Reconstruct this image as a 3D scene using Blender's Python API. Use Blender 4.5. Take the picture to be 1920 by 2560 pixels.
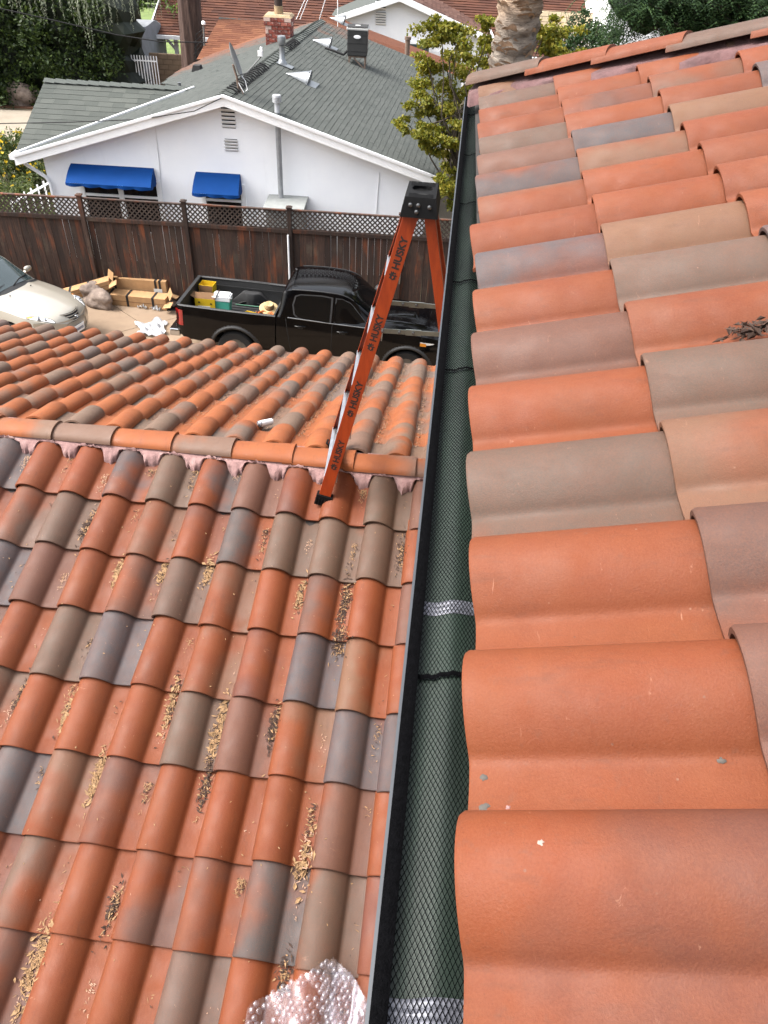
import bpy, bmesh, math, random
import numpy as np
from mathutils import Matrix, Vector
R = math.radians
rnd = random.Random(7)
for _o in list(bpy.data.objects): bpy.data.objects.remove(_o)
sc = bpy.context.scene
COL = sc.collection

# ------------------------------------------------------------------ camera
CZ = 8.2                                   # lens height above the driveway
FPX, PCX, PCY = 1880.0, 960.0, 1280.0      # solved from the photograph's vanishing points
_nad = np.array([-130., 2178., FPX]); _nad /= np.linalg.norm(_nad)
_up = -_nad
_ev = np.array([1224-PCX, -327-PCY, FPX]); _ev -= _up*_ev.dot(_up); _ev /= np.linalg.norm(_ev)
CAMM = np.array([np.cross(_ev, _up), _ev, _up])      # rows: world X, Y, Z in camera axes
cam = bpy.data.cameras.new('camera'); camo = bpy.data.objects.new('camera', cam); COL.objects.link(camo)
cam.sensor_fit = 'VERTICAL'; cam.sensor_height = 36.0; cam.lens = 36.0*FPX/2560.0
cam.clip_start = 0.05; cam.clip_end = 600
_r, _u, _b = CAMM[:, 0], -CAMM[:, 1], -CAMM[:, 2]
camo.matrix_world = Matrix(((_r[0], _u[0], _b[0], 0), (_r[1], _u[1], _b[1], 0), (_r[2], _u[2], _b[2], CZ), (0, 0, 0, 1)))
sc.camera = camo
sc.render.resolution_x, sc.render.resolution_y = 768, 1024

# ------------------------------------------------------------------ light: bright overcast
SUN_EL, SUN_AZ = 56.0, -96.0               # azimuth from +Y towards +X
w = bpy.data.worlds.new('World'); sc.world = w; w.use_nodes = True
nt = w.node_tree; bgn = nt.nodes['Background']
sky = nt.nodes.new('ShaderNodeTexSky'); sky.sky_type = 'NISHITA'; sky.sun_disc = False
sky.sun_elevation = R(SUN_EL); sky.sun_rotation = R(SUN_AZ); sky.air_density = 1.3; sky.dust_density = 8.0; sky.ozone_density = 1.0
hs = nt.nodes.new('ShaderNodeHueSaturation'); hs.inputs['Saturation'].default_value = 0.40
nt.links.new(sky.outputs[0], hs.inputs['Color']); nt.links.new(hs.outputs[0], bgn.inputs[0])
bgn.inputs[1].default_value = 0.15
sl = bpy.data.lights.new('sun', 'SUN'); sl.energy = 1.1; sl.angle = R(18); sl.color = (1.0, 0.98, 0.95)
so = bpy.data.objects.new('sun', sl); COL.objects.link(so)
_d = Vector((math.sin(R(SUN_AZ))*math.cos(R(SUN_EL)), math.cos(R(SUN_AZ))*math.cos(R(SUN_EL)), math.sin(R(SUN_EL))))
so.rotation_euler = _d.to_track_quat('Z', 'Y').to_euler(); so.location = (0, 0, 40)
sc.view_settings.view_transform = 'Standard'; sc.view_settings.look = 'None'
sc.view_settings.exposure = 1.80; sc.view_settings.gamma = 1.0; sc.view_settings.use_curve_mapping = False
sc.render.engine = 'CYCLES'; sc.cycles.use_denoising = True
sc.cycles.max_bounces = 8; sc.cycles.transparent_max_bounces = 16
sc.cycles.caustics_reflective = False; sc.cycles.caustics_refractive = False

# ------------------------------------------------------------------ pixel helpers (px on a 1659-wide view of the photo)
def ray(x, y):
    d = CAMM @ np.array([x/.8641-PCX, y/.8641-PCY, FPX]); return d/np.linalg.norm(d)
A_UV = R(3.9)                               # the street grid next door is turned by this much
UU = np.array([math.cos(A_UV), math.sin(A_UV), 0.]); VV = np.array([-math.sin(A_UV), math.cos(A_UV), 0.])
def P(u, v, z): return UU*u + VV*v + np.array([0, 0, z])           # neighbour frame -> world
def at_v(x, y, v): d = ray(x, y); p = d*(v/(d@VV)); p[2] += CZ; return p
def at_z(x, y, z): d = ray(x, y); p = d*((z-CZ)/d[2]); p[2] += CZ; return p
def at_y(x, y, Y): d = ray(x, y); p = d*(Y/d[1]); p[2] += CZ; return p
def uvz(p): return (p@UU, p@VV, p[2])
def proj(p):
    c = CAMM.T @ (np.array(p, float)-np.array([0, 0, CZ])); return ((PCX+FPX*c[0]/c[2])*.8641, (PCY+FPX*c[1]/c[2])*.8641) if c[2] > 0.01 else (-9e9, -9e9)

# ------------------------------------------------------------------ materials
def hexc(r, g, b):
    f = lambda c: ((c/255)/12.92 if c/255 <= .04045 else ((c/255+.055)/1.055)**2.4)
    return (f(r), f(g), f(b), 1)
class Mat:
    def __init__(s, name):
        s.m = bpy.data.materials.new(name); s.m.use_nodes = True; s.t = s.m.node_tree
        s.b = s.t.nodes['Principled BSDF']; s.out = s.t.nodes['Material Output']
    def n(s, typ, **kw):
        x = s.t.nodes.new('ShaderNode'+typ)
        for k, v in kw.items():
            if k in x.inputs.keys() if isinstance(k, str) else False: x.inputs[k].default_value = v
            else: setattr(x, k, v)
        return x
    def l(s, a, b): s.t.links.new(a, b); return s
    def coord(s, kind='Object'): return s.n('TexCoord').outputs[kind]
    def noise(s, vec, scale, detail=4, rough=.55, dist=0):
        x = s.n('TexNoise'); x.inputs['Scale'].default_value = scale; x.inputs['Detail'].default_value = detail
        x.inputs['Roughness'].default_value = rough; x.inputs['Distortion'].default_value = dist
        if vec is not None: s.l(vec, x.inputs['Vector'])
        return x.outputs['Fac']
    def ramp(s, fac, stops, interp='LINEAR'):
        x = s.n('ValToRGB'); e = x.color_ramp.elements; x.color_ramp.interpolation = interp
        while len(e) > 1: e.remove(e[-1])
        e[0].position, e[0].color = stops[0]
        for p, c in stops[1:]: q = e.new(p); q.color = c
        s.l(fac, x.inputs[0]); return x.outputs[0]
    def mix(s, fac, a, b, blend='MIX'):
        x = s.n('Mix'); x.data_type = 'RGBA'; x.blend_type = blend
        for v, i in ((fac, 0), (a, 6), (b, 7)):
            if hasattr(v, 'links') or hasattr(v, 'is_linked'): s.l(v, x.inputs[i])
            else: x.inputs[i].default_value = v
        return x.outputs[2]
    def math(s, op, a, b=0.0, clamp=False):
        x = s.n('Math'); x.operation = op; x.use_clamp = clamp
        for v, i in ((a, 0), (b, 1)):
            if hasattr(v, 'is_linked'): s.l(v, x.inputs[i])
            else: x.inputs[i].default_value = v
        return x.outputs[0]
    def mapr(s, v, a, b, c=0., d=1.):
        x = s.n('MapRange'); s.l(v, x.inputs[0])
        for i, q in enumerate((a, b, c, d)): x.inputs[1+i].default_value = q
        return x.outputs[0]
    def scalev(s, vec, sx, sy, sz):
        x = s.n('Mapping'); x.inputs['Scale'].default_value = (sx, sy, sz); s.l(vec, x.inputs['Vector']); return x.outputs[0]
    def offs(s, vec, val, k=37.0):
        c = s.n('CombineXYZ'); m1 = s.math('MULTIPLY', val, k)
        for i in range(3): s.l(m1, c.inputs[i])
        a = s.n('VectorMath'); a.operation = 'ADD'; s.l(vec, a.inputs[0]); s.l(c.outputs[0], a.inputs[1]); return a.outputs[0]
    def bump(s, h, strength=.3, dist=.01):
        x = s.n('Bump'); x.inputs['Strength'].default_value = strength; x.inputs['Distance'].default_value = dist
        s.l(h, x.inputs['Height']); s.l(x.outputs[0], s.b.inputs['Normal']); return s
    def set(s, **kw):
        for k, v in kw.items():
            k = {'col': 'Base Color', 'rough': 'Roughness', 'metal': 'Metallic', 'trans': 'Transmission Weight', 'alpha': 'Alpha', 'coat': 'Coat Weight',
                 'spec': 'Specular IOR Level', 'ior': 'IOR', 'sss': 'Subsurface Weight', 'coatr': 'Coat Roughness'}.get(k, k)
            if hasattr(v, 'is_linked'): s.l(v, s.b.inputs[k])
            else: s.b.inputs[k].default_value = v
        return s
MATS = {}
def plain(name, col, rough=.6, metal=0., var=.12, scale=6., bump=0., bscale=80., **kw):
    """a plain painted or raw surface with uneven tone"""
    m = Mat(name); co = m.coord('Object')
    if len(col) == 3: col = (*col, 1)
    lo = tuple(c*(1-var) for c in col[:3])+(1,); hi = tuple(min(1, c*(1+var)) for c in col[:3])+(1,)
    c = m.ramp(m.noise(co, scale, 6), [(.3, lo), (.7, hi)])
    m.set(col=c, rough=rough, metal=metal, **kw)
    if bump: m.bump(m.noise(co, bscale, 3), bump, .01)
    MATS[name] = m.m; return m.m

# ------------------------------------------------------------------ geometry helpers
class G:
    """collects vertices and faces, builds one mesh object"""
    def __init__(s): s.v = []; s.f = []
    def add(s, vs, fs):
        o = len(s.v); s.v += [tuple(float(c) for c in p) for p in vs]; s.f += [tuple(i+o for i in q) for q in fs]; return s
    def box(s, c, d, rot=None, taper=1.0):
        hx, hy, hz = d[0]/2, d[1]/2, d[2]/2
        vs = [(x*(taper if z > 0 else 1), y*(taper if z > 0 else 1), z) for z in (-hz, hz) for x, y in ((-hx, -hy), (hx, -hy), (hx, hy), (-hx, hy))]
        c = Vector(c)
        vs = [c+(rot @ Vector(p) if rot is not None else Vector(p)) for p in vs]
        return s.add(vs, [(3, 2, 1, 0), (4, 5, 6, 7), (0, 1, 5, 4), (1, 2, 6, 5), (2, 3, 7, 6), (3, 0, 4, 7)])
    def bar(s, a, b, wd, ht, up=(0, 0, 1)):
        """a rectangular bar from a to b"""
        a, b = Vector(a), Vector(b); d = (b-a); L = d.length; d.normalize()
        x = d.cross(Vector(up))
        if x.length < 1e-4: x = d.cross(Vector((1, 0, 0)))
        x.normalize(); y = x.cross(d)
        m = Matrix((d, x, y)).transposed()
        return s.box((a+b)/2, (L, wd, ht), m)
    def tube(s, pts, r, n=8, cap=True):
        pts = [Vector(p) for p in pts]; rs = r if isinstance(r, (list, tuple)) else [r]*len(pts)
        o = len(s.v); prev = None
        for i, p in enumerate(pts):
            d = (pts[min(i+1, len(pts)-1)]-pts[max(i-1, 0)]).normalized()
            ref = prev if prev is not None else (Vector((0, 0, 1)) if abs(d.z) < .9 else Vector((1, 0, 0)))
            x = ref-d*ref.dot(d)
            if x.length < 1e-5: x = Vector((1, .3, .2)).cross(d)
            x.normalize(); prev = x; y = d.cross(x)
            for k in range(n):
                a = 2*math.pi*k/n; s.v.append(tuple(p+x*math.cos(a)*rs[i]+y*math.sin(a)*rs[i]))
        for i in range(len(pts)-1):
            for k in range(n):
                s.f.append((o+i*n+k, o+i*n+(k+1) % n, o+(i+1)*n+(k+1) % n, o+(i+1)*n+k))
        if cap:
            s.f.append(tuple(o+k for k in range(n))[::-1]); s.f.append(tuple(o+(len(pts)-1)*n+k for k in range(n)))
        return s
    def lathe(s, prof, n=24, c=(0, 0, 0), rot=None, cap=True):
        o = len(s.v); c = Vector(c)
        for r_, z in prof:
            for k in range(n):
                a = 2*math.pi*k/n; p = Vector((r_*math.cos(a), r_*math.sin(a), z))
                s.v.append(tuple(c+(rot @ p if rot is not None else p)))
        for i in range(len(prof)-1):
            for k in range(n): s.f.append((o+i*n+k, o+i*n+(k+1) % n, o+(i+1)*n+(k+1) % n, o+(i+1)*n+k))
        if cap:
            s.f.append(tuple(o+k for k in range(n))[::-1]); s.f.append(tuple(o+(len(prof)-1)*n+k for k in range(n)))
        return s
    def prism(s, poly, a, b):
        """poly: list of 3D points; extruded by vector from a=0 to offset b"""
        n = len(poly); o0 = Vector(a); o1 = Vector(b)
        vs = [Vector(p)+o0 for p in poly]+[Vector(p)+o1 for p in poly]
        return s.add(vs, [tuple(range(n))[::-1], tuple(range(n, 2*n))]+[(i, (i+1) % n, n+(i+1) % n, n+i) for i in range(n)])
    def grid(s, fn, nu, nv, flip=False):
        o = len(s.v)
        for i in range(nu+1):
            for j in range(nv+1): s.v.append(tuple(float(c) for c in fn(i/nu, j/nv)))
        for i in range(nu):
            for j in range(nv):
                q = (o+i*(nv+1)+j, o+(i+1)*(nv+1)+j, o+(i+1)*(nv+1)+j+1, o+i*(nv+1)+j+1)
                s.f.append(q[::-1] if flip else q)
        return s
    def mesh(s, name, mat=None, smooth=None, bevel=0, weld=0):
        me = bpy.data.meshes.new(name); me.from_pydata(s.v, [], s.f)
        if bevel or weld:
            bm = bmesh.new(); bm.from_mesh(me)
            if weld: bmesh.ops.remove_doubles(bm, verts=bm.verts, dist=weld)
            if bevel: bmesh.ops.bevel(bm, geom=[e for e in bm.edges if len(e.link_faces) == 2 and e.calc_face_angle(0) > .5], offset=bevel, segments=2, profile=.6, affect='EDGES', clamp_overlap=True)
            bm.to_mesh(me); bm.free()
        me.validate(); me.update()
        if smooth is not None:
            me.polygons.foreach_set('use_smooth', [True]*len(me.polygons)); me.set_sharp_from_angle(angle=R(smooth))
        if mat is not None: me.materials.append(MATS[mat] if isinstance(mat, str) else mat)
        return me
    def build(s, name, mat, parent=None, smooth=None, bevel=0, loc=None, weld=0):
        return link(name, s.mesh(name, mat, smooth, bevel, weld), parent, loc)
def link(name, data, parent=None, loc=None):
    o = bpy.data.objects.new(name, data); COL.objects.link(o)
    if parent is not None: o.parent = parent
    if loc is not None: o.location = loc
    return o
def tag(o, label=None, cat=None, group=None, kind=None):
    if label: o['label'] = label
    if cat: o['category'] = cat
    if group: o['group'] = group
    if kind: o['kind'] = kind
    return o
def thing(name, label, cat, loc=(0, 0, 0), rz=0., group=None):
    o = link(name, None); o.location = loc; o.rotation_euler = (0, 0, rz); o.empty_display_size = .2
    return tag(o, label, cat, group)
def copy_tree(o, parent=None):
    c = o.copy(); COL.objects.link(c); c.parent = parent
    for ch in list(o.children): copy_tree(ch, c)
    return c
def solid(g_pts, nu, nv, th, name, mat, parent=None, smooth=40):
    """thickened sheet from a grid function returning (point, normal)"""
    g = G(); top = [[g_pts(i/nu, j/nv) for j in range(nv+1)] for i in range(nu+1)]
    g.grid(lambda a, b: top[round(a*nu)][round(b*nv)][0], nu, nv)
    g.grid(lambda a, b: np.array(top[round(a*nu)][round(b*nv)][0])-np.array(top[round(a*nu)][round(b*nv)][1])*th, nu, nv, True)
    N = (nu+1)*(nv+1); idx = lambda i, j: i*(nv+1)+j
    rim = [(i, 0) for i in range(nu)]+[(nu, j) for j in range(nv)]+[(i, nv) for i in range(nu, 0, -1)]+[(0, j) for j in range(nv, 0, -1)]
    for k in range(len(rim)):
        a, b = idx(*rim[k]), idx(*rim[(k+1) % len(rim)]); g.f.append((b, a, a+N, b+N))
    return g.build(name, mat, parent, smooth)
# ------------------------------------------------------------------ terracotta and roof materials
def terracotta():
    m = Mat('terracotta'); co = m.coord('Object'); oi = m.n('ObjectInfo'); rv = oi.outputs['Random']
    vec = m.offs(co, rv, 53.0); sep = m.n('SeparateXYZ'); m.l(co, sep.inputs[0])
    base = m.ramp(rv, [(0, hexc(138, 66, 40)), (.35, hexc(156, 76, 45)), (.7, hexc(162, 82, 48)), (1, hexc(146, 70, 44))])
    base = m.mix(m.mapr(m.noise(vec, 9, 5, .6), .35, .75, 0, .55), base, hexc(168, 96, 64))
    base = m.mix(m.mapr(m.noise(vec, 5, 4), .45, .8, 0, .45), base, hexc(116, 60, 42))
    base = m.mix(m.mapr(m.noise(m.offs(vec, rv, 3.0), 3.2, 6, .65), .3, .7, .08, .42), base, hexc(160, 102, 72))
    u = m.mapr(sep.outputs[0], 0, .27, -.5, .5)
    fr = m.math('FRACT', m.math('MULTIPLY', rv, 7.31)); sgn = m.mapr(fr, 0, 1, -1.6, 1.6)
    v = m.mapr(sep.outputs[1], 0, .4, -.5, .5); fr2 = m.math('FRACT', m.math('MULTIPLY', rv, 13.7)); sv = m.mapr(fr2, 0, 1, -.8, .8)
    k = m.math('ADD', m.math('MULTIPLY', u, sgn), m.math('MULTIPLY', v, sv))
    k = m.math('ADD', k, m.mapr(m.noise(vec, 4.2, 3, .5), .2, .8, -.75, .75))
    a = m.mapr(oi.outputs['Alpha'], 0, 1, -1.35, 1.35)
    mask = m.mapr(m.math('ADD', k, a), -.35, .45)
    blush = m.mix(m.mapr(m.noise(vec, 14, 5), .3, .75, 0, .35), oi.outputs['Color'], hexc(150, 104, 84))
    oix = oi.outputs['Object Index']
    base = m.mix(m.math('MULTIPLY', oix, m.mapr(m.noise(vec, 6, 5), .2, .8, .3, .8)), base, hexc(226, 142, 96))  # indexed far-slope and ridge tiles: dust plus grazing-view brightness put into the colour
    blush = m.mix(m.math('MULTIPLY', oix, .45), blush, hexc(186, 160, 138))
    base = m.mix(1.0, base, (.70, .605, .41, 1), 'MULTIPLY'); blush = m.mix(1.0, blush, (.64, .635, .64, 1), 'MULTIPLY')
    c = m.mix(mask, base, blush)
    # fine speckle, pits, pale scuffs
    c = m.mix(m.mapr(m.noise(vec, 260, 2, .6), .35, .7, 0, .2), c, hexc(160, 98, 68))
    c = m.mix(m.mapr(m.noise(vec, 420, 2), .62, .7, 0, .3), c, hexc(90, 50, 40))
    st = m.noise(m.scalev(vec, 5, 1.2, 1), 6, 6, .7)
    c = m.mix(m.mapr(st, .56, .78, 0, .38), c, hexc(84, 58, 48))
    c = m.mix(m.mapr(m.noise(m.offs(vec, rv, 5.0), 45, 5, .7), .58, .75, 0, .4), c, hexc(112, 74, 58))
    scf = m.noise(m.scalev(vec, 1, 3.2, 1), 16, 6, .7, 1.2)
    c = m.mix(m.mapr(scf, .66, .74, 0, .55), c, hexc(196, 146, 120))
    vo = m.n('TexVoronoi'); vo.inputs['Scale'].default_value = 21; m.l(vec, vo.inputs['Vector'])
    c = m.mix(m.mapr(vo.outputs['Distance'], .028, .05, .65, 0), c, m.mix(m.mapr(m.noise(vec, 30), .4, .6), hexc(80, 50, 40), hexc(170, 130, 108)))
    m.set(col=c, rough=m.mapr(m.noise(vec, 12, 4), .3, .7, .52, .74), spec=.25)
    h = m.math('ADD', m.noise(vec, 320, 4, .7), m.math('MULTIPLY', m.noise(vec, 70, 4), .5))
    m.bump(h, .3, .004); MATS['terracotta'] = m.m
terracotta()
plain('tile_underside', hexc(84, 52, 42), .9, var=.3, scale=30)
def mortar():
    m = Mat('mortar'); co = m.coord()
    c = m.ramp(m.noise(co, 9, 6, .65), [(.25, hexc(104, 76, 74)), (.5, hexc(146, 113, 110)), (.75, hexc(168, 138, 134))])
    m.set(col=c, rough=.9); m.bump(m.noise(co, 38, 6, .7, .6), .8, .012); MATS['mortar'] = m.m
mortar()
plain('underlayment', hexc(46, 40, 38), .95, var=.3)
plain('gutter_paint', hexc(60, 65, 72), .5, metal=.1, var=.1)
plain('guard_band', hexc(11, 11, 13), .95, var=.35, scale=120, bump=.5, bscale=400, spec=.02)
plain('guard_wire', hexc(7, 8, 10), .95, var=.2, spec=.02)
plain('aluminium', hexc(176, 178, 182), .35, metal=.85, var=.15, scale=18)
plain('hanger_metal', hexc(120, 122, 132), .5, metal=.3, var=.25, scale=60)
plain('house_stucco', hexc(196, 170, 140), .9, var=.08, bump=.3, bscale=160)
def screen():
    m = Mat('guard_screen'); co = m.coord()
    c = m.ramp(m.noise(m.scalev(co, 3, .6, 1), 5, 4), [(.3, hexc(26, 42, 33)), (.7, hexc(46, 66, 54))])
    ck = m.n('TexChecker'); ck.inputs['Scale'].default_value = 640; m.l(co, ck.inputs['Vector'])
    c = m.mix(m.mapr(ck.outputs['Fac'], 0, 1, 0, .35), c, hexc(20, 28, 24))
    m.set(col=c, rough=.55); MATS['guard_screen'] = m.m
screen()

# ------------------------------------------------------------------ tile shape
TW = .272
_prof = [(0, .016), (.004, .032), (.013, .049), (.028, .063), (.05, .073), (.076, .077), (.102, .074), (.126, .065), (.146, .052), (.162, .038), (.174, .025), (.182, .0145), (.189, .0088), (.205, .0062), (.235, .006), (.262, .009), (.290, .016)]
PU = np.array([p[0] for p in _prof]); PW = np.array([p[1] for p in _prof])
def tile_w(u): return float(np.interp(u, PU, PW))
LIFT = .029
def tile_mesh(e, L, name):
    """S-shaped clay tile: x across, y up the slope, z off the roof"""
    TH = .013; g = G()
    us = []
    for a, b in zip(_prof[:-1], _prof[1:]): us += [a, ((a[0]+b[0])/2, None)]
    us.append(_prof[-1]); xs = [p[0] for p in us]
    # smooth the profile with a cubic through the knots
    t = np.arange(len(PU)); d = np.gradient(PW, PU)
    def wv(x):
        i = min(max(int(np.searchsorted(PU, x)-1), 0), len(PU)-2); h = PU[i+1]-PU[i]; q = (x-PU[i])/h
        return (2*q**3-3*q**2+1)*PW[i]+(q**3-2*q**2+q)*h*d[i]+(-2*q**3+3*q**2)*PW[i+1]+(q**3-q**2)*h*d[i+1]
    top = [(x, wv(x)) for x in xs]; n = len(top)
    nrm = []
    for i in range(n):
        a, b = top[max(i-1, 0)], top[min(i+1, n-1)]; dx, dz = b[0]-a[0], b[1]-a[1]; l = math.hypot(dx, dz); nrm.append((-dz/l, dx/l))
    vs_ = [0, .006, L*.5, L]
    def pt(i, v, under):
        x, z = top[i]; lift = LIFT*(1-v/e)
        rr = .004 if (v == 0 and not under) else 0
        if under or rr: k = TH if under else rr; x -= nrm[i][0]*k; z -= nrm[i][1]*k
        return (x, v, z+lift)
    m = len(vs_)
    g.grid(lambda a, b: pt(round(a*(n-1)), vs_[round(b*(m-1))], False), n-1, m-1)
    g.grid(lambda a, b: pt(round(a*(n-1)), vs_[round(b*(m-1))], True), n-1, m-1, True)
    N = n*m
    for i in range(n-1): g.f.append((i*m, N+i*m, N+(i+1)*m, (i+1)*m)[::-1]); g.f.append(((i+1)*m+m-1, N+(i+1)*m+m-1, N+i*m+m-1, i*m+m-1)[::-1])
    for j in range(m-1): g.f.append((j, j+1, N+j+1, N+j)[::-1]); q = (n-1)*m; g.f.append((q+j+1, q+j, N+q+j, N+q+j+1)[::-1])
    return g.mesh(name, 'terracotta', 38)
# colour and strength of each tile's grey or tan flashing
PAL = {'O': ((.3, .12, .07), 0.0), 'o': (hexc(150, 108, 86)[:3], .36), 'R': (hexc(132, 78, 64)[:3], .45), 'G': (hexc(122, 105, 92)[:3], .9), 'g': (hexc(130, 108, 92)[:3], .56),
       'B': (hexc(98, 101, 106)[:3], .92), 'b': (hexc(98, 100, 104)[:3], .6), 'T': (hexc(150, 112, 86)[:3], .80), 't': (hexc(144, 106, 82)[:3], .55), 'P': (hexc(128, 90, 76)[:3], .86), 'p': (hexc(118, 88, 79)[:3], .55)}
def paint(o, code):
    c, a = PAL[code]; j = 1+rnd.uniform(-.1, .1)
    o.color = (c[0]*j, c[1]*j*rnd.uniform(.97, 1.03), c[2]*j*rnd.uniform(.95, 1.05), min(1, max(0, a+rnd.uniform(-.06, .06))))
def rcode(): return rnd.choices('OoRGgBbTtPp', (30, 16, 12, 10, 9, 5, 3, 5, 7, 6, 5))[0]
def frame(o, U, V, W): return Matrix(((U[0], V[0], W[0], o[0]), (U[1], V[1], W[1], o[1]), (U[2], V[2], W[2], o[2]), (0, 0, 0, 1)))
def in_view(p, mx, my): x, y = proj(p); return -mx < x < 1659+mx and -my < y < 2212+my

house = thing('house', 'two-storey house with orange and grey S-tile roofs and a gutter along the upper eave', 'house', (1.5, 2.5, 0))
def child(o, par): o.parent = par; o.matrix_parent_inverse = par.matrix_world.inverted() if False else Matrix.Translation(-Vector(house.location)); return o
bpy.context.view_layer.update()

# ---- upper roof (right): eave along Y, slope 18.6 deg towards +X
PR = R(18.6); ER = .39; HE = 1.01; YAWR = -.0045
UY0 = .5244*HE-.004
uU = np.array([math.sin(YAWR)*0+.0045, -1, 0]); uV = np.array([math.cos(PR), .0, math.sin(PR)]); uW = np.cross(uU, uV); uW /= np.linalg.norm(uW); uU /= np.linalg.norm(uU)
U0 = np.array([.113, UY0, CZ-HE])-uW*.02
upper = G()
def up_pt(a, b, off=0.): return U0+uU*a+uV*b+uW*off      # a: along eave towards the camera, b: up the slope
HIPA = None
def onR(x, y, lift):
    d = ray(x, y); o = U0+uW*(.02+lift); t = ((o-np.array([0, 0, CZ]))@uW)/(d@uW); return d*t+np.array([0, 0, CZ])
hA, hB = onR(1046, 187, .05), onR(1700, 82, .05)
hdir = (hB-hA); hdir /= np.linalg.norm(hdir)
hflat = np.array([hdir[0], hdir[1], 0]); hflat /= np.linalg.norm(hflat)
hnor = np.array([hflat[1], -hflat[0], 0])          # points to the camera side
deck = G(); a1 = U0-uU*5.2; 
corner = hA-hdir*.05-np.array([0, 0, .09])
topB = hA+hdir*5.0-np.array([0, 0, .09])
q0 = up_pt(1.2, .03, -.012); q1 = up_pt(1.2, 5.2, -.012)
deck.add([q0, corner, topB, q1], [(0, 3, 2, 1)])
far_eave = topB+np.array([.8, 6.0, -2.0])
deck.add([corner, corner+np.array([5.5, .3, 0]), topB], [(0, 2, 1)])
upper_roof = child(deck.build('upper_roof', 'underlayment'), house)
tmR = tile_mesh(ER, ER+.075, 'tile')
code_R = {0: 'R O O G O P O b O o b P G O O G T P O G P', 1: 'p P p t G o G T O O t B O p O O T O O O O', 2: 'O T G O O G B O O O O T O g O b b O O O O', 3: 'O G T O O p O O G O O O B O G'}
def hip_cut(me, mw, plane_co, plane_no, name):
    bm = bmesh.new(); bm.from_mesh(me); inv = mw.inverted()
    co = inv @ Vector(plane_co); no = (inv.to_3x3() @ Vector(plane_no)).normalized()
    bmesh.ops.bisect_plane(bm, geom=bm.verts[:]+bm.edges[:]+bm.faces[:], plane_co=co, plane_no=no, clear_outer=True)
    m2 = bpy.data.meshes.new(name); bm.to_mesh(m2); bm.free()
    m2.materials.append(MATS['terracotta'])
    return m2
n_tiles = 0
for c in range(5):
    for k in range(-2, 21):
        ctr = up_pt(-k*TW+TW/2, c*ER+.2)
        cn = [up_pt(-k*TW+a, c*ER+b) for a in (0, TW) for b in (0, ER)]
        if not any(in_view(p, 30, 60) for p in cn): continue
        side = [(p-hA)@hnor for p in cn]
        if max(side) < .02: continue
        o3 = up_pt(-k*TW+rnd.uniform(-.003, .003), c*ER+rnd.uniform(-.006, .006)+(.018 if (c == 0 and k in (8,)) else 0)*-1)
        mw = frame(o3, uU, uV, uW) @ Matrix.Rotation(rnd.uniform(-.006, .006), 4, 'Z') @ Matrix.Rotation(rnd.uniform(-.005, .005), 4, 'X')
        me = tmR
        if min(side) < .1: me = hip_cut(tmR, mw, hA+hnor*.03, -hnor, 'tile_cut')
        t = link('roof_tile', me, upper_roof); t.matrix_world = mw; n_tiles += 1
        row = code_R.get(c, '').split(); paint(t, row[k] if 0 <= k < len(row) else rcode())
# hip tiles: overlapping barrels running up the hip, bedded in mortar
def barrel_mesh(L, wd, ht, taper, name):
    g = G(); n = 14; th = .014
    for off, fl in ((0, False), (th, True)):
        def fn(a, b):
            ang = math.pi*(.04+.92*b); k = 1-taper*a; ww = (wd/2-off)*k; hh = (ht-off)*k
            return (a*L, -math.cos(ang)*ww, math.sin(ang)**.8*hh)
        g.grid(fn, 4, n, not fl)
    N = 5*(n+1)
    for i in (0, 4):
        for j in range(n):
            a, b = i*(n+1)+j, i*(n+1)+j+1; q = (a, b, b+N, a+N); g.f.append(q if i else q[::-1])
    for j in (0, n):
        for i in range(4): a, b = i*(n+1)+j, (i+1)*(n+1)+j; q = (a, a+N, b+N, b); g.f.append(q if j == 0 else q[::-1])
    return g.mesh(name, 'terracotta', 45)
hipm = barrel_mesh(.46, .205, .070, .13, 'hip_tile')
hz = np.cross(hdir, np.cross(np.array([0, 0, 1.]), hdir)); hz /= np.linalg.norm(hz); hy = np.cross(hz, hdir)
for k, cd in enumerate('GOOGOPOoG'):
    o3 = hA+hdir*(k*.385-.06)+hz*(.012+.0)
    tilt = Matrix.Rotation(-.055, 4, 'Y')
    t = link('hip_tile', hipm, upper_roof); t.matrix_world = frame(o3, hdir, hy, hz) @ tilt; paint(t, cd)
g = G(); nM = 90
def hipm_fn(a, b):
    s = -.05+a*3.6; base = hA+hdir*s
    if b < .5: q = base+hnor*(.095*b*2-.01)+np.array([0, 0, .06-.075*b*2])
    else:
        wob = .05*math.sin(s*17)+.035*math.sin(s*41+1)+.1
        q = base+hnor*(.085+wob*(b-.5)*2)
    if b >= .99:
        r_ = q-U0; q = q-uW*(r_@uW)+uW*.03
    elif b > .5: r_ = q-U0; hgt = r_@uW; q = q+uW*((.05+.02*math.sin(s*29)-hgt)*(b-.5)*1.4)
    return q
g.grid(hipm_fn, nM, 6); child(g.build('mortar', 'mortar', None, 60), upper_roof) if False else None
plain('hip_mortar_shaded', hexc(104, 74, 74), .95, var=.35, scale=14, bump=.8, bscale=40)  # darker copy of the mortar: shade along the hip put into its colour
mo = g.build('mortar', 'hip_mortar_shaded', None, 60); mo.parent = upper_roof
for ch in upper_roof.children:                     # keep world places under the offset house root
    mw = ch.matrix_world.copy() if ch.name.startswith(('roof', 'hip')) else Matrix.Identity(4)
    ch.parent = upper_roof; ch.matrix_parent_inverse = Matrix.Identity(4); ch.matrix_basis = mw if ch.name.startswith(('roof', 'hip')) else Matrix.Identity(4)

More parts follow.
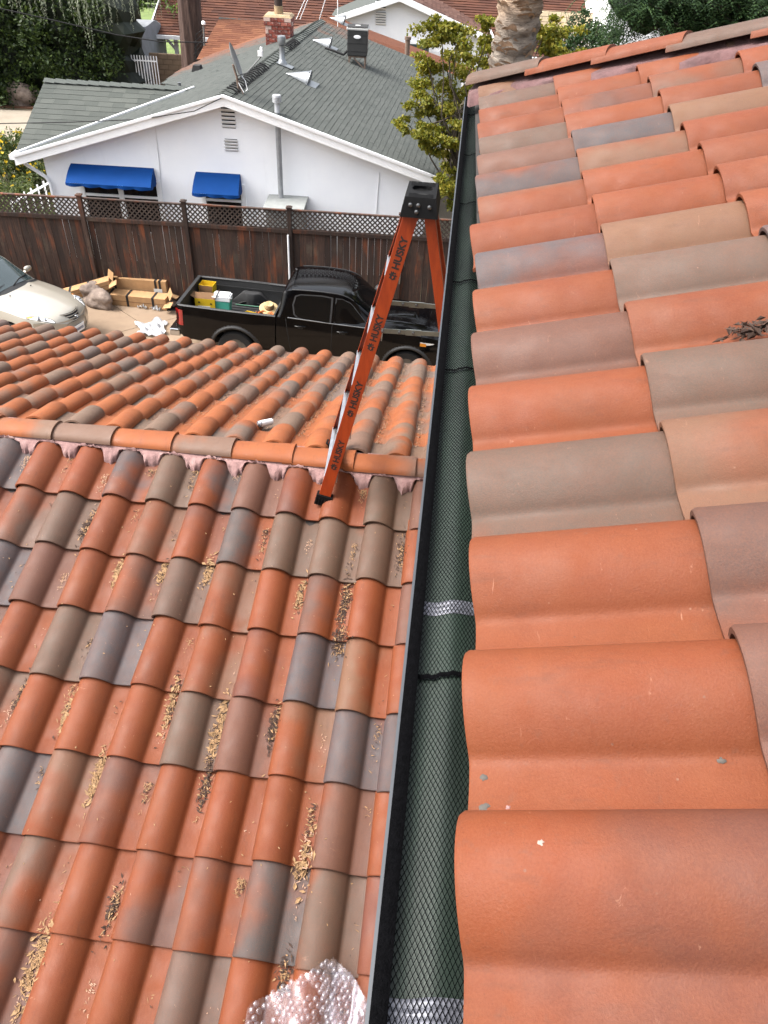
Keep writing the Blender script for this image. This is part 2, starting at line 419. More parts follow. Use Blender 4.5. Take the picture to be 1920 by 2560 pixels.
# ---- lower roof: ridge along X at Y = 3.87
PN = .257; EN = .385; PF = .3579; EF = .3963
nU = np.array([1., 0, 0]); nV = np.array([0, math.cos(PN), math.sin(PN)]); nW = np.array([0, -math.sin(PN), math.cos(PN)])
N0 = np.array([-2.528, 3.3865, CZ-3.0663])-nW*.02
fU = np.array([-1., 0, 0]); fV = np.array([0, -math.cos(PF), math.sin(PF)]); fW = np.array([0, math.sin(PF), math.cos(PF)])
F0 = np.array([-2.568, 7.589, CZ-4.3055])-fW*.025
def near_pt(x, s, off=0.): return N0+nU*(x-N0[0])+nV*s+nW*off      # s metres up the slope from the first course edge
def far_pt(x, s, off=0.): return F0+np.array([x-F0[0], 0, 0])+fV*s+fW*off
YR = 3.865; ZR = CZ-2.925
d2 = G(); XL, XRt = -9.0, .58
e0 = near_pt(XL, -4.2, -.012); e1 = near_pt(XRt, -4.2, -.012); r0 = np.array([XL, YR, ZR-.03]); r1 = np.array([XRt, YR, ZR-.03])
f0 = far_pt(XL, -.04, -.014); f1 = far_pt(XRt, -.04, -.014)
d2.add([e0, e1, r1, r0, f0, f1], [(0, 1, 2, 3), (3, 2, 5, 4)])
for a, b in ((e0, e1), (f1, f0)): d2.add([a, b, b-np.array([0, 0, .18]), a-np.array([0, 0, .18])], [(0, 3, 2, 1)])
lower_roof = d2.build('lower_roof', 'underlayment'); lower_roof.parent = house
tmN = tile_mesh(EN, EN+.075, 'tile_near'); tmF = tile_mesh(EF, EF+.07, 'tile_far')
code_N = {0: {-1: 'B', 0: 'O', 1: 'O', 2: 'b', 3: 'G', 4: 'b', 5: 'P', 6: 'R', 7: 'O', 8: 'G', 9: 'P'}, 1: {0: 'g', 1: 'G', 2: 'O', 3: 't', 4: 'R', 5: 'b', 6: 'G', 7: 'G', 8: 'G', 9: 'R'},
          2: {0: 'B', 1: 'P', 2: 'O', 3: 'p', 4: 'G', 5: 't', 6: 'o', 7: 'p', 8: 'O', 9: 'P'}, 3: {1: 'O', 2: 'G', 3: 'B', 4: 'O', 5: 't', 6: 'R', 7: 'B', 8: 't', 9: 'O'},
          4: {1: 'g', 2: 'O', 3: 'O', 4: 'O', 5: 'G', 6: 'P', 7: 't', 8: 'B', 9: 'B'}, 5: {2: 'B', 3: 't', 4: 'p', 5: 'O', 6: 'O', 7: 'O', 8: 'P', 9: 'O'},
          6: {3: 'g', 4: 'O', 5: 'p', 6: 'p', 7: 'b', 8: 'G', 9: 'R'}, 7: {3: 'p', 4: 'O', 5: 'O', 6: 'G', 7: 'O', 8: 'O', 9: 'o'}}
nn = 0
for j in range(0, 11):
    for i in range(-8, 11):
        x0 = N0[0]+TW*i
        cn = [near_pt(x0+a, -j*EN+b) for a in (0, TW) for b in (0, EN)]
        if not any(in_view(p, 15, 25) for p in cn): continue
        o3 = near_pt(x0+rnd.uniform(-.005, .005), -j*EN+rnd.uniform(-.012, .012))
        mw = frame(o3, nU, nV, nW) @ Matrix.Rotation(rnd.uniform(-.018, .018), 4, 'Z') @ Matrix.Rotation(rnd.uniform(-.012, .012), 4, 'Y') @ Matrix.Diagonal((1, .9 if j == 0 else 1, 1, 1))
        t = link('roof_tile', tmN, lower_roof); t.matrix_basis = mw; nn += 1
        paint(t, code_N.get(j, {}).get(i) or rcode())
nf = 0
for c in range(0, 10):
    for i in range(-22, 12):
        x0 = F0[0]+TW*i
        cn = [far_pt(x0-a, c*EF+b, .05) for a in (0, TW) for b in (0, EF)]
        if not any(in_view(p, 4, 4) for p in cn): continue
        o3 = far_pt(x0+rnd.uniform(-.006, .006), c*EF+rnd.uniform(-.012, .012))
        mw = frame(o3, fU, fV, fW) @ Matrix.Rotation(rnd.uniform(-.018, .018), 4, 'Z') @ Matrix.Rotation(rnd.uniform(-.008, .008), 4, 'Y') @ Matrix.Diagonal((1, .70 if c == 9 else 1, 1, 1))
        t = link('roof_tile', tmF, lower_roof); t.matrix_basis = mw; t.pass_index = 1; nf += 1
        paint(t, rcode())
print('tiles', n_tiles, nn, nf)
# tiles of both slopes and of the upper roof that the picture does not reach, joined by colour
def tile_bulk(spots, parent, tm, idx):
    by = {}
    for mw in spots: by.setdefault(rnd.choice('OOoRGgBTP'), []).append(mw)
    vs0 = np.array([v.co[:] for v in tm.vertices]); fs0 = [tuple(p.vertices) for p in tm.polygons]
    for code, ms in by.items():
        g = G()
        for mw in ms:
            M4 = np.array(mw); g.add(vs0 @ M4[:3, :3].T+M4[:3, 3], fs0)
        o = g.build('roof_tile', 'terracotta', parent, 38); o['kind'] = 'stuff'; o.pass_index = idx; paint(o, code)
sp1, sp2, sp3 = [], [], []
for j in range(0, 10):
    for i in range(-23, 11):
        x0 = N0[0]+TW*i
        if any(in_view(near_pt(x0+a, -j*EN+b), 15, 25) for a in (0, TW) for b in (0, EN)): continue
        sp1.append(frame(near_pt(x0, -j*EN+rnd.uniform(-.008, .008)), nU, nV, nW) @ Matrix.Rotation(rnd.uniform(-.012, .012), 4, 'Z'))
for c in range(0, 10):
    for i in range(-22, 12):
        x0 = F0[0]+TW*i
        if any(in_view(far_pt(x0-a, c*EF+b, .05), 4, 4) for a in (0, TW) for b in (0, EF)): continue
        sp2.append(frame(far_pt(x0, c*EF+rnd.uniform(-.008, .008)), fU, fV, fW) @ Matrix.Rotation(rnd.uniform(-.012, .012), 4, 'Z'))
tile_bulk(sp1, lower_roof, tmN, 0); tile_bulk(sp2, lower_roof, tmF, 1)
for c in range(0, 12):
    for k in range(-4, 21):
        cn = [up_pt(-k*TW+a, c*ER+b) for a in (0, TW) for b in (0, ER)]
        if (c < 5 and any(in_view(p, 30, 60) for p in cn)) or min((p-hA)@hnor for p in cn) < .1: continue
        sp3.append(frame(up_pt(-k*TW, c*ER+rnd.uniform(-.006, .006)), uU, uV, uW))
tile_bulk(sp3, upper_roof, tmR, 0)
# ridge tiles
ridm = barrel_mesh(.455, .192, .062, .08, 'ridge_tile')
for k, cd in enumerate('RROOPOPtoPOROG'):
    x = .30-.392*k+.02
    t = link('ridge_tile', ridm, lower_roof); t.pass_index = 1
    t.matrix_basis = Matrix.Translation((x, YR-.038+rnd.uniform(-.006, .006), ZR+.014)) @ Matrix.Rotation(math.pi+rnd.uniform(-.012, .012), 4, 'Z') @ Matrix.Rotation(.03, 4, 'Y')
    paint(t, cd)
# mortar under the ridge tiles: scalloped into the pans on the near side, straight fillet on the far side
g = G()
def ridge_mortar(a, b):
    x = XRt-.02-a*4.4; u = (x-N0[0]) % TW; crest = tile_w(u)
    wob = .010*math.sin(x*53)+.010*math.sin(x*117+2)+.008*math.sin(x*231)+.006*math.sin(x*410)
    s_top = .46; s_low = .292+.085*min(1, max(0, (crest-.006)/.05))**.7+wob*.8
    if b < .45: q = near_pt(x, s_top-.02*b, 0); q[2] = ZR+.035-.035*b/.45; q[1] = YR-.08-.06*b/.45; return q
    k = (b-.45)/.55; low = near_pt(x, s_low, crest+LIFT*.1+(.010 if k < .98 else -.004)); hi = np.array([x, YR-.14, ZR+.0])
    q = hi*(1-k)+low*k; bl = math.sin(math.pi*k); q[2] += bl*(.006+.004*math.sin(x*61+k*7)+.003*math.sin(x*143)); q[1] -= bl*(.006+.005*math.sin(x*37)); return q
g.grid(ridge_mortar, 420, 8)
g.grid(lambda a, b: np.array([XRt-.02-a*7, YR+.0+.12*b, ZR+.03-.05*b]), 60, 3, True)
g.build('mortar', 'mortar', lower_roof, 70)
for ch in lower_roof.children: ch.matrix_parent_inverse = Matrix.Identity(4)
lower_roof.matrix_parent_inverse = Matrix.Translation(-Vector(house.location)); upper_roof.matrix_parent_inverse = Matrix.Translation(-Vector(house.location))

# ---- house walls below the roofs, soffit and fascia of the upper eave
def hchild(o): o.parent = house; o.matrix_parent_inverse = Matrix.Translation(-Vector(house.location)); return o
g = G(); g.box((.70, 2.2, (CZ-1.25)/2), (.2, 6.2, CZ-1.25)); g.box((3.2, 5.2, (CZ-1.25)/2), (5.0, .2, CZ-1.25))
hchild(g.build('wall', 'house_stucco'))
g = G(); g.box((-4.2, 7.05, (CZ-4.62)/2), (9.4, .2, CZ-4.62)); g.box((-4.2, .1, (CZ-4.2)/2), (9.4, .2, CZ-4.2)); hchild(g.build('wall', 'house_stucco'))
g = G(); g.box((.165, 2.2, CZ-1.13), (.02, 6.1, .19)); hchild(g.build('fascia', 'gutter_paint'))
g = G(); g.box((.42, 2.2, CZ-1.235), (.5, 6.1, .02)); hchild(g.build('soffit', 'house_stucco'))

# ---- gutter with mesh guard
GX0, GX1, GZ = -.002, .15, CZ-1.06; GY0, GY1 = -.6, 5.14
gut = thing('gutter_root', 'x', 'x') if False else None
g = G()
sec = [(GX1, .0), (GX1, -.125), (.035, -.125), (.012, -.075), (GX0-.004, -.03), (GX0-.004, .004), (GX0+.002, .005), (GX0+.002, -.004), (GX0+.000, -.028), (.019, -.073), (.038, -.119), (GX1-.005, -.119), (GX1-.005, 0)]
g.prism([(x, GY0, GZ+z) for x, z in sec][::-1], (0, 0, 0), (0, GY1-GY0, 0))
g.prism([(x, GY1, GZ+z) for x, z in sec[:6]][::-1], (0, 0, 0), (0, .006, 0))
gutter = hchild(g.build('gutter', 'gutter_paint', None, 30))
def gsub(o): o.parent = gutter; return o
# the fine screen cloth, pressed into a low fold
def guard_z(x, y): return GZ-.004+.007*math.exp(-((x-.075)/.03)**2)-.006*math.exp(-((x-.045)/.02)**2)+.0012*math.sin(y*9.0)
g = G(); g.grid(lambda a, b: (.012+a*(GX1+.02-.012), GY0+b*(GY1-GY0), guard_z(.012+a*(GX1+.008), GY0+b*(GY1-GY0))-.004), 24, 160, True)
gsub(g.build('guard_screen', 'guard_screen', None, 60))
# diamond wire mesh on top of it (7 x 14 mm)
g = G(); wdt = .00055
for s in (-1, 1):
    y = GY0
    while y < GY1+.3:
        pts = []; nseg = 7
        for q in range(nseg+1):
            x = .010+(GX1-.002)*q/nseg; yy = y+s*(x-.08)*2.0
            pts.append((x, yy, guard_z(x, yy)+.0008))
        pts = [p for p in pts if GY0 < p[1] < GY1]
        if len(pts) > 1:
            o = len(g.v)
            for p in pts:
                for dy, dz in ((-wdt*2.2, 0), (0, .0013), (wdt*2.2, 0)): g.v.append((p[0], p[1]+dy, p[2]+dz))
            for q in range(len(pts)-1):
                for k in range(2): g.f.append((o+q*3+k, o+(q+1)*3+k, o+(q+1)*3+k+1, o+q*3+k+1))
        y += .0142
gm = gsub(g.build('guard_mesh', 'guard_wire')); gm['kind'] = 'stuff'
g = G()       # woven black band along the lip
g.grid(lambda a, b: (GX0+.001+a*.022, GY0+b*(GY1-GY0), GZ+.006+.0025*math.sin(a*math.pi)+.0006*math.sin(b*900)), 4, 600, True); gsub(g.build('edge_band', 'guard_band', None, 60))
for yy, sk in ((.80, .02), (1.86, .015), (2.45, .02), (3.24, .02), (3.95, .015), (4.75, .01)):   # overlaps of guard sections
    g = G(); g.grid(lambda a, b: (.01+a*(GX1-.01), yy+sk*a+.010*b+.002*math.sin(a*40), guard_z(.01+a*(GX1-.01), yy)+.003+.0025*math.sin(b*math.pi)), 20, 3, True); gsub(g.build('guard_seam', 'guard_band', None, 60))
for yy in (.30, .97):              # folded aluminium hangers seen through the mesh
    g = G()
    g.grid(lambda a, b: (.018+a*(GX1-.02), yy-.017+.034*b+.012*a, guard_z(.018+a*(GX1-.02), yy)-.0026+.0018*abs(math.sin(3*math.pi*b))), 20, 18, True)
    gsub(g.build('hanger', 'hanger_metal'))
# ------------------------------------------------------------------ ground, driveway, gravel
def concrete(name, c0, c1, c2):
    m = Mat(name); co = m.coord('Generated' if False else 'Object')
    c = m.ramp(m.noise(co, .9, 7, .6), [(.25, c0), (.5, c1), (.75, c2)])
    c = m.mix(m.mapr(m.noise(co, 4.5, 8, .7), .5, .75, 0, .35), c, tuple(x*.72 for x in c0[:3])+(1,))
    c = m.mix(m.mapr(m.noise(co, 120, 2), .3, .7, 0, .2), c, c2)
    m.set(col=c, rough=.85); m.bump(m.noise(co, 220, 3), .25, .004); MATS[name] = m.m
concrete('tan_concrete', hexc(150, 124, 100), hexc(174, 148, 122), hexc(186, 162, 136))
concrete('old_concrete', hexc(150, 138, 120), hexc(176, 164, 146), hexc(190, 178, 160))
plain('joint_dark', hexc(92, 72, 56), .95)
def soil():
    m = Mat('soil'); co = m.coord()
    c = m.ramp(m.noise(co, .35, 7, .65), [(.3, hexc(104, 92, 74)), (.5, hexc(126, 112, 90)), (.7, hexc(96, 98, 66))])
    m.set(col=m.mix(m.mapr(m.noise(co, 30, 4), .3, .7, 0, .4), c, hexc(78, 66, 52)), rough=.95); m.bump(m.noise(co, 25, 6), .6, .03); MATS['soil'] = m.m
soil()
plain('gravel', hexc(62, 62, 64), .9, var=.55, scale=14)
plain('lawn', hexc(106, 126, 62), .95, var=.25, scale=2.2, bump=.6, bscale=30)
plain('mulch', hexc(118, 80, 56), .95, var=.45, scale=20, bump=.8, bscale=60)
GZ0 = .15                                                # neighbour's ground
FV_ = 17.0                                               # fence line
def gz(x, y): return -.07*(y-14)-.03*(x+4.8)             # the driveway falls away from the house
def gzv(p): return np.array([p[0], p[1], gz(p[0], p[1])+p[2]])
def at_g(x, y, h=0.):
    d = ray(x, y); t = (CZ-h+.07*(-14)*-1*-1*0+(-.07*14+.03*4.8)*0)/1
    # CZ + t*dz = h -.07*(t*dy-14) -.03*(t*dx+4.8)
    t = (h+.98-.144-CZ)/(d[2]+.07*d[1]+.03*d[0]); q = d*t; q[2] += CZ; return q
g = G(); S = lambda u, v: P(u, v, GZ0)
g.add([S(-400, FV_+.06), S(400, FV_+.06), S(400, 500), S(-400, 500)], [(0, 1, 2, 3)])
nb_ = [gzv(P(-60, -40, -.3)), gzv(P(40, -40, -.3)), gzv(P(40, FV_+.06, -.3)), gzv(P(-60, FV_+.06, -.3))]
g.add(nb_, [(0, 1, 2, 3)]); g.add([nb_[3], nb_[2], S(40, FV_+.06), S(-60, FV_+.06)], [(0, 1, 2, 3)])
tag(g.build('ground', 'soil'), kind='structure')
VG = uvz(at_g(360, 670))[1]                              # edge of the paving along the gravel
def clip(poly, p, n):
    out = []
    for i in range(len(poly)):
        a, b = poly[i], poly[(i+1) % len(poly)]; da, db = (a-p)@n, (b-p)@n
        if da >= 0: out.append(a)
        if da*db < 0: out.append(a+(b-a)*da/(da-db))
    return out
j0 = at_g(312.5, 703.7); d1 = (at_g(250, 663)-j0)[:2]; d1 /= np.linalg.norm(d1)
dB = (at_g(328, 675.5)-at_g(215.6, 711.5))[:2]; n1 = np.array([-d1[1], d1[0]]); dB = n1 if n1@dB > 0 else -n1
c4 = [P(-16, 7.6, 0), P(6, 7.6, 0), P(6, VG, 0), P(-16, VG, 0)]
g = G(); g.prism([gzv(np.array([*c[:2], -.14])) for c in c4], (0, 0, 0), (0, 0, .12)); drv = tag(g.build('driveway', 'joint_dark'), kind='structure')
bounds = [(c4[i][:2], np.array([-(c4[(i+1) % 4]-c4[i])[1], (c4[(i+1) % 4]-c4[i])[0]])) for i in range(4)]
SP = 3.1
for a in range(-7, 8):
    for b in range(-7, 8):
        q = [j0[:2]+d1*(a+da)*SP+dB*(b+db)*SP for da, db in ((0, 0), (1, 0), (1, 1), (0, 1))]
        m_ = sum(q)/4; q = [m_+(x-m_)*(1-.016/SP) for x in q]
        if (q[1]-q[0])[0]*(q[2]-q[0])[1]-(q[1]-q[0])[1]*(q[2]-q[0])[0] < 0: q = q[::-1]
        for p_, n_ in bounds: q = clip(q, p_, n_/np.linalg.norm(n_)) if len(q) > 2 else q
        if len(q) < 3: continue
        if not any(in_view(gzv(np.array([*x, 0.])), 120, 120) for x in q+[sum(q)/len(q)]): continue
        g = G(); g.prism([gzv(np.array([*x, -.03])) for x in q], (0, 0, 0), (0, 0, .03)); g.build('slab', 'tan_concrete', drv)
g = G(); g.prism([gzv(P(u_, v_, -.2)) for u_, v_ in ((-16, VG+.003), (6, VG+.003), (6, FV_+.05), (-16, FV_+.05))], (0, 0, 0), (0, 0, .14)); tag(g.build('gravel_bed', 'gravel'), kind='structure')
g = G()
for k in range(5200):
    u, v = rnd.uniform(-11, -4.3), rnd.uniform(VG+.02, FV_-.06); r = rnd.uniform(.014, .038); c = gzv(P(u, v, -.06+r*.4))
    base = [Vector((r, 0, 0)), Vector((0, r, 0)), Vector((-r, 0, 0)), Vector((0, -r, 0)), Vector((0, 0, r*.8))]
    g.add([Vector(c)+b_*rnd.uniform(.7, 1.2) for b_ in base], [(0, 1, 4), (1, 2, 4), (2, 3, 4), (3, 0, 4)])
tag(g.build('loose_gravel', 'gravel'), 'dark loose gravel strip between the driveway and the wooden fence', 'gravel', kind='stuff')
def sheet(name, mat, pts, h):
    g = G(); g.prism([P(u_, v_, GZ0+.004) for u_, v_ in pts], (0, 0, 0), (0, 0, h)); tag(g.build(name, mat), kind='structure')
sheet('side_driveway', 'old_concrete', ((-24, 23), (-9.8, 23), (-8.8, 32.6), (-24, 31.6)), .03)
sheet('mulch_bed', 'mulch', ((-28, 32), (-6.5, 33), (-6.5, 38), (-28, 38)), .04)
sheet('lawn', 'lawn', ((-40, 41), (4, 41), (10, 75), (-40, 75)), .03)

# ------------------------------------------------------------------ wooden fence with lattice
def fence_wood(name, c0, c1, c2):
    m = Mat(name); co = m.coord(); oi = m.n('ObjectInfo'); vec = m.offs(co, oi.outputs['Random'], 41)
    st = m.noise(m.scalev(vec, 14, 14, .8), 3.0, 7, .7)
    c = m.ramp(st, [(.25, hexc(34, 26, 24)), (.45, c0), (.62, c1), (.8, c2)])
    patch = m.noise(m.scalev(vec, 3.2, 3.2, .7), 1.5, 4, .6)
    c = m.mix(m.mapr(patch, .52, .68, 0, .8), c, m.mix(m.mapr(st, .3, .7), hexc(96, 48, 26), hexc(150, 82, 44)))
    c = m.mix(m.mapr(m.noise(m.offs(vec, oi.outputs['Random'], 9), 1.2, 5, .7), .55, .75, 0, .6), c, hexc(110, 98, 84))
    k = m.mapr(oi.outputs['Random'], 0, 1, .55, 1.25)
    x = m.n('Mix'); x.data_type = 'RGBA'; x.blend_type = 'MULTIPLY'; x.inputs[0].default_value = 1; m.l(c, x.inputs[6]); cc = m.n('CombineColor'); [m.l(k, cc.inputs[i]) for i in range(3)]; m.l(cc.outputs[0], x.inputs[7])
    m.set(col=x.outputs[2], rough=.85); m.bump(st, .5, .006); MATS[name] = m.m
fence_wood('fence_wood', hexc(62, 44, 36), hexc(84, 60, 48), hexc(104, 84, 70))
def lath():
    m = Mat('lattice_wood'); co = m.coord(); c = m.ramp(m.noise(co, 6, 6, .7), [(.3, hexc(52, 42, 38)), (.6, hexc(84, 70, 62)), (.8, hexc(110, 96, 86))])
    m.set(col=c, rough=.9); MATS['lattice_wood'] = m.m
lath()
zt = uvz(at_v(480, 443, FV_))[2]; zlb = uvz(at_v(480, 487, FV_))[2]-.05
fence = thing('fence', 'dark brown plank fence with a lattice top between the driveway and the white house', 'fence', P(-4, FV_, 0))
def fch(o, par=None): o.parent = par or fence; o.matrix_parent_inverse = Matrix.Translation(-Vector(fence.location)) if par is None else Matrix.Identity(4); return o
pu = [uvz(at_v(x, y, FV_))[0] for x, y in ((172, 426), (397, 440), (625, 452), (868, 466))]
sp_ = (pu[3]-pu[0])/3; posts = [pu[0]-2*sp_, pu[0]-sp_]+pu+[pu[3]+sp_, pu[3]+2*sp_]
rz = A_UV; Rz = Matrix.Rotation(rz, 3, 'Z')
sag = lambda u: -.05*math.sin((u+9)*.55)*0
for i, u in enumerate(posts):
    g = G(); zb_ = gz(*P(u, FV_, 0)[:2])-.1; g.box(P(u, FV_-.03, (zt+.04+zb_)/2), (.095, .095, zt+.04-zb_), Rz); g.box(P(u, FV_-.03, zt+.05), (.135, .135, .028), Rz); g.box(P(u, FV_-.03, zt+.072), (.1, .1, .02), Rz, .6)
    fch(g.build('post', 'fence_wood', None, None, .004))
ZB = -.12
bm_ = [G().box((0, 0, 0), (.1415, .018, zlb+.08-ZB)).mesh('board', 'fence_wood', None, .003)]
u = posts[0]+.07; k = 0
while u < posts[-1]:
    wdt_ = rnd.uniform(.94, 1.03); b = fch(link('board', bm_[0])); b.location = P(u, FV_+rnd.uniform(-.006, .008), (zlb+.08+ZB)/2+rnd.uniform(-.012, .004)); b.rotation_euler = (0, rnd.uniform(-.006, .006), rz); b.scale.x = wdt_; u += .1425
for i in range(len(posts)-1):
    a, b = posts[i]+.05, posts[i+1]-.05; dz = rnd.uniform(-.012, .012)
    g = G(); g.bar(P(a, FV_-.03, zt-.015+dz), P(b, FV_-.03, zt-.02), .07, .03); fch(g.build('top_rail', 'fence_wood', None, None, .004))
    g = G(); g.bar(P(a, FV_-.035, zlb+.03), P(b, FV_-.035, zlb+.03-dz), .045, .085); fch(g.build('middle_rail', 'fence_wood', None, None, .004))
    g = G(); g.bar(P(a, FV_-.03, .12), P(b, FV_-.03, .12), .04, .09) if i > 3 else g.bar(P(a, FV_+.035, .12), P(b, FV_+.035, .12), .04, .09); fch(g.build('bottom_rail', 'fence_wood', None, None, .004))
    # diagonal laths in two layers, clipped to the panel
    g = G(); z0, z1 = zlb+.065, zt-.03; hh = z1-z0; s = .112
    for sg in (1, -1):
        x = a-hh
        while x < b+hh:
            p0, p1 = (x, z0), (x+hh, z1)
            if sg < 0: p0, p1 = (x+hh, z0), (x, z1)
            t0, t1 = 0, 1; dx = p1[0]-p0[0]
            for lim, ge in ((a, True), (b, False)):
                t = (lim-p0[0])/dx
                if (dx > 0) == ge: t0 = max(t0, t)
                else: t1 = min(t1, t)
            if t1-t0 > .05:
                q0 = P(p0[0]+dx*t0, FV_-.03-.004*sg, z0+hh*t0); q1 = P(p0[0]+dx*t1, FV_-.03-.004*sg, z0+hh*t1); g.bar(q0, q1, .030, .0075, VV.tolist())
            x += s
    l_ = fch(g.build('lattice_panel', 'lattice_wood')); l_['kind'] = 'stuff'

# ------------------------------------------------------------------ neighbour's white house
def shingle_mat(name, c0, c1, c2, litter=None):
    m = Mat(name); co = m.coord(); ge = m.n('NewGeometry'); oi = m.n('ObjectInfo')
    rr = m.math('FRACT', m.math('ADD', ge.outputs['Random Per Island'], oi.outputs['Random']))
    c = m.ramp(rr, [(0, c0), (.5, c1), (1, c2)])
    c = m.mix(m.mapr(m.noise(co, 90, 3, .7), .3, .7, 0, .5), c, tuple(x*.55 for x in c0[:3])+(1,))
    c = m.mix(m.mapr(m.noise(co, .8, 5), .4, .7, 0, .3), c, c2)
    if litter:
        wp = m.n('NewGeometry').outputs['Position']; d = m.n('VectorMath'); d.operation = 'DOT_PRODUCT'; m.l(wp, d.inputs[0]); d.inputs[1].default_value = litter[0]
        k = m.math('ADD', m.mapr(d.outputs['Value'], litter[1], litter[2]), m.mapr(m.noise(co, 1.4, 7, .7), .3, .7, -.35, .35))
        c = m.mix(m.mapr(k, .3, .75, 0, .85), c, m.mix(m.mapr(m.noise(co, 25, 4), .3, .7), hexc(112, 66, 46), hexc(146, 92, 66)))
    m.set(col=c, rough=.9, spec=.2); m.bump(m.noise(co, 140, 3), .4, .006); MATS[name] = m.m
shingle_mat('shingle_grey', hexc(82, 87, 84), hexc(88, 92, 89), hexc(94, 98, 95), ((-.62, .75, 0), 22.0, 28.5))
shingle_mat('shingle_plain', hexc(82, 87, 83), hexc(91, 95, 91), hexc(101, 105, 100))
shingle_mat('shingle_brown', hexc(86, 58, 50), hexc(104, 72, 62), hexc(118, 88, 78))
shingle_mat('shingle_red', hexc(74, 48, 40), hexc(92, 58, 46), hexc(106, 68, 52))
shingle_mat('shingle_litter', hexc(112, 66, 46), hexc(130, 80, 56), hexc(146, 96, 68))
def stucco():
    m = Mat('white_stucco'); co = m.coord(); c = m.ramp(m.noise(co, .8, 6, .6), [(.3, hexc(236, 238, 243)), (.7, hexc(246, 247, 249))])
    c = m.mix(m.mapr(m.noise(m.scalev(co, 1, 1, .25), 3, 6, .7), .58, .8, 0, .18), c, hexc(188, 190, 196))
    m.set(col=c, rough=.9); m.bump(m.noise(co, 60, 5, .6), .35, .012); MATS['white_stucco'] = m.m
stucco()
plain('white_trim', hexc(244, 245, 246), .5, var=.04); plain('white_metal', hexc(232, 233, 235), .4, var=.05)
plain('galvanised', hexc(168, 172, 176), .38, metal=.8, var=.2, scale=9); plain('dark_gap', hexc(30, 30, 32), .9)
plain('grey_cap', hexc(78, 84, 80), .9, var=.25, scale=30)
def glassm(name, col, rough=.06, spec=.8, coat=.5):
    m = Mat(name); m.set(col=(*col, 1), rough=rough, spec=spec, coat=coat); MATS[name] = m.m
glassm('dark_glass', (.012, .014, .016)); glassm('pale_glass', (.10, .13, .13))
def fabric(name, c):
    m = Mat(name); co = m.coord(); c2 = m.ramp(m.noise(co, 3, 5), [(.3, tuple(x*.86 for x in c[:3])+(1,)), (.7, c)])
    m.set(col=c2, rough=.8, spec=.15); m.bump(m.noise(co, 300, 2), .2, .003); MATS[name] = m.m
fabric('blue_canvas', hexc(6, 72, 146))
DN = 18.3
RZ = CZ-.2187*DN; RU = -.2214*DN; EL, ER_ = -.4952*DN, .0428*DN; ZEL, ZER = CZ-.3016*DN, CZ-.2974*DN; SKEW = .0945; VB = 29.2
nh = thing('white_house', 'white stucco house with grey shingle roof, chimney and two blue awnings behind the fence', 'house', P(-4, 20, GZ0))
def nch(o, par=None): o.parent = par or nh; o.matrix_parent_inverse = Matrix.Translation(-Vector(nh.location)) if par is None else Matrix.Identity(4); return o
def shingles(poly, along, up, exp_, tab, name, mat, parent, pieces, th=.008, proud=.0):
    """shingle courses over a convex roof polygon; pieces: each tab an object of its own"""
    along = Vector(along).normalized(); up = Vector(up); up = (up-along*up.dot(along)).normalized(); nrm = along.cross(up)
    if nrm.z < 0: nrm = -nrm
    o = Vector(poly[0]); pts = [((Vector(p)-o).dot(along), (Vector(p)-o).dot(up)) for p in poly]
    y0 = min(p[1] for p in pts); y1 = max(p[1] for p in pts); g = G(); objs = []; r_ = 0; y = y0
    while y < y1-.02:
        ys = min(y+exp_*.5, y1-.005); xs = []
        for i in range(len(pts)):
            a, b = pts[i], pts[(i+1) % len(pts)]
            if (a[1]-ys)*(b[1]-ys) < 0: xs.append(a[0]+(b[0]-a[0])*(ys-a[1])/(b[1]-a[1]))
        if len(xs) >= 2:
            x, xe = min(xs), max(xs); x_ = x-rnd.uniform(0, tab)
            while x_ < xe:
                w_ = tab*rnd.uniform(.85, 1.15); a, b = max(x, x_), min(xe, x_+w_-.002); x_ += w_
                if b-a < .02: continue
                t = th*rnd.uniform(.75, 1.3); dy = rnd.uniform(0, .012); L = min(exp_*1.12, y1-y)
                q = [o+along*px+up*py+nrm*pz for px, py, pz in ((a, y-dy, t+.004), (b, y-dy, t+.004), (b, y+L, .004), (a, y+L, .004), (a, y-dy, 0), (b, y-dy, 0))]
                fs = [(0, 1, 2, 3), (4, 5, 1, 0), (4, 0, 3), (5, 2, 1)]
                if pieces: objs.append(G().add(q, fs).build('shingle', mat, parent))
                else: g.add(q, fs)
        y += exp_; r_ += 1
    if not pieces: o_ = g.build(name, mat, parent); o_['kind'] = 'stuff'; return o_
def ru(v): return RU+SKEW*(v-DN)
# walls
WV = DN+.34
sl_ = (RZ-ZER)/(ER_-RU); slL = (RZ-ZEL)/(RU-EL)
wl, wr = uvz(at_v(96, 355, WV))[0], ER_-.42
g = G(); zt_ = lambda u: RZ-.10-(sl_*(u-RU) if u > RU else slL*(RU-u))
poly = [P(wl, WV, GZ0), P(wr, WV, GZ0), P(wr, WV, zt_(wr)), P(RU, WV, zt_(RU)), P(wl, WV, zt_(wl))]
g.prism(poly[::-1], (0, 0, 0), VV*.15)
g.prism([P(wr-.15, WV+.16, GZ0), P(wr, WV+.16, GZ0), P(wr, WV+.16, zt_(wr)), P(wr-.15, WV+.16, zt_(wr)+.04)][::-1], (0, 0, 0), UU*SKEW*9+VV*9)
g.prism([P(wl, WV+.16, GZ0), P(wl+.15, WV+.16, GZ0), P(wl+.15, WV+.16, zt_(wl)), P(wl, WV+.16, zt_(wl))][::-1], (0, 0, 0), VV*2.6)
wall_n = nch(g.build('wall', 'white_stucco'))
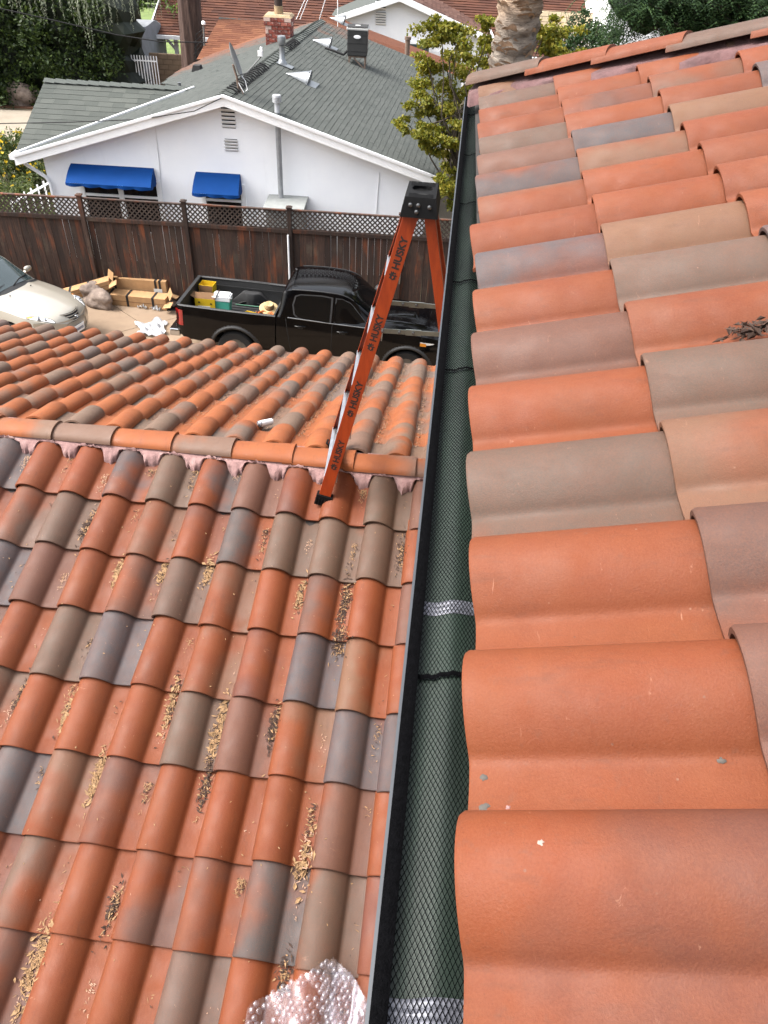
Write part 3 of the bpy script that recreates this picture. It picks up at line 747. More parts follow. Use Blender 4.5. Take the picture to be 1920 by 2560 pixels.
# roof boards (planes below the shingles)
A, B = P(RU, DN, RZ), P(ru(VB), VB, RZ); Cc = P(ER_+SKEW*(VB-DN), VB, ZER); Dd = P(ER_, DN, ZER); EE = P(EL, DN, ZEL)
nL = np.cross(EE-A, B-A)
def onL(x, y): d = ray(x, y); o = np.array([0, 0, CZ]); return o+d*(((A-o)@nL)/(d@nL))
W1 = P(uvz(onL(420, 191))[0], uvz(onL(420, 191))[1], onL(420, 191)[2])
far_rim = [onL(x, y) for x, y in ((350, 180), (386, 153), (460, 116), (572, 78), (640, 58))]
g = G(); g.add([A, Dd, Cc, B], [(0, 1, 2, 3)]); g.add([A, B]+far_rim[::-1]+[W1, EE], [tuple(range(4+len(far_rim)))])
WRv = uvz(W1)[1]; WRz = W1[2]; WL_ = P(EL+.0, WRv, WRz); g.add([EE, W1, WL_], [(0, 1, 2)])
g.v = [(x, y, z-.02) for x, y, z in g.v]
roof_n = nch(g.build('roof', 'grey_cap'))
shingles([A, Dd, Cc, B], B-A, A-Dd, .127, .33, 'shingles', 'shingle_grey', roof_n, False)
# left slope split in convex pieces
shingles([A, B, far_rim[4], far_rim[3], W1], B-A, A-EE, .127, .33, 'shingles', 'shingle_grey', roof_n, False)
shingles([EE, A, W1], B-A, A-EE, .127, .33, 'shingles', 'shingle_grey', roof_n, False)
shingles([W1, far_rim[3], far_rim[2], far_rim[1], far_rim[0]], B-A, A-EE, .127, .33, 'shingles', 'shingle_grey', roof_n, False)
shingles([EE, W1, WL_], UU, WL_-EE, .19, .34, 'shingle', 'shingle_plain', roof_n, True)
# ridge caps
def caps(a, b, n, mat, wd=.17):
    a, b = Vector(a), Vector(b); d = (b-a).normalized(); s = d.cross(Vector((0, 0, 1))).normalized()
    for i in range(n):
        p0, p1 = a.lerp(b, i/n), a.lerp(b, (i+1.15)/n); h0, h1 = .045, .02
        q = [p0-s*wd+Vector((0, 0, h0-.055)), p0+Vector((0, 0, h0)), p0+s*wd+Vector((0, 0, h0-.055)), p1-s*wd+Vector((0, 0, h1-.055)), p1+Vector((0, 0, h1)), p1+s*wd+Vector((0, 0, h1-.055))]
        q += [p0-s*wd-Vector((0, 0, .02)), p0+Vector((0, 0, h0-.03)), p0+s*wd-Vector((0, 0, .02))]
        g = G(); g.add(q, [(0, 1, 4, 3), (1, 2, 5, 4), (6, 7, 1, 0), (7, 8, 2, 1)]); g.build('ridge_cap', mat, roof_n)
caps(A, B, 44, 'grey_cap'); caps(WL_, W1+UU*.1, 14, 'grey_cap')
# far wing covered in needles, behind the chimney
w0, w1 = at_v(474, 39, 32.5), at_v(610, 52, 32.5); w2, w3 = at_v(640, 66, 29.8), at_v(425, 128, 28.2)
g = G(); g.add([w3, w2, w1, w0], [(0, 1, 2, 3)]); g.v = [(x, y, z-.02) for x, y, z in g.v]; g.build('roof', 'shingle_litter', roof_n)
shingles([w3, w2, w1, w0], UU, w0-w3, .2, .36, 'shingles', 'shingle_litter', roof_n, False)
caps(w0, w1, 10, 'grey_cap')
# needle-strewn roof beyond the right slope
b0, b1, b2, b3 = at_v(686, 50, 31.4), at_v(1010, 178, 30.9), at_v(1030, 150, 32.5), at_v(715, 32, 34)
g = G(); g.add([b0, b1, b2, b3], [(0, 1, 2, 3)]); g.v = [(x, y, z-.02) for x, y, z in g.v]; g.build('roof', 'shingle_litter', roof_n)
shingles([b0, b1, b2, b3], b1-b0, b3-b0, .2, .36, 'shingles', 'shingle_litter', roof_n, False)
# rake boards, eave gutter, valley flashing
g = G(); 
for a, b in ((EE, A), (A, Dd)):
    q = [a+np.array([0, 0, .01]), b+np.array([0, 0, .01]), b-np.array([0, 0, .22]), a-np.array([0, 0, .22])]
    if a is A: q = [q[0]+UU*.001, q[1], q[2], q[3]+UU*.001]
    g.prism(q, -VV*.035, VV*.0)
nch(g.build('rake_board', 'white_trim', roof_n), roof_n)
g = G()
for a, b in ((EE, A), (A, Dd)): g.bar(a-VV*.055+np.array([0, 0, -.01]), b-VV*.055+np.array([0, 0, -.01]), .05, .055)
g.build('drip_edge', 'white_metal', roof_n)
g = G(); g.bar(P(EL-.06, DN-.02, ZEL-.05), P(EL-.06, DN+3.4, ZEL-.05), .12, .11); g.bar(EE+np.array([0, 0, .035]), W1+np.array([0, 0, .03]), .05, .05); g.build('eave_gutter', 'white_metal', roof_n, None, .008)
g = G(); g.tube([P(EL+.05, DN+.12, ZEL-.12), P(EL+.12, DN+.2, ZEL-.24), P(wl-.02, WV-.03, ZEL-.55), P(wl+.06, WV-.06, ZEL-.68), P(wl+.07, WV-.06, GZ0+.1)], .042, 8); nch(g.build('downspout', 'white_metal', None, 60))
g = G()
for a, b in ((EE, A), (A, Dd)): g.add([a+VV*.0-np.array([0, 0, .2]), b-np.array([0, 0, .2]), b+VV*.42-np.array([0, 0, .2]), a+VV*.42-np.array([0, 0, .2])], [(0, 1, 2, 3)])
nch(g.build('soffit', 'white_trim'))
# louvred gable vents
def louvre(x0, y0, x1, y1, n):
    a, b = at_v(x0, y0, WV-.02), at_v(x1, y1, WV-.02); ua, ub = sorted((a@UU, b@UU)); zb, zz = sorted((a[2], b[2]))
    g = G(); g.box(P((ua+ub)/2, WV-.004, (zb+zz)/2), (ub-ua, .02, zz-zb), Rz); v = nch(g.build('gable_vent', 'dark_gap'), None)
    for i in range(n):
        z = zb+(zz-zb)*(i+.5)/n; g = G(); g.box(P((ua+ub)/2, WV-.03, z), (ub-ua+.02, .012, (zz-zb)/n*.95), Rz @ Matrix.Rotation(.7, 3, 'X')); g.build('slat', 'white_trim', v)
louvre(476, 224, 509, 278, 6); louvre(485, 300, 514, 328, 4)
# windows with blue awnings
def window(x0, x1, ytop, n, zbot):
    a, b = at_v(x0, ytop, WV-.03), at_v(x1, ytop, WV-.03); ua, ub = a@UU, b@UU; zt2 = a[2]; zb = zbot
    g = G(); um = (ua+ub)/2
    g.box(P(um, WV-.01, zt2), (ub-ua+.1, .06, .06), Rz); g.box(P(um, WV-.02, zb), (ub-ua+.14, .09, .06), Rz)
    for i in range(n+1): g.box(P(ua+(ub-ua)*i/n, WV-.01, (zb+zt2)/2), (.12, .058, zt2-zb), Rz)
    wn = nch(g.build('window', 'white_trim'))
    for i in range(n):
        p0 = ua+(ub-ua)*i/n+.035; p1 = ua+(ub-ua)*(i+1)/n-.035
        g = G(); g.box(P((p0+p1)/2, WV+.0, (zb+zt2)/2), (p1-p0, .012, zt2-zb-.06), Rz); g.build('pane', 'dark_glass', wn)
        g = G(); g.box(P((p0+p1)/2, WV-.012, zb+(zt2-zb)*.70), (p1-p0, .03, .06), Rz); g.build('sash', 'white_trim', wn)
def awning(tl, tr, dp, drop, val, n):
    a, b = at_v(*tl, WV-.02), at_v(*tr, WV-.02); ua, ub = a@UU, b@UU; z = (a[2]+b[2])/2
    pr = lambda t: (WV-.02-dp*t, z-drop*(.12*t+.88*t*t*.55+.33*t))
    aw = G(); aw.grid(lambda s, t: P(ua-.02*t+(ub-ua+.04*t)*s, *pr(t)), 14, 8, True)
    ve, ze = pr(1)
    for u_, fl in ((ua, False), (ub, True)):
        pts = [P(u_+(-.02 if not fl else .02)*t, *pr(t)) for t in (0, .25, .5, .75, 1)]+[P(u_+(-.02 if not fl else .02), WV-.02, ze)]
        aw.add(pts, [tuple(range(6)) if fl else tuple(range(6))[::-1]])
    o = nch(aw.build('awning', 'blue_canvas', None, 50))
    def vz(s): return ze-val*(.62+.38*abs(math.sin(s*math.pi*n)))
    g = G(); g.grid(lambda s, t: P(ua-.02+(ub-ua+.04)*s, ve-.004-.012*t*math.sin(s*math.pi*n*2), ze+(vz(s)-ze)*t), n*10, 4, True)
    for u_ in (ua-.02, ub+.02): g.grid(lambda s, t: P(u_, ve+(WV-.03-ve)*s, ze+((ze-val*(.62+.38*abs(math.sin(s*math.pi*2))))-ze)*t), 20, 3, u_ > ua)
    g.build('valance', 'blue_canvas', o, 60)
window(172, 340, 384, 2, GZ0+.75); awning((153, 353), (332, 363), .50, .31, .085, 5)
window(436, 524, 396, 1, GZ0+.8); awning((423, 371), (519, 376), .50, .36, .085, 3)
# wall lines, tall flue on the wall, small lamp
for x0, y0, x1, y1 in ((334, 262, 354, 455), (819, 373, 812, 470)):
    a, b = at_v(x0, y0, WV-.015), at_v(x1, y1, WV-.015); g = G(); g.tube([a, b], .012, 6); nch(g.build('conduit', 'white_metal'))
a = at_v(607, 425, WV-.2); fu, fz = a@UU, uvz(at_v(604, 207, WV-.2))[2]
g = G(); g.lathe([(.062, 0), (.062, fz-a[2]-.35), (.066, fz-a[2]-.34), (.066, fz-a[2]-.32), (.06, fz-a[2]-.31), (.06, fz-a[2])], 16, P(fu, WV-.2, a[2]))
g.tube([P(fu, WV-.2, a[2]+.02), P(fu+.02, WV-.2, a[2]-.08), P(fu+.05, WV-.12, a[2]-.2)], .06, 12)
plain('bright_pipe', hexc(196, 199, 204), .4, metal=.25, var=.15, scale=9)
fl = nch(g.build('flue_pipe', 'bright_pipe', None, 40))
g = G(); g.lathe([(.06, -.14), (.095, -.13), (.098, -.02), (.098, .0), (.09, .015), (.02, .02)], 16, P(fu, WV-.2, fz))
for k in range(4): g.lathe([(.1, -.12+.03*k), (.104, -.113+.03*k), (.1, -.106+.03*k)], 16, P(fu, WV-.2, fz), None, False)
g.build('flue_cap', 'bright_pipe', fl, 40)
a2 = uvz(at_v(619, 438, WV-.4)); g = G(); g.box(P(a2[0], WV-.45, (a2[2]+GZ0)/2), (.85, .85, a2[2]-GZ0), Rz); g.box(P(a2[0], WV-.46, a2[2]+.02), (.95, .95, .05), Rz); nch(g.build('utility_cabinet', plain('pale_grey', hexc(168, 172, 170), .6), None, None, .01))
# roof pieces: right slope helper
nR = np.cross(Dd-A, B-A)
def onRt(x, y, lift=0.): d = ray(x, y); o = np.array([0, 0, CZ]); q = A+np.array([0, 0, lift]); return o+d*(((q-o)@nR)/(d@nR))
# flue by the ridge
p = onRt(610, 138); g = G(); g.lathe([(.16, -.05), (.09, .1), (.075, .12), (.075, .45)], 14, p); g.lathe([(.075, .42), (.11, .44), (.11, .6), (.1, .63)], 14, p)
fl2 = g.build('flue_pipe', 'galvanised', roof_n, 40); g = G(); g.box(p+np.array([.1, -.12, .0]), (.42, .3, .02), Matrix.Rotation(.28, 3, 'Y')); g.build('flashing', 'galvanised', fl2)
p = at_v(391, 213, 21.5); g = G(); g.lathe([(.12, -.1), (.05, .1), (.045, .42)], 12, (p[0], p[1], p[2]-.05)); g.build('flue_pipe', 'galvanised', roof_n, 40)
# half-cone dormer vents
def dormer_vent(x, y, L, r):
    p = onRt(x, y); dn = (Dd-A)/np.linalg.norm(Dd-A); al = (B-A)/np.linalg.norm(B-A); nn_ = np.cross(dn, al); nn_ = nn_ if nn_[2] > 0 else -nn_
    g = G(); g.grid(lambda s, t: p-dn*L*(1-s)+(al*math.cos(math.pi*t)+nn_*math.sin(math.pi*t)*1.1)*r*s+nn_*.02, 6, 14); o = g.build('roof_vent', 'galvanised', roof_n, 50)
    for k in range(4):
        hgt = r*1.05*(k+.5)/4; hw = r*math.sqrt(max(0, 1-((k+.5)/4)**2))*.95; g = G(); g.bar(p-al*hw+nn_*(hgt+.02)-dn*.03, p+al*hw+nn_*(hgt+.02)-dn*.03, .02, .05); g.build('louvre', 'galvanised', o)
    g = G(); q = [p+al*r*.92+nn_*.02-dn*.07, p-al*r*.92+nn_*.02-dn*.07]; g.add([q[0], q[1], p+nn_*r*1.0-dn*.07-al*r*.3, p+nn_*r*1.0-dn*.07+al*r*.3], [(0, 1, 2, 3)]); g.build('opening', 'dark_gap', o)
    g = G(); g.box(p+dn*.08+nn_*.012, (.3, r*2.1, .01), Matrix([dn, al, nn_]).transposed()); g.build('flashing', 'galvanised', o)
dormer_vent(667, 180, .62, .26); dormer_vent(712, 103, .55, .24); dormer_vent(742, 52, .5, .22)
p = onL(427, 152); g = G(); g.box(p+np.array([0, 0, .06]), (.28, .3, .16), None, .7); g.build('roof_vent', 'dark_gap', roof_n)
# corrugated ridge vent strips
for t0, t1 in ((.03, .3), (.52, .63)):
    for k in range(int(44*(t1-t0)*1.5)):
        t = t0+(t1-t0)*k/int(44*(t1-t0)*1.5); q = A+(B-A)*t; g = G(); s_ = UU
        g.tube([q+s_*.24+np.array([0, 0, -.03]), q+s_*.12+np.array([0, 0, .06]), q+s_*.0+np.array([0, 0, .085])], .02, 5); g.build('vent_rib', 'dark_gap', roof_n)
# chimney of single bricks
def brick_mat():
    m = Mat('brick'); oi = m.n('ObjectInfo'); co = m.coord(); c = m.ramp(oi.outputs['Random'], [(0, hexc(112, 52, 42)), (.4, hexc(140, 66, 52)), (.75, hexc(160, 88, 72)), (.9, hexc(196, 168, 156)), (1, hexc(206, 188, 180))], 'CONSTANT')
    m.set(col=m.mix(m.mapr(m.noise(co, 20, 5), .5, .75, 0, .6), c, hexc(204, 190, 182)), rough=.9); m.bump(m.noise(co, 60, 3), .4, .006); MATS['brick'] = m.m
brick_mat(); plain('brick_mortar', hexc(214, 200, 192), .95, var=.2, scale=20); plain('cap_mortar', hexc(170, 148, 116), .9, var=.2, scale=8)
plain('rust_flue', hexc(52, 34, 28), .7, var=.4)
cv = 26.2; cb = at_v(601, 98, cv); cu0, cu1 = at_v(573, 60, cv)@UU, at_v(627, 60, cv)@UU; cz0 = cb[2]-.45; cz1 = at_v(600, 38, cv)[2]
cw = cu1-cu0; cd = .62
g = G(); g.box(P((cu0+cu1)/2, cv+cd/2, (cz0+cz1)/2), (cw-.03, cd-.03, cz1-cz0), Rz); ch = nch(g.build('chimney', 'brick_mortar'))
nrow = 11; hrow = (cz1-cz0)/nrow; bme = G().box((0, 0, 0), (.205, .09, hrow-.012)).mesh('brick', 'brick', None, .004)
for r_ in range(nrow):
    z = cz0+hrow*(r_+.5); flare = .035 if r_ >= nrow-2 else 0
    nb = 4; wb = (cw+2*flare)/nb
    for k in range(nb+(r_ % 2)):
        x = cu0-flare+wb*(k+.5)-(wb/2 if r_ % 2 else 0); x0_, x1_ = max(cu0-flare, x-wb/2), min(cu1+flare, x+wb/2)
        if x1_-x0_ < .03: continue
        b = link('brick', bme, ch); b.location = P((x0_+x1_)/2, cv+.03-flare, z); b.rotation_euler = (0, 0, rz); b.scale.x = (x1_-x0_-.012)/.205
    for sx in (cu0+.03-flare, cu1-.03+flare):
        for k in range(3): b = link('brick', bme, ch); b.location = P(sx, cv+.1+cd*(k+.35)/3.4, z); b.rotation_euler = (0, 0, rz+math.pi/2); b.scale.x = .93
g = G(); g.box(P((cu0+cu1)/2, cv+cd/2, cz1+.03), (cw+.1, cd+.1, .06), Rz, .85); g.build('chimney_crown', 'cap_mortar', ch)
g = G(); g.lathe([(.13, -.05), (.13, .16)], 16, P((cu0+cu1)/2, cv+cd/2, cz1+.1)); g.build('flue_liner', 'cap_mortar', ch, 40)
g = G(); g.lathe([(.12, .16), (.12, .6), (.2, .61), (.2, .65)], 16, P((cu0+cu1)/2, cv+cd/2, cz1+.1)); g.build('chimney_pot', 'rust_flue', ch, 40)
# white picket side gate and low wall at the left corner
gt = thing('picket_gate', 'white metal picket gate beside the left corner of the white house', 'gate', P(wl-.7, WV+.1, GZ0))
g0 = at_v(77, 415, WV+.2); g1 = at_v(100, 350, WV+3.0)
for k in range(9):
    t = k/8; g = G(); q = np.array(P(wl-.75+.05*k, WV-.6+.28*k, 0)); g.box((q[0], q[1], GZ0+.8), (.03, .03, 1.6)); o = g.build('bar', 'white_metal', gt); o.matrix_parent_inverse = Matrix.Translation(-Vector(gt.location))
g = G(); qa, qb = P(wl-.75, WV-.6, GZ0+1.5), P(wl-.35, WV+1.64, GZ0+1.5); g.bar(qa, qb, .03, .04); g.bar(qa-np.array([0, 0, 1.2]), qb-np.array([0, 0, 1.2]), .03, .04); o = g.build('rail', 'white_metal', gt); o['kind'] = 'stuff'; o.matrix_parent_inverse = Matrix.Translation(-Vector(gt.location))

# ------------------------------------------------------------------ air conditioner and satellite dish on that roof
plain('ac_dark', hexc(58, 58, 58), .6, var=.1, scale=40); plain('ac_top', hexc(206, 206, 204), .5, var=.06); plain('rusty_steel', hexc(140, 118, 104), .7, var=.3)
base = onRt(772, 138); pz = base[2]+.42
acs = 0.58
ac = thing('air_conditioner', 'dark grey box air conditioner with pale top on a steel stand on the shingle roof', 'air conditioner', base, rz)
def ach(o): return tag(o)
ac.location = base
bz = .24; hgt = .64
g = G(); g.box((0, 0, bz+hgt/2), (acs, acs, hgt)); g.build('casing', 'ac_dark', ac, None, .03)
for k in range(4):
    g = G(); g.box((0, 0, bz+.12+k*.2), (acs+.012, acs+.012, .008)); g.build('grille_rib', 'dark_gap', ac)
g = G(); g.box((0, 0, bz+hgt+.03), (acs+.05, acs+.05, .06)); g.build('top_cover', 'ac_top', ac, None, .02)
g = G(); g.lathe([(.25, 0), (.25, .012), (.22, .02), (.2, .01)], 24, (0, 0, bz+hgt+.06)); g.lathe([(.08, 0), (.08, .03)], 16, (0, 0, bz+hgt+.062)); g.build('fan_guard', 'ac_top', ac, 40)
g = G(); g.lathe([(.055, -.012), (.055, .012), (.03, .016)], 20, (0, -acs/2-.016, bz+hgt*.76), Matrix.Rotation(math.pi/2, 3, 'X') @ Matrix.Diagonal((1.9, .8, 1)).to_3x3()); g.build('badge', 'white_metal', ac)
g = G()
for sx in (-1, 1):
    for sy in (-1, 1): g.bar((sx*.23, sy*.23, -.05-.07*sx), (sx*.23, sy*.23, bz), .04, .04)
g.bar((-.26, -.23, bz-.02), (.26, -.23, bz-.02), .04, .04); g.bar((-.26, .23, bz-.02), (.26, .23, bz-.02), .04, .04); g.bar((-.23, -.26, bz-.02), (-.23, .26, bz-.02), .04, .04); g.bar((-.1, -.23, bz-.05), (.22, -.23, -.08), .03, .03); st_ = g.build('stand', 'rusty_steel', ac); st_['kind'] = 'stuff'
g = G(); g.tube([(-.24, -.1, .38), (-.4, -.15, .24), (-.7, -.1, .32), (-.95, 0, .36)], .035, 8); g.build('hose', 'dark_gap', ac, 50)
p = onRt(517, 200); dish = thing('satellite_dish', 'grey satellite dish on a bracket near the gable peak of the white house', 'satellite dish', p)
plain('dish_grey', hexc(128, 130, 132), .5, var=.1)
dm = Matrix.Rotation(R(-100), 3, 'Z') @ Matrix.Rotation(R(62), 3, 'X')
dn_ = Vector((.93, .15, .33)).normalized(); rq = dn_.to_track_quat('Z', 'Y').to_matrix()
g = G(); g.lathe([(.0, -.05), (.12, -.045), (.22, -.03), (.3, -.008), (.33, .008), (.335, .004), (.3, -.018), (.2, -.042), (.0, -.06)], 28, (-.02, 0, .62), rq @ Matrix.Diagonal((.85, 1.1, 1)).to_3x3(), False); g.build('reflector', 'dish_grey', dish, 50)
g = G(); g.tube([(0, 0, -.1), (-.03, 0, .3), (-.1, 0, .55)], .025, 8); g.tube([(.12, -.05, -.06), (-.04, 0, .3)], .012, 6); g.build('mast', 'rusty_steel', dish, 50)
g = G(); g.tube([(-.04, 0, .32), (.2, .05, .4), (.52, .1, .72)], .014, 6); g.build('arm', 'dish_grey', dish, 50)
g = G(); g.box((.5, .1, .78), (.09, .09, .1)); g.tube([(.53, .1, .72), (.53, .12, .9)], .03, 8); g.build('receiver', 'white_metal', dish)
g = G(); g.tube([(0, -.02, .2), (.12, -.05, .02), (.2, -.04, .08), (.16, -.02, .25), (.08, 0, .34)], .008, 6); g.build('cable', 'white_metal', dish, 50)
# ------------------------------------------------------------------ vehicles
def car_paint(name, col, metal=0., rough=.25, flake=0.):
    m = Mat(name); co = m.coord(); c = col
    if flake: c = m.mix(m.mapr(m.noise(co, 900, 2), .35, .65, 0, .25), col, tuple(min(1, x*1.25) for x in col[:3])+(1,))
    dirt = m.noise(co, 2.5, 6, .7)
    m.set(col=m.mix(m.mapr(dirt, .5, .8, 0, .02 if rough < .3 else .08), c, hexc(120, 112, 100)), metal=metal, rough=m.mapr(dirt, .3, .8, rough, rough+.12), coat=.0 if rough < .3 else 1., coatr=.04, spec=.27 if rough < .3 else .5); MATS[name] = m.m
car_paint('black_paint', hexc(4, 4, 6), 0, .06); car_paint('champagne_paint', hexc(186, 179, 165), .4, .32, 1)
plain('black_plastic', hexc(28, 29, 31), .6, var=.15, bump=.2, bscale=300); plain('bed_liner', hexc(30, 31, 33), .75, var=.25, bump=.4, bscale=120)
plain('rubber', hexc(22, 22, 23), .85, var=.15); plain('chrome', hexc(200, 202, 204), .12, metal=1., var=.03); plain('alloy', hexc(120, 122, 124), .35, metal=.9, var=.05)
plain('seam', hexc(3, 3, 3), .9); plain('seam_grey', hexc(70, 66, 60), .9)
glassm('car_glass', (.003, .0035, .004), .03, .35, 0.); glassm('windscreen_glass', (.05, .075, .075), .03)
m = Mat('lamp_lens'); m.set(col=(.80, .81, .80, 1), rough=.12, metal=.15, coat=1.); MATS['lamp_lens'] = m.m
m = Mat('red_lens'); m.set(col=(.35, .01, .01, 1), rough=.1, coat=1.); MATS['red_lens'] = m.m
m = Mat('amber_lens'); m.set(col=(.85, .3, .02, 1), rough=.15, coat=1.); MATS['amber_lens'] = m.m
def smooth_interp(xs, ys):
    """monotone cubic through key values"""
    xs = np.array(xs, float); ys = np.array(ys, float); h = np.diff(xs); dl = np.diff(ys)/h; d = np.zeros(len(xs)); d[0], d[-1] = dl[0], dl[-1]
    for i in range(1, len(xs)-1):
        if dl[i-1]*dl[i] > 0: d[i] = 2*dl[i-1]*dl[i]/(dl[i-1]+dl[i])
    def f(x):
        i = min(max(int(np.searchsorted(xs, x)-1), 0), len(xs)-2); q = min(max((x-xs[i])/h[i], 0), 1)
        return (2*q**3-3*q**2+1)*ys[i]+(q**3-2*q**2+q)*h[i]*d[i]+(-2*q**3+3*q**2)*ys[i+1]+(q**3-q**2)*h[i]*d[i+1]
    return f
def wheel(par, x, y, r, wd, side):
    rot = Matrix.Rotation(math.pi/2, 3, 'X')
    wh = link('wheel', None, par); wh.location = (x, y, r); wh.empty_display_size = .1
    g = G(); g.lathe([(r*.62, -wd/2), (r*.93, -wd/2), (r, -wd*.36), (r, wd*.36), (r*.93, wd/2), (r*.62, wd/2), (r*.6, 0)], 36, (0, 0, 0), rot); g.build('tyre', 'rubber', wh, 40)
    g = G(); yo = side*wd*.42
    g.lathe([(r*.63, -.01), (r*.6, .01), (r*.5, .0), (r*.16, .012), (0.01, .02)] if side < 0 else [(r*.63, .01), (r*.6, -.01), (r*.5, .0), (r*.16, -.012), (.01, -.02)], 30, (0, yo, 0), rot, False)
    for k in range(6):
        a = k*math.pi/3; g.bar((math.cos(a)*r*.12, yo+side*.012, math.sin(a)*r*.12), (math.cos(a)*r*.58, yo+side*.012, math.sin(a)*r*.58), .05, .02, (0, 1, 0))
    g.build('rim', 'alloy', wh, 40)
def arch_bottom(x, zb, wheels, ra):
    z = zb
    for wx, wz in wheels:
        d = abs(x-wx)
        if d < ra: z = max(z, wz+math.sqrt(max(0, ra*ra-d*d)))
    return z
def dense_x(x0, x1, n, extra): return sorted(set([round(x0+(x1-x0)*i/n, 4) for i in range(n+1)]+[round(e, 4) for e in extra]))

# ---- black pickup with a long bed; x forward, near side = -y
def pickup():
    L, WB, W = 5.73, 3.57, 1.86; xr = 1.22; xf = xr+WB; WR = .385
    T = thing('pickup_truck', 'black crew-cab pickup truck parked beside the fence with tools in its open bed', 'pickup truck')
    wheels = [(xr, WR), (xf, WR)]; ra = .475
    zb = smooth_interp([0, .15, .5, 4.6, 5.3, L], [.62, .52, .48, .46, .42, .55])
    hw = smooth_interp([0, .12, .6, 2, 3.8, 4.9, 5.35, 5.6, L], [.86, .90, .915, .92, .925, .93, .90, .80, .62])
    xg = 2.06                                   # gap between bed and cab
    zrail = 1.215
    zsh = smooth_interp([0, 2.06, 3.2, 4.05, 4.25, 4.9, 5.4, L], [1.2, 1.2, 1.175, 1.165, 1.16, 1.14, 1.08, .93])   # shoulder line
    ex = [w_[0]+ra*math.cos(math.pi*k/16) for w_ in wheels for k in range(17)]
    def side_y(x, t):                            # t 0 bottom .. 1 shoulder
        b = hw(x); y = b-.05*(1-t)**2.2+.012*math.sin(min(1, t*1.2)*math.pi)-.028*max(0, t-.72)/.28
        for wx, _ in wheels:
            k = math.exp(-((x-wx)/.52)**4); y += .035*k*(1-abs(t-.35))
        return y
    def side(x0, x1, nm, sgn, par, n=60):
        xs = [x for x in dense_x(x0, x1, n, ex) if x0 <= x <= x1]; g = G(); nt_ = 12
        def fn(a, b):
            x = xs[round(a*(len(xs)-1))]; z0 = arch_bottom(x, zb(x), wheels, ra); z1 = zsh(x); z = z0+(z1-z0)*b
            tt = (z-zb(x))/(z1-zb(x)); return (x, sgn*side_y(x, tt), z)
        g.grid(fn, len(xs)-1, nt_, sgn > 0); return g.build(nm, 'black_paint', par, 50)
    body = None
    for sgn in (-1, 1):
        side(0.02, xg-.012, 'bed_side', sgn, T, 40)
        side(xg+.012, L-.02, 'cab_side', sgn, T, 80)
        # fender flares
        for wx, wz in wheels:
            g = G()
            def fl(a, b):
                ang = math.pi*(-.06+1.12*a); rr = ra-.005+.085*b; x = wx+rr*math.cos(ang); z = wz+rr*math.sin(ang)
                t = (min(max(z, zb(x)), zsh(x))-zb(x))/(zsh(x)-zb(x)); return (x, sgn*(side_y(x, t)+.028*math.sin(math.pi*min(1, b*1.15+.12))), max(z, .42))
            g.grid(fl, 28, 5, sgn < 0); g.build('fender_flare', 'black_plastic', T, 50)
            g = G(); g.grid(lambda a, b: (wx+(ra)*math.cos(math.pi*a), sgn*(side_y(wx, .3)-.02-.35*b), wz+ra*math.sin(math.pi*a)), 20, 2, sgn > 0); g.build('wheel_well', 'seam', T, 50)
    # bed: rails, floor, inner walls, tailgate
    rw = .075
    for sgn in (-1, 1):
        g = G(); g.grid(lambda a, b: (.03+(xg-.05)*a, sgn*(side_y(.03+(xg-.05)*a, 1)+.004-rw*b), zrail-.016+.022*math.sin(math.pi*min(1, b*1.0+.0))), 24, 5, sgn < 0); g.build('bed_rail', 'black_plastic', T, 60)
        g = G(); yi = .82
        g.grid(lambda a, b: (.06+(xg-.1)*a, sgn*(yi+.02-.05*(1-b)), .72+(zrail-.72)*b), 20, 4, sgn < 0); g.build('bed_wall', 'bed_liner', T, 60)
        g = G(); g.grid(lambda a, b: (xr-.5+a, sgn*(.80-.24*min(1, 2.2*min(a, 1-a)+.05)*(1-b**3)), .72+.30*min(1, 3.2*min(a, 1-a))*(1 if b > .4 else b/.4) if b < .99 else .72+.3*min(1, 3.2*min(a, 1-a))), 24, 6, sgn < 0)
        g.build('wheel_box', 'bed_liner', T, 50)
        g = G(); g.bar((.1, sgn*.79, 1.06), (xg-.1, sgn*.79, 1.06), .02, .03); g.build('bed_channel', 'black_plastic', T)
    g = G(); g.box((xg/2, 0, .71), (xg-.08, 1.62, .04))
    fl = g.build('bed_floor', 'bed_liner', T)
    for k in range(9): g = G(); g.box((xg/2, -.64+.16*k, .738), (xg-.12, .06, .016)); g.build('floor_rib', 'bed_liner', fl)
    g = G(); g.grid(lambda a, b: (.015-.02*math.sin(math.pi*b), -.84+1.68*a, .62+(zrail-.0-.62)*b), 16, 8); g.build('tailgate', 'black_paint', T, 50)
    g = G(); g.box((.055, 0, .95), (.02, 1.6, .5)); g.box((.04, 0, zrail+.0), (.075, 1.68, .02)); g.build('tailgate_inner', 'black_plastic', T, None, .006)
    g = G(); g.box((xg-.04, 0, .97), (.03, 1.66, .50)); g.build('bed_front', 'bed_liner', T)
    g = G(); g.box((-.1, 0, .58), (.18, 1.62, .16)); g.box((-.06, -.74, .6), (.22, .26, .15)); g.box((-.06, .74, .6), (.22, .26, .15)); g.build('rear_bumper', 'chrome', T, None, .035)
    for sgn in (-1, 1):
        g = G()
        def tl(a, b): x = .0+.15*a*(1-.35*b*0); z = .80+.33*b; return (x-.012*(1-a), sgn*(side_y(max(x, .02), .75)+.012-.06*(1-a)**3), z)
        g.grid(tl, 8, 8, sgn > 0); g.grid(lambda a, b: (-.012-.002*b, sgn*(side_y(.02, .75)-.05-.12*a), .80+.33*b), 4, 6, sgn < 0); g.build('tail_light', 'red_lens', T, 50)
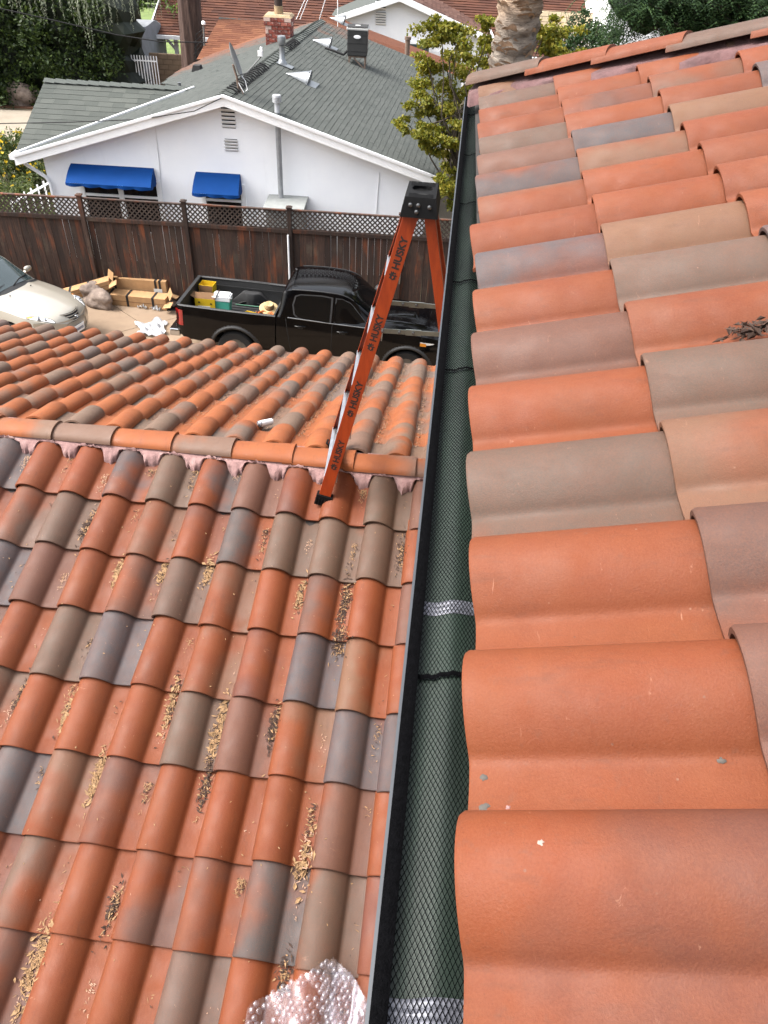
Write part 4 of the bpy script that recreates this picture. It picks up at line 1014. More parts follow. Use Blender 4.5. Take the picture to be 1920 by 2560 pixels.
    # cab: greenhouse cross-sections
    xA = [2.08, 2.16, 2.32, 2.6, 3.1, 3.55, 3.9, 4.12, 4.32]
    zc = smooth_interp([2.08, 2.12, 2.2, 2.36, 2.9, 3.3, 3.5, 3.9, 4.3, 4.4], [1.25, 1.52, 1.73, 1.775, 1.80, 1.785, 1.735, 1.46, 1.20, 1.16])
    yr = smooth_interp([2.08, 2.3, 2.8, 3.4, 3.75, 4.4], [.70, .735, .745, .735, .73, .79])
    yb = lambda x: side_y(x, 1)-.015
    def cab(a, b):                               # b: 0 belt .. .5 roof edge .. 1 centre
        x = 2.09+(4.34-2.09)*a; z0 = zsh(x)-.005; zt_ = max(zc(x), z0+.01); edge = zt_-.05
        edge = max(edge, z0+.004)
        if b <= .5:
            t = b/.5; y = yb(x)+(yr(x)-yb(x))*(t**1.15); z = z0+(edge-z0)*t
        else:
            t = (b-.5)/.5; y = yr(x)*(1-t); z = edge+(zt_-edge)*(1-(1-t)**3.6)
        return (x, y, z)
    for sgn in (-1, 1):
        g = G(); g.grid(lambda a, b: (cab(a, b)[0], sgn*cab(a, b)[1], cab(a, b)[2]), 60, 24, sgn < 0); g.build('cab_roof', 'black_paint', T, 50)
        # side glass panes, slightly proud of the shell
        def pane(outline, nm, mat, off=.006):
            g = G(); pts = []
            for x, t in outline:
                a = (x-2.09)/(4.34-2.09); p = cab(a, t*.5); pts.append((p[0], sgn*(p[1]+off), p[2]))
            g.add(pts, [tuple(range(len(pts))) if sgn > 0 else tuple(range(len(pts)))[::-1]]); return g.build(nm, mat, T)
        def ring(o, k): cx = sum(p[0] for p in o)/len(o); ct = sum(p[1] for p in o)/len(o); return [(cx+(x-cx)*k, ct+(t-ct)*k) for x, t in o]
        rear = [(2.44, .2), (2.5, .1), (2.62, .06), (3.14, .05), (3.15, .5), (3.15, .86), (2.95, .88), (2.55, .86), (2.45, .8), (2.41, .5)]
        front = [(3.27, .05), (3.9, .06), (4.0, .10), (3.88, .40), (3.74, .66), (3.62, .82), (3.54, .87), (3.4, .88), (3.27, .87), (3.265, .5)]
        for o in (rear, front):
            pane(ring(o, 1.1), 'window_surround', 'black_plastic', .004); w_ = pane(o, 'window', 'car_glass', .009)
        # belt moulding as a bright line put in for reflected light, door seams, handles
        g = G(); g.tube([(x, sgn*(yb(x)+.012), zsh(x)+.012) for x in np.linspace(2.3, 4.05, 12)], .012, 6); g.build('belt_moulding_glint', 'alloy', T, 60)
        for xs_ in (2.32, 3.21, 4.2):
            g = G(); pts = []
            for t in np.linspace(.05, 1, 10):
                x = xs_+(.12*(t-.5)*(-1 if xs_ < 2.5 else 0)); z = arch_bottom(x, zb(x), wheels, ra); z = z+(zsh(x)-z)*t; tt = (z-zb(x))/(zsh(x)-zb(x)); pts.append((x, sgn*(side_y(x, tt)+.001), z))
            g.tube(pts, .006, 5); g.build('door_seam', 'seam', T)
        for xs_ in (2.56, 3.42):
            g = G(); y = side_y(xs_, .8)+.022; z = zsh(xs_)-.13
            g.tube([(xs_-.11, sgn*(y-.02), z), (xs_-.09, sgn*(y+.008), z+.004), (xs_+.08, sgn*(y+.008), z+.008), (xs_+.11, sgn*(y-.02), z+.008)], .014, 8); g.build('door_handle', 'black_paint', T, 60)
            g = G(); g.lathe([(.045, -.004), (.045, .004)], 16, (xs_, sgn*(y-.02), z-.02), Matrix.Rotation(math.pi/2, 3, 'X') @ Matrix.Diagonal((1.5, .8, 1)).to_3x3()); g.build('handle_cup', 'seam', T)
        g = G(); g.lathe([(.02, -.10), (.08, -.085), (.115, 0), (.10, .09), (.05, .12)], 14, (3.98, sgn*1.08, 1.27), Matrix.Rotation(math.pi/2, 3, 'X') @ Matrix.Diagonal((.75, 1.0, 1.1)).to_3x3()); g.bar((3.98, sgn*.9, 1.2), (3.98, sgn*1.0, 1.23), .08, .05); g.build('wing_mirror', 'black_plastic', T, 50)
        # roof ditch moulding
        g = G(); g.tube([(x, sgn*(yr(x)-.02), zc(x)-.04) for x in np.linspace(2.35, 3.6, 12)], .012, 6); g.build('roof_moulding', 'black_plastic', T, 60)
        # headlight
        g = G()
        def hl(a, b):
            x = 5.02+.56*a; z1 = 1.03-.05*a; z0 = .97-.19*a-.05*(1-a); z = z0+(z1-z0)*b; y = side_y(min(x, L-.02), .85)+.014-.03*b*a; return (x+.02*(1-b)*a, sgn*y, z)
        g.grid(hl, 14, 6, sgn > 0); h = g.build('headlight', 'lamp_lens', T, 50)
        g = G(); g.grid(lambda a, b: tuple(np.array(hl(.0+.22*a, .15+.7*b))+np.array([0, sgn*.004, 0])), 5, 4, sgn > 0); g.build('indicator', 'amber_lens', h, 50)
    # windscreen and rear window, on the cab shell
    def shell(x, b): q = cab((x-2.09)/(4.34-2.09), b); return q
    g = G()
    def ws(a, b):
        x = 3.52+.70*b; y = (yr(x)-.05-.02*b)*(2*a-1); zt_ = zc(x); t = 1-abs(2*a-1)*.95; e = max(zt_-.05, zsh(x)+.01); return (x+.01, y, e+(zt_-e)*(1-(1-t)**3.6)+.010)
    g.grid(ws, 20, 12, False); g.build('windscreen', 'car_glass', T, 60)
    g = G()
    def rwn(a, b): x = 2.16+.10*b; y = (yr(x)-.08)*(2*a-1); return (x-.03, y, 1.34+.33*b)
    g.grid(rwn, 10, 4, False); g.build('rear_window', 'car_glass', T, 60)
    # bonnet with raised centre and scoop
    zh = smooth_interp([4.22, 4.5, 5.0, 5.4, 5.58, 5.66], [1.22, 1.225, 1.20, 1.14, 1.07, .99])
    g = G()
    def hood(a, b):
        x = 4.2+1.46*a; t = 2*b-1; y = (side_y(min(x, L-.05), 1)-.012)*t; z = zsh(x)-.006+(zh(x)-zsh(x)+.03)*(1-abs(t)**3.2)+.022*math.exp(-((abs(t)-.62)/.16)**2)*(1-a*.6); return (x, y, z)
    g.grid(hood, 36, 30); bn = g.build('bonnet', 'black_paint', T, 50)
    g = G(); g.grid(lambda a, b: tuple(np.array(hood(.08+.42*a, .34+.32*b))+np.array([0, 0, .045*math.sin(math.pi*min(1, max(0, b)))**.5*(1-a*.0)*(1 if a < .95 else .3)*(.35+.65*a)])), 12, 14); g.build('bonnet_scoop', 'black_paint', bn, 50)
    g = G(); g.grid(lambda a, b: (4.12+.16*a, (yr(4.2)+.06)*(2*b-1), 1.19-.02*a+.005), 4, 16); g.build('cowl', 'black_plastic', T, 60)
    g = G(); g.grid(lambda a, b: (5.62+.08*math.sin(math.pi*b)-.35*abs(2*a-1)**3, .78*(2*a-1), .48+.45*b), 20, 8, True); g.build('front_bumper', 'black_paint', T, 50)
    g = G(); g.grid(lambda a, b: (5.70-.2*abs(2*a-1)**2.5, .42*(2*a-1), .62+.28*b), 14, 6, True); g.build('grille', 'black_plastic', T, 50)
    g = G(); g.box((2.8, 0, .5), (5.2, 1.5, .12)); g.build('chassis', 'seam', T)
    for wx in (xr, xf):
        for sgn in (-1, 1): wheel(T, wx, sgn*.79, WR, .25, sgn)
    return T
truck = pickup()
TYAW, TPITCH, TROLL = R(1.4), R(2.1), R(-4.0)
near_tail = at_g(381, 660, 1.2)
truck.rotation_euler = (Matrix.Rotation(TYAW, 3, 'Z') @ Matrix.Rotation(TPITCH, 3, 'Y') @ Matrix.Rotation(TROLL, 3, 'X')).to_euler()
bpy.context.view_layer.update()
off_ = truck.rotation_euler.to_matrix() @ Vector((.03, -.89, 1.2)); truck.location = Vector(near_tail)-off_
print('truck', truck.location, 'ground there', gz(truck.location.x, truck.location.y))
def on_truck(o, x, y, z, rz_=0): 
    Mx = Matrix.Translation(truck.location) @ truck.rotation_euler.to_matrix().to_4x4(); o.matrix_world = Mx @ Matrix.Translation((x, y, z)) @ Matrix.Rotation(rz_, 4, 'Z'); return o

# ---- champagne sedan, nose towards the truck
def sedan():
    L, W, WR = 4.53, 1.70, .31; xr, xf = .98, 3.58
    T = thing('sedan', 'champagne silver sedan parked nose towards the pickup truck', 'car')
    wheels = [(xr, WR), (xf, WR)]; ra = .365
    zb = smooth_interp([0, .2, .6, 3.9, 4.35, L], [.35, .24, .2, .2, .2, .28])
    hw = smooth_interp([0, .15, .5, 1.5, 3.2, 3.8, 4.15, 4.38, L], [.62, .76, .82, .845, .845, .83, .76, .6, .30])
    zsh = smooth_interp([0, .4, 1.2, 2.0, 2.9, 3.3, 3.8, 4.15, 4.4, L], [.86, .93, .94, .93, .90, .87, .80, .74, .68, .60])
    ex = [w_[0]+ra*math.cos(math.pi*k/16) for w_ in wheels for k in range(17)]
    def side_y(x, t):
        b = hw(x); y = b*(1-.05*(1-t)**2)+.02*math.sin(t*math.pi)-.04*max(0, t-.65)/.35
        return y
    for sgn in (-1, 1):
        xs = [x for x in dense_x(.02, L-.01, 90, ex)]; g = G()
        def fn(a, b):
            x = xs[round(a*(len(xs)-1))]; z0 = arch_bottom(x, zb(x), wheels, ra); z1 = zsh(x); z = z0+(z1-z0)*b; return (x, sgn*side_y(x, (z-zb(x))/(z1-zb(x))), z)
        g.grid(fn, len(xs)-1, 12, sgn > 0); g.build('body_side', 'champagne_paint', T, 50)
        for wx, wz in wheels:
            g = G(); g.grid(lambda a, b: (wx+ra*math.cos(math.pi*a), sgn*(side_y(wx, .3)-.02-.3*b), wz+ra*math.sin(math.pi*a)), 20, 2, sgn > 0); g.build('wheel_well', 'seam', T, 50)
    # bonnet and nose: one surface from cowl to the bumper
    zh = smooth_interp([3.0, 3.3, 3.8, 4.2, 4.38, 4.46, 4.53], [.985, .965, .90, .82, .765, .70, .62])
    def hood(a, b):
        x = 2.98+1.54*a; t = 2*b-1; y = (side_y(min(x, L-.01), 1)-.004)*t; e = zsh(x)-.004; z = e+(zh(x)-e+.004)*(1-abs(t)**2.4)+.012*math.exp(-((abs(t)-.55)/.12)**2)*(1-a)
        return (x, y, z)
    g = G(); g.grid(hood, 50, 36); g.build('bonnet', 'champagne_paint', T, 50)
    # bumper face: sweep of the nose from the bonnet lip down
    g = G()
    def bump(a, b):
        s = 2*a-1; ang = s*1.25; y = .80*math.sin(ang)/math.sin(1.25); x0 = 4.53-.42*(1-math.cos(ang))/(1-math.cos(1.25)); x = x0+.055*math.sin(math.pi*min(1, b*1.05))-.05*(1-b); z = .20+(.64+.08*abs(s)-.20)*b; return (x, y, z)
    g.grid(bump, 30, 14, True); bp = g.build('front_bumper', 'champagne_paint', T, 50)
    g = G(); g.grid(lambda a, b: tuple(np.array(bump(.34+.32*a, .18+.24*b))+np.array([.006, 0, 0])), 12, 4, True); g.build('lower_intake', 'seam', bp, 50)
    for z_ in (.36, .46): g = G(); g.tube([tuple(np.array(bump(.30+.4*k/10, z_-.06))+np.array([.012, 0, 0])) for k in range(11)], .008, 6); g.build('intake_bar', 'champagne_paint', bp, 60)
    g = G(); g.box((4.585, -.0, .43), (.012, .31, .155)); g.build('licence_plate', 'white_metal', T, None, .004)
    pl = T.children[-1]
    for k in range(6):
        g = G(); g.box((4.593, -.1+.04*k, .425), (.004, .022, .055)); g.build('plate_mark', 'plate_blue' if 'plate_blue' in MATS else plain('plate_blue', hexc(60, 72, 120), .5), pl)
    # grille, emblem
    g = G(); g.grid(lambda a, b: (4.45+.09*b-.14*abs(2*a-1)**2.2+.012, .36*(2*a-1)*(1-.12*(1-b)), .765-.17*b+.0), 14, 6, False); g.build('grille', 'black_plastic', T, 50); gr = T.children[-1]
    for k in range(4):
        b = .1+.27*k; g = G(); g.tube([(4.45+.09*b-.14*abs(s)**2.2+.02, .36*s*(1-.12*(1-b)), .765-.17*b+.004) for s in np.linspace(-1, 1, 13)], .009, 6); g.build('grille_bar', 'champagne_paint', gr, 60)
    for rx, rz_ in ((.052, .036), (.022, .034), (.05, .014)):
        g = G(); g.tube([(4.55, rx*math.cos(q), .68+rz_*math.sin(q)+(.008 if rz_ == .014 else 0)) for q in np.linspace(0, 2*math.pi, 25)], .005, 6); g.build('emblem_ring', 'chrome', gr, 60)
    # headlights
    for sgn in (-1, 1):
        g = G()
        def hl(a, b):
            ang = 2*math.pi*a; r_ = b; cx, cy = 4.17, .62; du, dv_ = .30*math.cos(ang)*r_, .15*math.sin(ang)*r_
            x = cx+du*.80-dv_*.15; y = cy-du*.42-dv_*.9*.35; t = y/(side_y(min(x, L-.01), 1)-.004); t = min(.985, max(-1, t)); bb = (t+1)/2; aa = (x-2.98)/1.54; q = hood(min(1, aa), bb); return (q[0], sgn*q[1], q[2]-dv_*.0+.012*(1-r_*r_)+.004-.03*max(0, dv_/.1)*0)
        g.grid(hl, 28, 6, sgn > 0); h = g.build('headlight', 'lamp_lens', T, 60)
        g = G(); g.tube([hl(k/28, 1) for k in range(29)], .006, 5); g.build('lamp_rim', 'seam_grey', h, 60)
        g = G(); g.grid(lambda a, b: tuple(np.array(hl(.40+.18*a, .55+.4*b))+np.array([0, 0, .004])), 6, 3, sgn > 0); g.build('indicator', 'amber_lens', h, 60)
        for (a_, b_, r_) in ((.98, .35, .035), (.7, .3, .05), (.3, .3, .04)):
            q = hl(a_, b_); g = G(); g.lathe([(r_, -.004), (r_*.9, .006), (r_*.4, .0)], 14, (q[0], q[1], q[2]+.002), Matrix.Rotation(.4, 3, 'Y')); g.build('reflector', 'chrome', h, 40)
    # greenhouse
    zc = smooth_interp([.75, 1.0, 1.35, 1.9, 2.2, 2.45, 2.75, 3.05, 3.2], [.98, 1.14, 1.38, 1.465, 1.46, 1.41, 1.23, 1.02, .93])
    yr = smooth_interp([.75, 1.4, 2.2, 2.6, 3.2], [.60, .57, .585, .61, .74])
    def cab(x, b):
        z0 = zsh(x)-.005; zt_ = max(zc(x), z0+.01); e = max(zt_-.06, z0+.004); yb_ = side_y(x, 1)-.01
        if b <= .5: t = b/.5; return (x, yb_+(yr(x)-yb_)*t**1.1, z0+(e-z0)*t)
        t = (b-.5)/.5; return (x, yr(x)*(1-t), e+(zt_-e)*(1-(1-t)**2.4))
    for sgn in (-1, 1):
        g = G(); g.grid(lambda a, b: (cab(.78+2.3*a, b)[0], sgn*cab(.78+2.3*a, b)[1], cab(.78+2.3*a, b)[2]), 60, 22, sgn < 0); g.build('cabin_shell', 'champagne_paint', T, 50)
        for o in ([(1.15, .15), (1.35, .1), (1.92, .1), (1.92, .85), (1.5, .85), (1.3, .6)], [(2.0, .1), (2.82, .1), (2.72, .35), (2.45, .8), (2.35, .86), (2.0, .86)]):
            g = G(); pts = [(lambda q: (q[0], sgn*(q[1]+.006), q[2]))(cab(x, t*.5)) for x, t in o]; g.add(pts, [tuple(range(len(pts))) if sgn > 0 else tuple(range(len(pts)))[::-1]]); g.build('window', 'car_glass', T)
        g = G(); g.lathe([(.02, -.08), (.06, -.07), (.08, 0), (.07, .07), (.03, .09)], 14, (2.72, sgn*.98, 1.02), Matrix.Rotation(math.pi/2, 3, 'X') @ Matrix.Diagonal((.7, .8, 1.1)).to_3x3()); g.bar((2.72, sgn*.82, .96), (2.72, sgn*.92, 1.0), .06, .03); g.build('wing_mirror', 'champagne_paint', T, 50)
    g = G()
    def ws(a, b): x = 2.38+.68*b; y = (yr(x)-.035)*(2*a-1); t = 1-abs(2*a-1)*.94; e = max(zc(x)-.06, zsh(x)+.01); return (x+.008, y, e+(zc(x)-e)*(1-(1-t)**2.4)+.008)
    g.grid(ws, 20, 12); g.build('windscreen', 'windscreen_glass', T, 60)
    g = G(); g.grid(lambda a, b: (3.02+.17*a-.10*abs(2*b-1)**2, (.74)*(2*b-1), 1.02-.06*a+.004-.05*abs(2*b-1)**2.0+.012), 5, 20); g.build('cowl', 'black_plastic', T, 60)
    for y0, y1 in ((-.55, .05), (.05, .6)):
        g = G(); g.tube([(3.08, y0, 1.02), (3.0, (y0+y1)/2, 1.06), (2.97, y1, 1.07)], .012, 6); g.build('wiper', 'seam', T, 60)
    for y in (-.35, .3): g = G(); g.lathe([(.016, 0), (.012, .015)], 10, (3.30, y, .975)); g.build('washer_jet', 'seam', T)
    g = G(); g.grid(lambda a, b: (.01+.8*a, .7*(2*b-1)*(.8+.2*a), .85+.13*math.sin(math.pi*min(1, a+.2)/1.6)), 12, 12); g.build('boot_lid', 'champagne_paint', T, 50)
    g = G(); g.box((2.2, 0, .3), (3.9, 1.3, .12)); g.build('chassis', 'seam', T)
    for wx in (xr, xf):
        for sgn in (-1, 1): wheel(T, wx, sgn*.72, WR, .2, sgn)
    return T
car = sedan()
SYAW = R(-11)
nose = at_g(168, 700, .5); car.rotation_euler = (Matrix.Rotation(SYAW, 3, 'Z') @ Matrix.Rotation(R(1.7), 3, 'Y') @ Matrix.Rotation(R(-4), 3, 'X')).to_euler()
car.location = Vector(nose)-car.rotation_euler.to_matrix() @ Vector((4.55, 0, .5))
# ------------------------------------------------------------------ step ladder straddling the ridge
def fibreglass():
    m = Mat('orange_fibreglass'); co = m.coord(); c = m.ramp(m.noise(m.scalev(co, 6, 6, 1), 7, 6, .65), [(.3, hexc(150, 50, 12)), (.6, hexc(178, 68, 20)), (.8, hexc(162, 56, 22))])
    c = m.mix(m.mapr(m.noise(co, 9, 7, .75), .58, .72, 0, .5), c, hexc(128, 52, 34)); c = m.mix(m.mapr(m.noise(m.scalev(co, 1, 1, 4), 40, 4), .7, .76, 0, .5), c, hexc(60, 36, 28))
    m.set(col=c, rough=.45, spec=.4); m.bump(m.noise(co, 120, 3), .15, .002); MATS['orange_fibreglass'] = m.m
fibreglass()
plain('ladder_black', hexc(11, 11, 13), .75, var=.3, scale=25, spec=.15); plain('ladder_print', hexc(30, 20, 18), .7, var=.4, scale=50); plain('steel_band', hexc(140, 144, 138), .35, metal=.85, var=.2, scale=20)
plain('rivet', hexc(110, 112, 114), .4, metal=.8, var=.2)
def nearsurf(x, y): s = (y-N0[1])/math.cos(PN); u = (x-N0[0]) % TW; return near_pt(x, s, tile_w(u)+LIFT*.6)[2]
def farsurf(x, y): s = (F0[1]-y)/math.cos(PF); u = (F0[0]-x) % TW; return far_pt(x, s, tile_w(u)+LIFT*.6)[2]
lad = thing('step_ladder', 'orange fibreglass step ladder with black cap straddling the tiled ridge beside the gutter', 'ladder', (-.3, 3.75, ZR))
def lch(o, par=None): o.parent = par or lad; o.matrix_parent_inverse = Matrix.Translation(-Vector(lad.location)) if par is None else Matrix.Identity(4); return o
_d = ray(697, 1086); FA = None
_o = N0+nW*.06; _t = ((_o-np.array([0, 0, CZ]))@nW)/(_d@nW); FA = _d*_t+np.array([0, 0, CZ])        # near front foot
TA = at_y(889, 462, FA[1]+.115)                                   # near front rail at the cap
FB = np.array([FA[0]-.03, FA[1]+.56, 0]); FB[2] = farsurf(FB[0], FB[1]); TB = TA+np.array([-.005, .20, 0])
dirA = (TA-FA)/np.linalg.norm(TA-FA)
RTA = at_y(928, 470, FA[1]+.115); RTB = RTA+np.array([0, .20, 0])
kk = at_y(952, 660, FA[1]+.07); rdir = (kk-RTA)/np.linalg.norm(kk-RTA)
def to_roof(p, d, ysh):
    t = (p[2]-(ZR+.04))/-d[2]; q = p+d*t; q[1] += ysh; return q
RFA = to_roof(RTA, rdir, -.0); RFA[1] = FA[1]+.02; RFA[2] = nearsurf(RFA[0], RFA[1])+.01; RFB = RFA+np.array([0, .54, 0]); RFB[2] = farsurf(RFB[0], RFB[1])
def channel(a, b, wd, dp, out, name, open_dir):
    """C-shaped rail from a to b: wide web facing -Y/+Y, flanges turned inwards"""
    a, b = Vector(a), Vector(b); d = (b-a).normalized(); y = Vector((0, out, 0)); y = (y-d*y.dot(d)).normalized(); x = d.cross(y)
    g = G(); t = .004
    sec = [(-wd/2, 0), (wd/2, 0), (wd/2, -dp), (wd/2-t, -dp), (wd/2-t, -t), (-wd/2+t, -t), (-wd/2+t, -dp), (-wd/2, -dp)]
    pts = lambda p: [p+x*u+y*v for u, v in sec]
    q = pts(a)+pts(b); n = len(sec); g.add(q, [(i, (i+1) % n, n+(i+1) % n, n+i) for i in range(n)]+[tuple(range(n))[::-1], tuple(range(n, 2*n))])
    bm = bmesh.new(); return lch(g.build(name, 'orange_fibreglass', None, None, .0015)), (a, d, x, y)
railA, frA = channel(FA, TA, .072, .03, -1, 'front_rail', 1); railB, frB = channel(FB, TB, .072, .03, 1, 'front_rail', -1)
rearA, frC = channel(RFA, RTA, .052, .028, -1, 'rear_rail', 1); rearB, frD = channel(RFB, RTB, .052, .028, 1, 'rear_rail', -1)
LR = np.linalg.norm(TA-FA)
def lerp(a, b, t): return np.array(a)+(np.array(b)-np.array(a))*t
for k in range(5):                                # aluminium treads
    t = (k+.62)/5.6; a, b = lerp(FA, TA, t), lerp(FB, TB, t); a = a+np.array([0, .006, 0]); b = b-np.array([0, .006, 0])
    g = G(); g.bar(a, b, .078, .006); g.bar(a-np.array([.038, 0, .03]), b-np.array([.038, 0, .03]), .005, .06); g.bar(a+np.array([.036, 0, -.02]), b+np.array([.036, 0, -.02]), .005, .04)
    for q in range(3): g.bar(a+np.array([-.022+.022*q, 0, .005]), b+np.array([-.022+.022*q, 0, .005]), .006, .004)
    lch(g.build('tread', 'aluminium'))
for k in range(3):                                # rear braces
    t = (k+.7)/3.9; a, b = lerp(RFA, RTA, t), lerp(RFB, RTB, t); g = G(); g.bar(a+np.array([0, .005, 0]), b-np.array([0, .005, 0]), .03, .03); lch(g.build('rear_brace', 'aluminium', None, None, .004))
# spreader bars with their locking sleeve
for s, (fa, ra_) in ((-1, (lerp(FA, TA, .0), None)), (1, (None, None))):
    a = at_y(815, 743, FA[1]+.06) if s < 0 else None
    tA = .66; f_ = lerp(FA, TA, tA) if s < 0 else lerp(FB, TB, tA); tR = (f_[2]-RFA[2]+.01)/(RTA[2]-RFA[2]); r_ = lerp(RFA, RTA, tR) if s < 0 else lerp(RFB, RTB, tR)
    y_ = -.012 if s < 0 else .012; f_ = f_+np.array([.03, y_*.3, 0]); r_ = r_+np.array([-.01, y_*.3, -.004]); m_ = lerp(f_, r_, .52)
    g = G(); g.bar(f_, r_, .005, .026); sb = lch(g.build('spreader', 'steel_band', None, None, .001))
    g = G(); g.bar(lerp(f_, r_, .4), lerp(f_, r_, .66), .009, .032); g.build('sleeve', 'steel_band', sb, None, .001)
    for q in (.02, .3, .53, .98): g = G(); g.lathe([(.009, 0), (.008, .006), (.002, .008)], 10, lerp(f_, r_, q)+np.array([0, -.004, 0]), Matrix.Rotation(math.pi/2, 3, 'X')); g.build('rivet', 'rivet', sb, 40)
# cap with recessed tray, holes and rivets
cc = (TA+TB+RTA+RTB)/4; ctop = at_y(906, 408, cc[1])[2]
cxa, cxb = TA[0]-.040, RTA[0]+.030; cya, cyb = TA[1]-.025, TB[1]+.025; zb_, zt2 = TA[2]-.005, TA[2]+.083
g = G()
o_ = [(cxa-.014, cya-.012), (cxb+.010, cya-.012), (cxb+.010, cyb+.012), (cxa-.014, cyb+.012)]; i_ = [(cxa+.004, cya+.006), (cxb-.004, cya+.006), (cxb-.004, cyb-.006), (cxa+.004, cyb-.006)]
def loop(pts, z, n): 
    r = []
    for k in range(4):
        a, b = pts[k], pts[(k+1) % 4]
        for q in range(n): r.append((a[0]+(b[0]-a[0])*q/n, a[1]+(b[1]-a[1])*q/n, z))
    return r
NL = 8; mx, my = (cxa+cxb)/2, (cya+cyb)/2
loops = [loop(o_, zb_, NL), loop(i_, zt2-.012, NL), loop([(mx+(x-mx)*.96, my+(y-my)*.96) for x, y in i_], zt2, NL)]
def ell(rx, ry, cy, z): return [(mx+rx*math.cos(-math.pi*.75+2*math.pi*k/(4*NL)), cy+ry*math.sin(-math.pi*.75+2*math.pi*k/(4*NL)), z) for k in range(4*NL)]
loops += [ell(.05, .05, my+.02, zt2), ell(.047, .047, my+.02, zt2-.016), ell(.004, .004, my+.02, zt2-.018)]
n_ = 4*NL; o0 = len(g.v)
for l_ in loops: g.v += [tuple(map(float, p)) for p in l_]
for a in range(len(loops)-1):
    for k in range(n_): g.f.append((o0+a*n_+k, o0+a*n_+(k+1) % n_, o0+(a+1)*n_+(k+1) % n_, o0+(a+1)*n_+k))
cap = lch(g.build('cap', 'ladder_black', None, 35))
for (dx, dy, lx, ly) in ((.01, -.07, .024, .006), (-.03, .095, .007, .005), (0, .095, .007, .005), (.03, .095, .007, .005)):
    g = G(); g.lathe([(1, 0), (1, .0015), (.8, .002)], 16, (mx+dx, my+dy, zt2), Matrix.Diagonal((lx, ly, 1)).to_3x3()); g.build('slot', 'seam', cap)
for k in range(9): g = G(); yy = cya+.02+.013*k if k < 4 else cyb-.02-.013*(k-4); g.bar((cxa+.02, yy, zt2+.0005), (cxb-.02, yy, zt2+.0005), .005, .002); g.build('cap_rib', 'ladder_black', cap)
for dx, dz in ((-.045, .055), (-.008, .055), (.045, .05), (-.014, .026)):
    g = G(); g.lathe([(.010, 0), (.010, .003), (.006, .006), (.001, .007)], 12, (mx+dx, cya-.012+.018*(dz-.0)/.095, zb_+dz), Matrix.Rotation(math.pi/2, 3, 'X')); g.build('rivet', 'rivet', cap, 40)
for fr, L0, nm in ((frA, FA, 'foot'), (frB, FB, 'foot'), (frC, RFA, 'foot'), (frD, RFB, 'foot')):
    a, d, x, y = fr; mt = Matrix((d, x, y)).transposed(); wf = .10 if fr in (frA, frB) else .075
    g = G(); g.box(a+d*.02-y*.012, (.075, wf, .048), mt)
    for q in range(6): g.box(a+d*.012+x*(-wf/2+wf*(q+.5)/6)+y*.014, (.05, .006, .004), mt)
    lch(g.build(nm, 'ladder_black', None, None, .003))
# lettering printed along the near rail, with the dog-head mark below each word
def letters(txt, size):
    cu = bpy.data.curves.new('t', 'FONT'); cu.body = txt; cu.size = size; cu.offset = .0; cu.shear = .0; cu.align_x = 'LEFT'; cu.extrude = .0; cu.resolution_u = 4; cu.space_character = .98; cu.offset = size*.035
    ob = bpy.data.objects.new('t', cu); COL.objects.link(ob); dg = bpy.context.evaluated_depsgraph_get(); me = bpy.data.meshes.new_from_object(ob.evaluated_get(dg)); bpy.data.objects.remove(ob); return me
a, d, x, y = frA
up_ = x if x.x < 0 else -x                        # letters stand with their tops to the left edge
LET = letters('HUSKY', .050)
_w = max(v.co.x for v in LET.vertices)
LET.materials.append(MATS['ladder_print'])
def print_frame(s, across): o = a+d*s+up_*across+y*.0012; return Matrix(((d.x, up_.x, y.x, o.x), (d.y, up_.y, y.y, o.y), (d.z, up_.z, y.z, o.z), (0, 0, 0, 1)))
logo = [[(0, .02), (.008, .032), (.004, .044), (.014, .04), (.022, .05), (.026, .038), (.04, .034), (.034, .028), (.042, .022), (.032, .02), (.036, .010), (.026, .012), (.02, .002), (.014, .012), (.006, .012)],]
def rail_s(px, py):
    """distance along the near rail for a pixel on it"""
    r_ = ray(px, py); n_ = np.array(y); o = np.array(a)-np.array([0, 0, CZ]); q = r_*((o@n_)/(r_@n_)); return float((q-o)@np.array(d))
det = print_frame(0, 0).to_3x3().determinant(); print('letter frame det', det, 'rail len', LR)
for (bx, by), (ex_, ey) in (((840, 578), (866, 508)), ((797, 735), (818, 678)), ((753, 880), (773, 822)), ((718, 997), (736, 950))):
    s0, s1 = rail_s(bx, by), rail_s(ex_, ey); k = (s1-s0)/_w; k = max(.8, min(2.0, k))
    o = link('lettering', LET); o.matrix_world = print_frame(s0, -.019) @ Matrix.Diagonal((k, 1.0, 1, 1)); wm = o.matrix_world.copy(); o.parent = lad; o.matrix_parent_inverse = Matrix.Translation(-Vector(lad.location)); o.matrix_basis = wm
    g = G(); mm = print_frame(s0-.056, -.024) @ Matrix.Scale(.88, 4)
    head = [(.0, .022), (.010, .006), (.022, .010), (.030, .0), (.034, .014), (.048, .012), (.044, .022), (.054, .028), (.044, .032), (.05, .044), (.036, .040), (.030, .052), (.022, .040), (.010, .044)]
    c_ = len(head); g.add([mm @ Vector((p[0], p[1], 0)) for p in head]+[mm @ Vector((.028, .025, 0))], [(i, (i+1) % c_, c_) for i in range(c_)])
    lg = lch(g.build('logo', 'ladder_print'))
    g = G(); g.add([mm @ Vector((p[0], p[1], .0006)) for p in ((.006, .024), (.018, .018), (.028, .024), (.018, .030))], [(0, 1, 2, 3)]); g.add([mm @ Vector((p[0], p[1], .0006)) for p in ((.03, .014), (.04, .02), (.034, .024))], [(0, 1, 2)]); lch(g.build('logo_gap', 'orange_fibreglass', lg), lg)

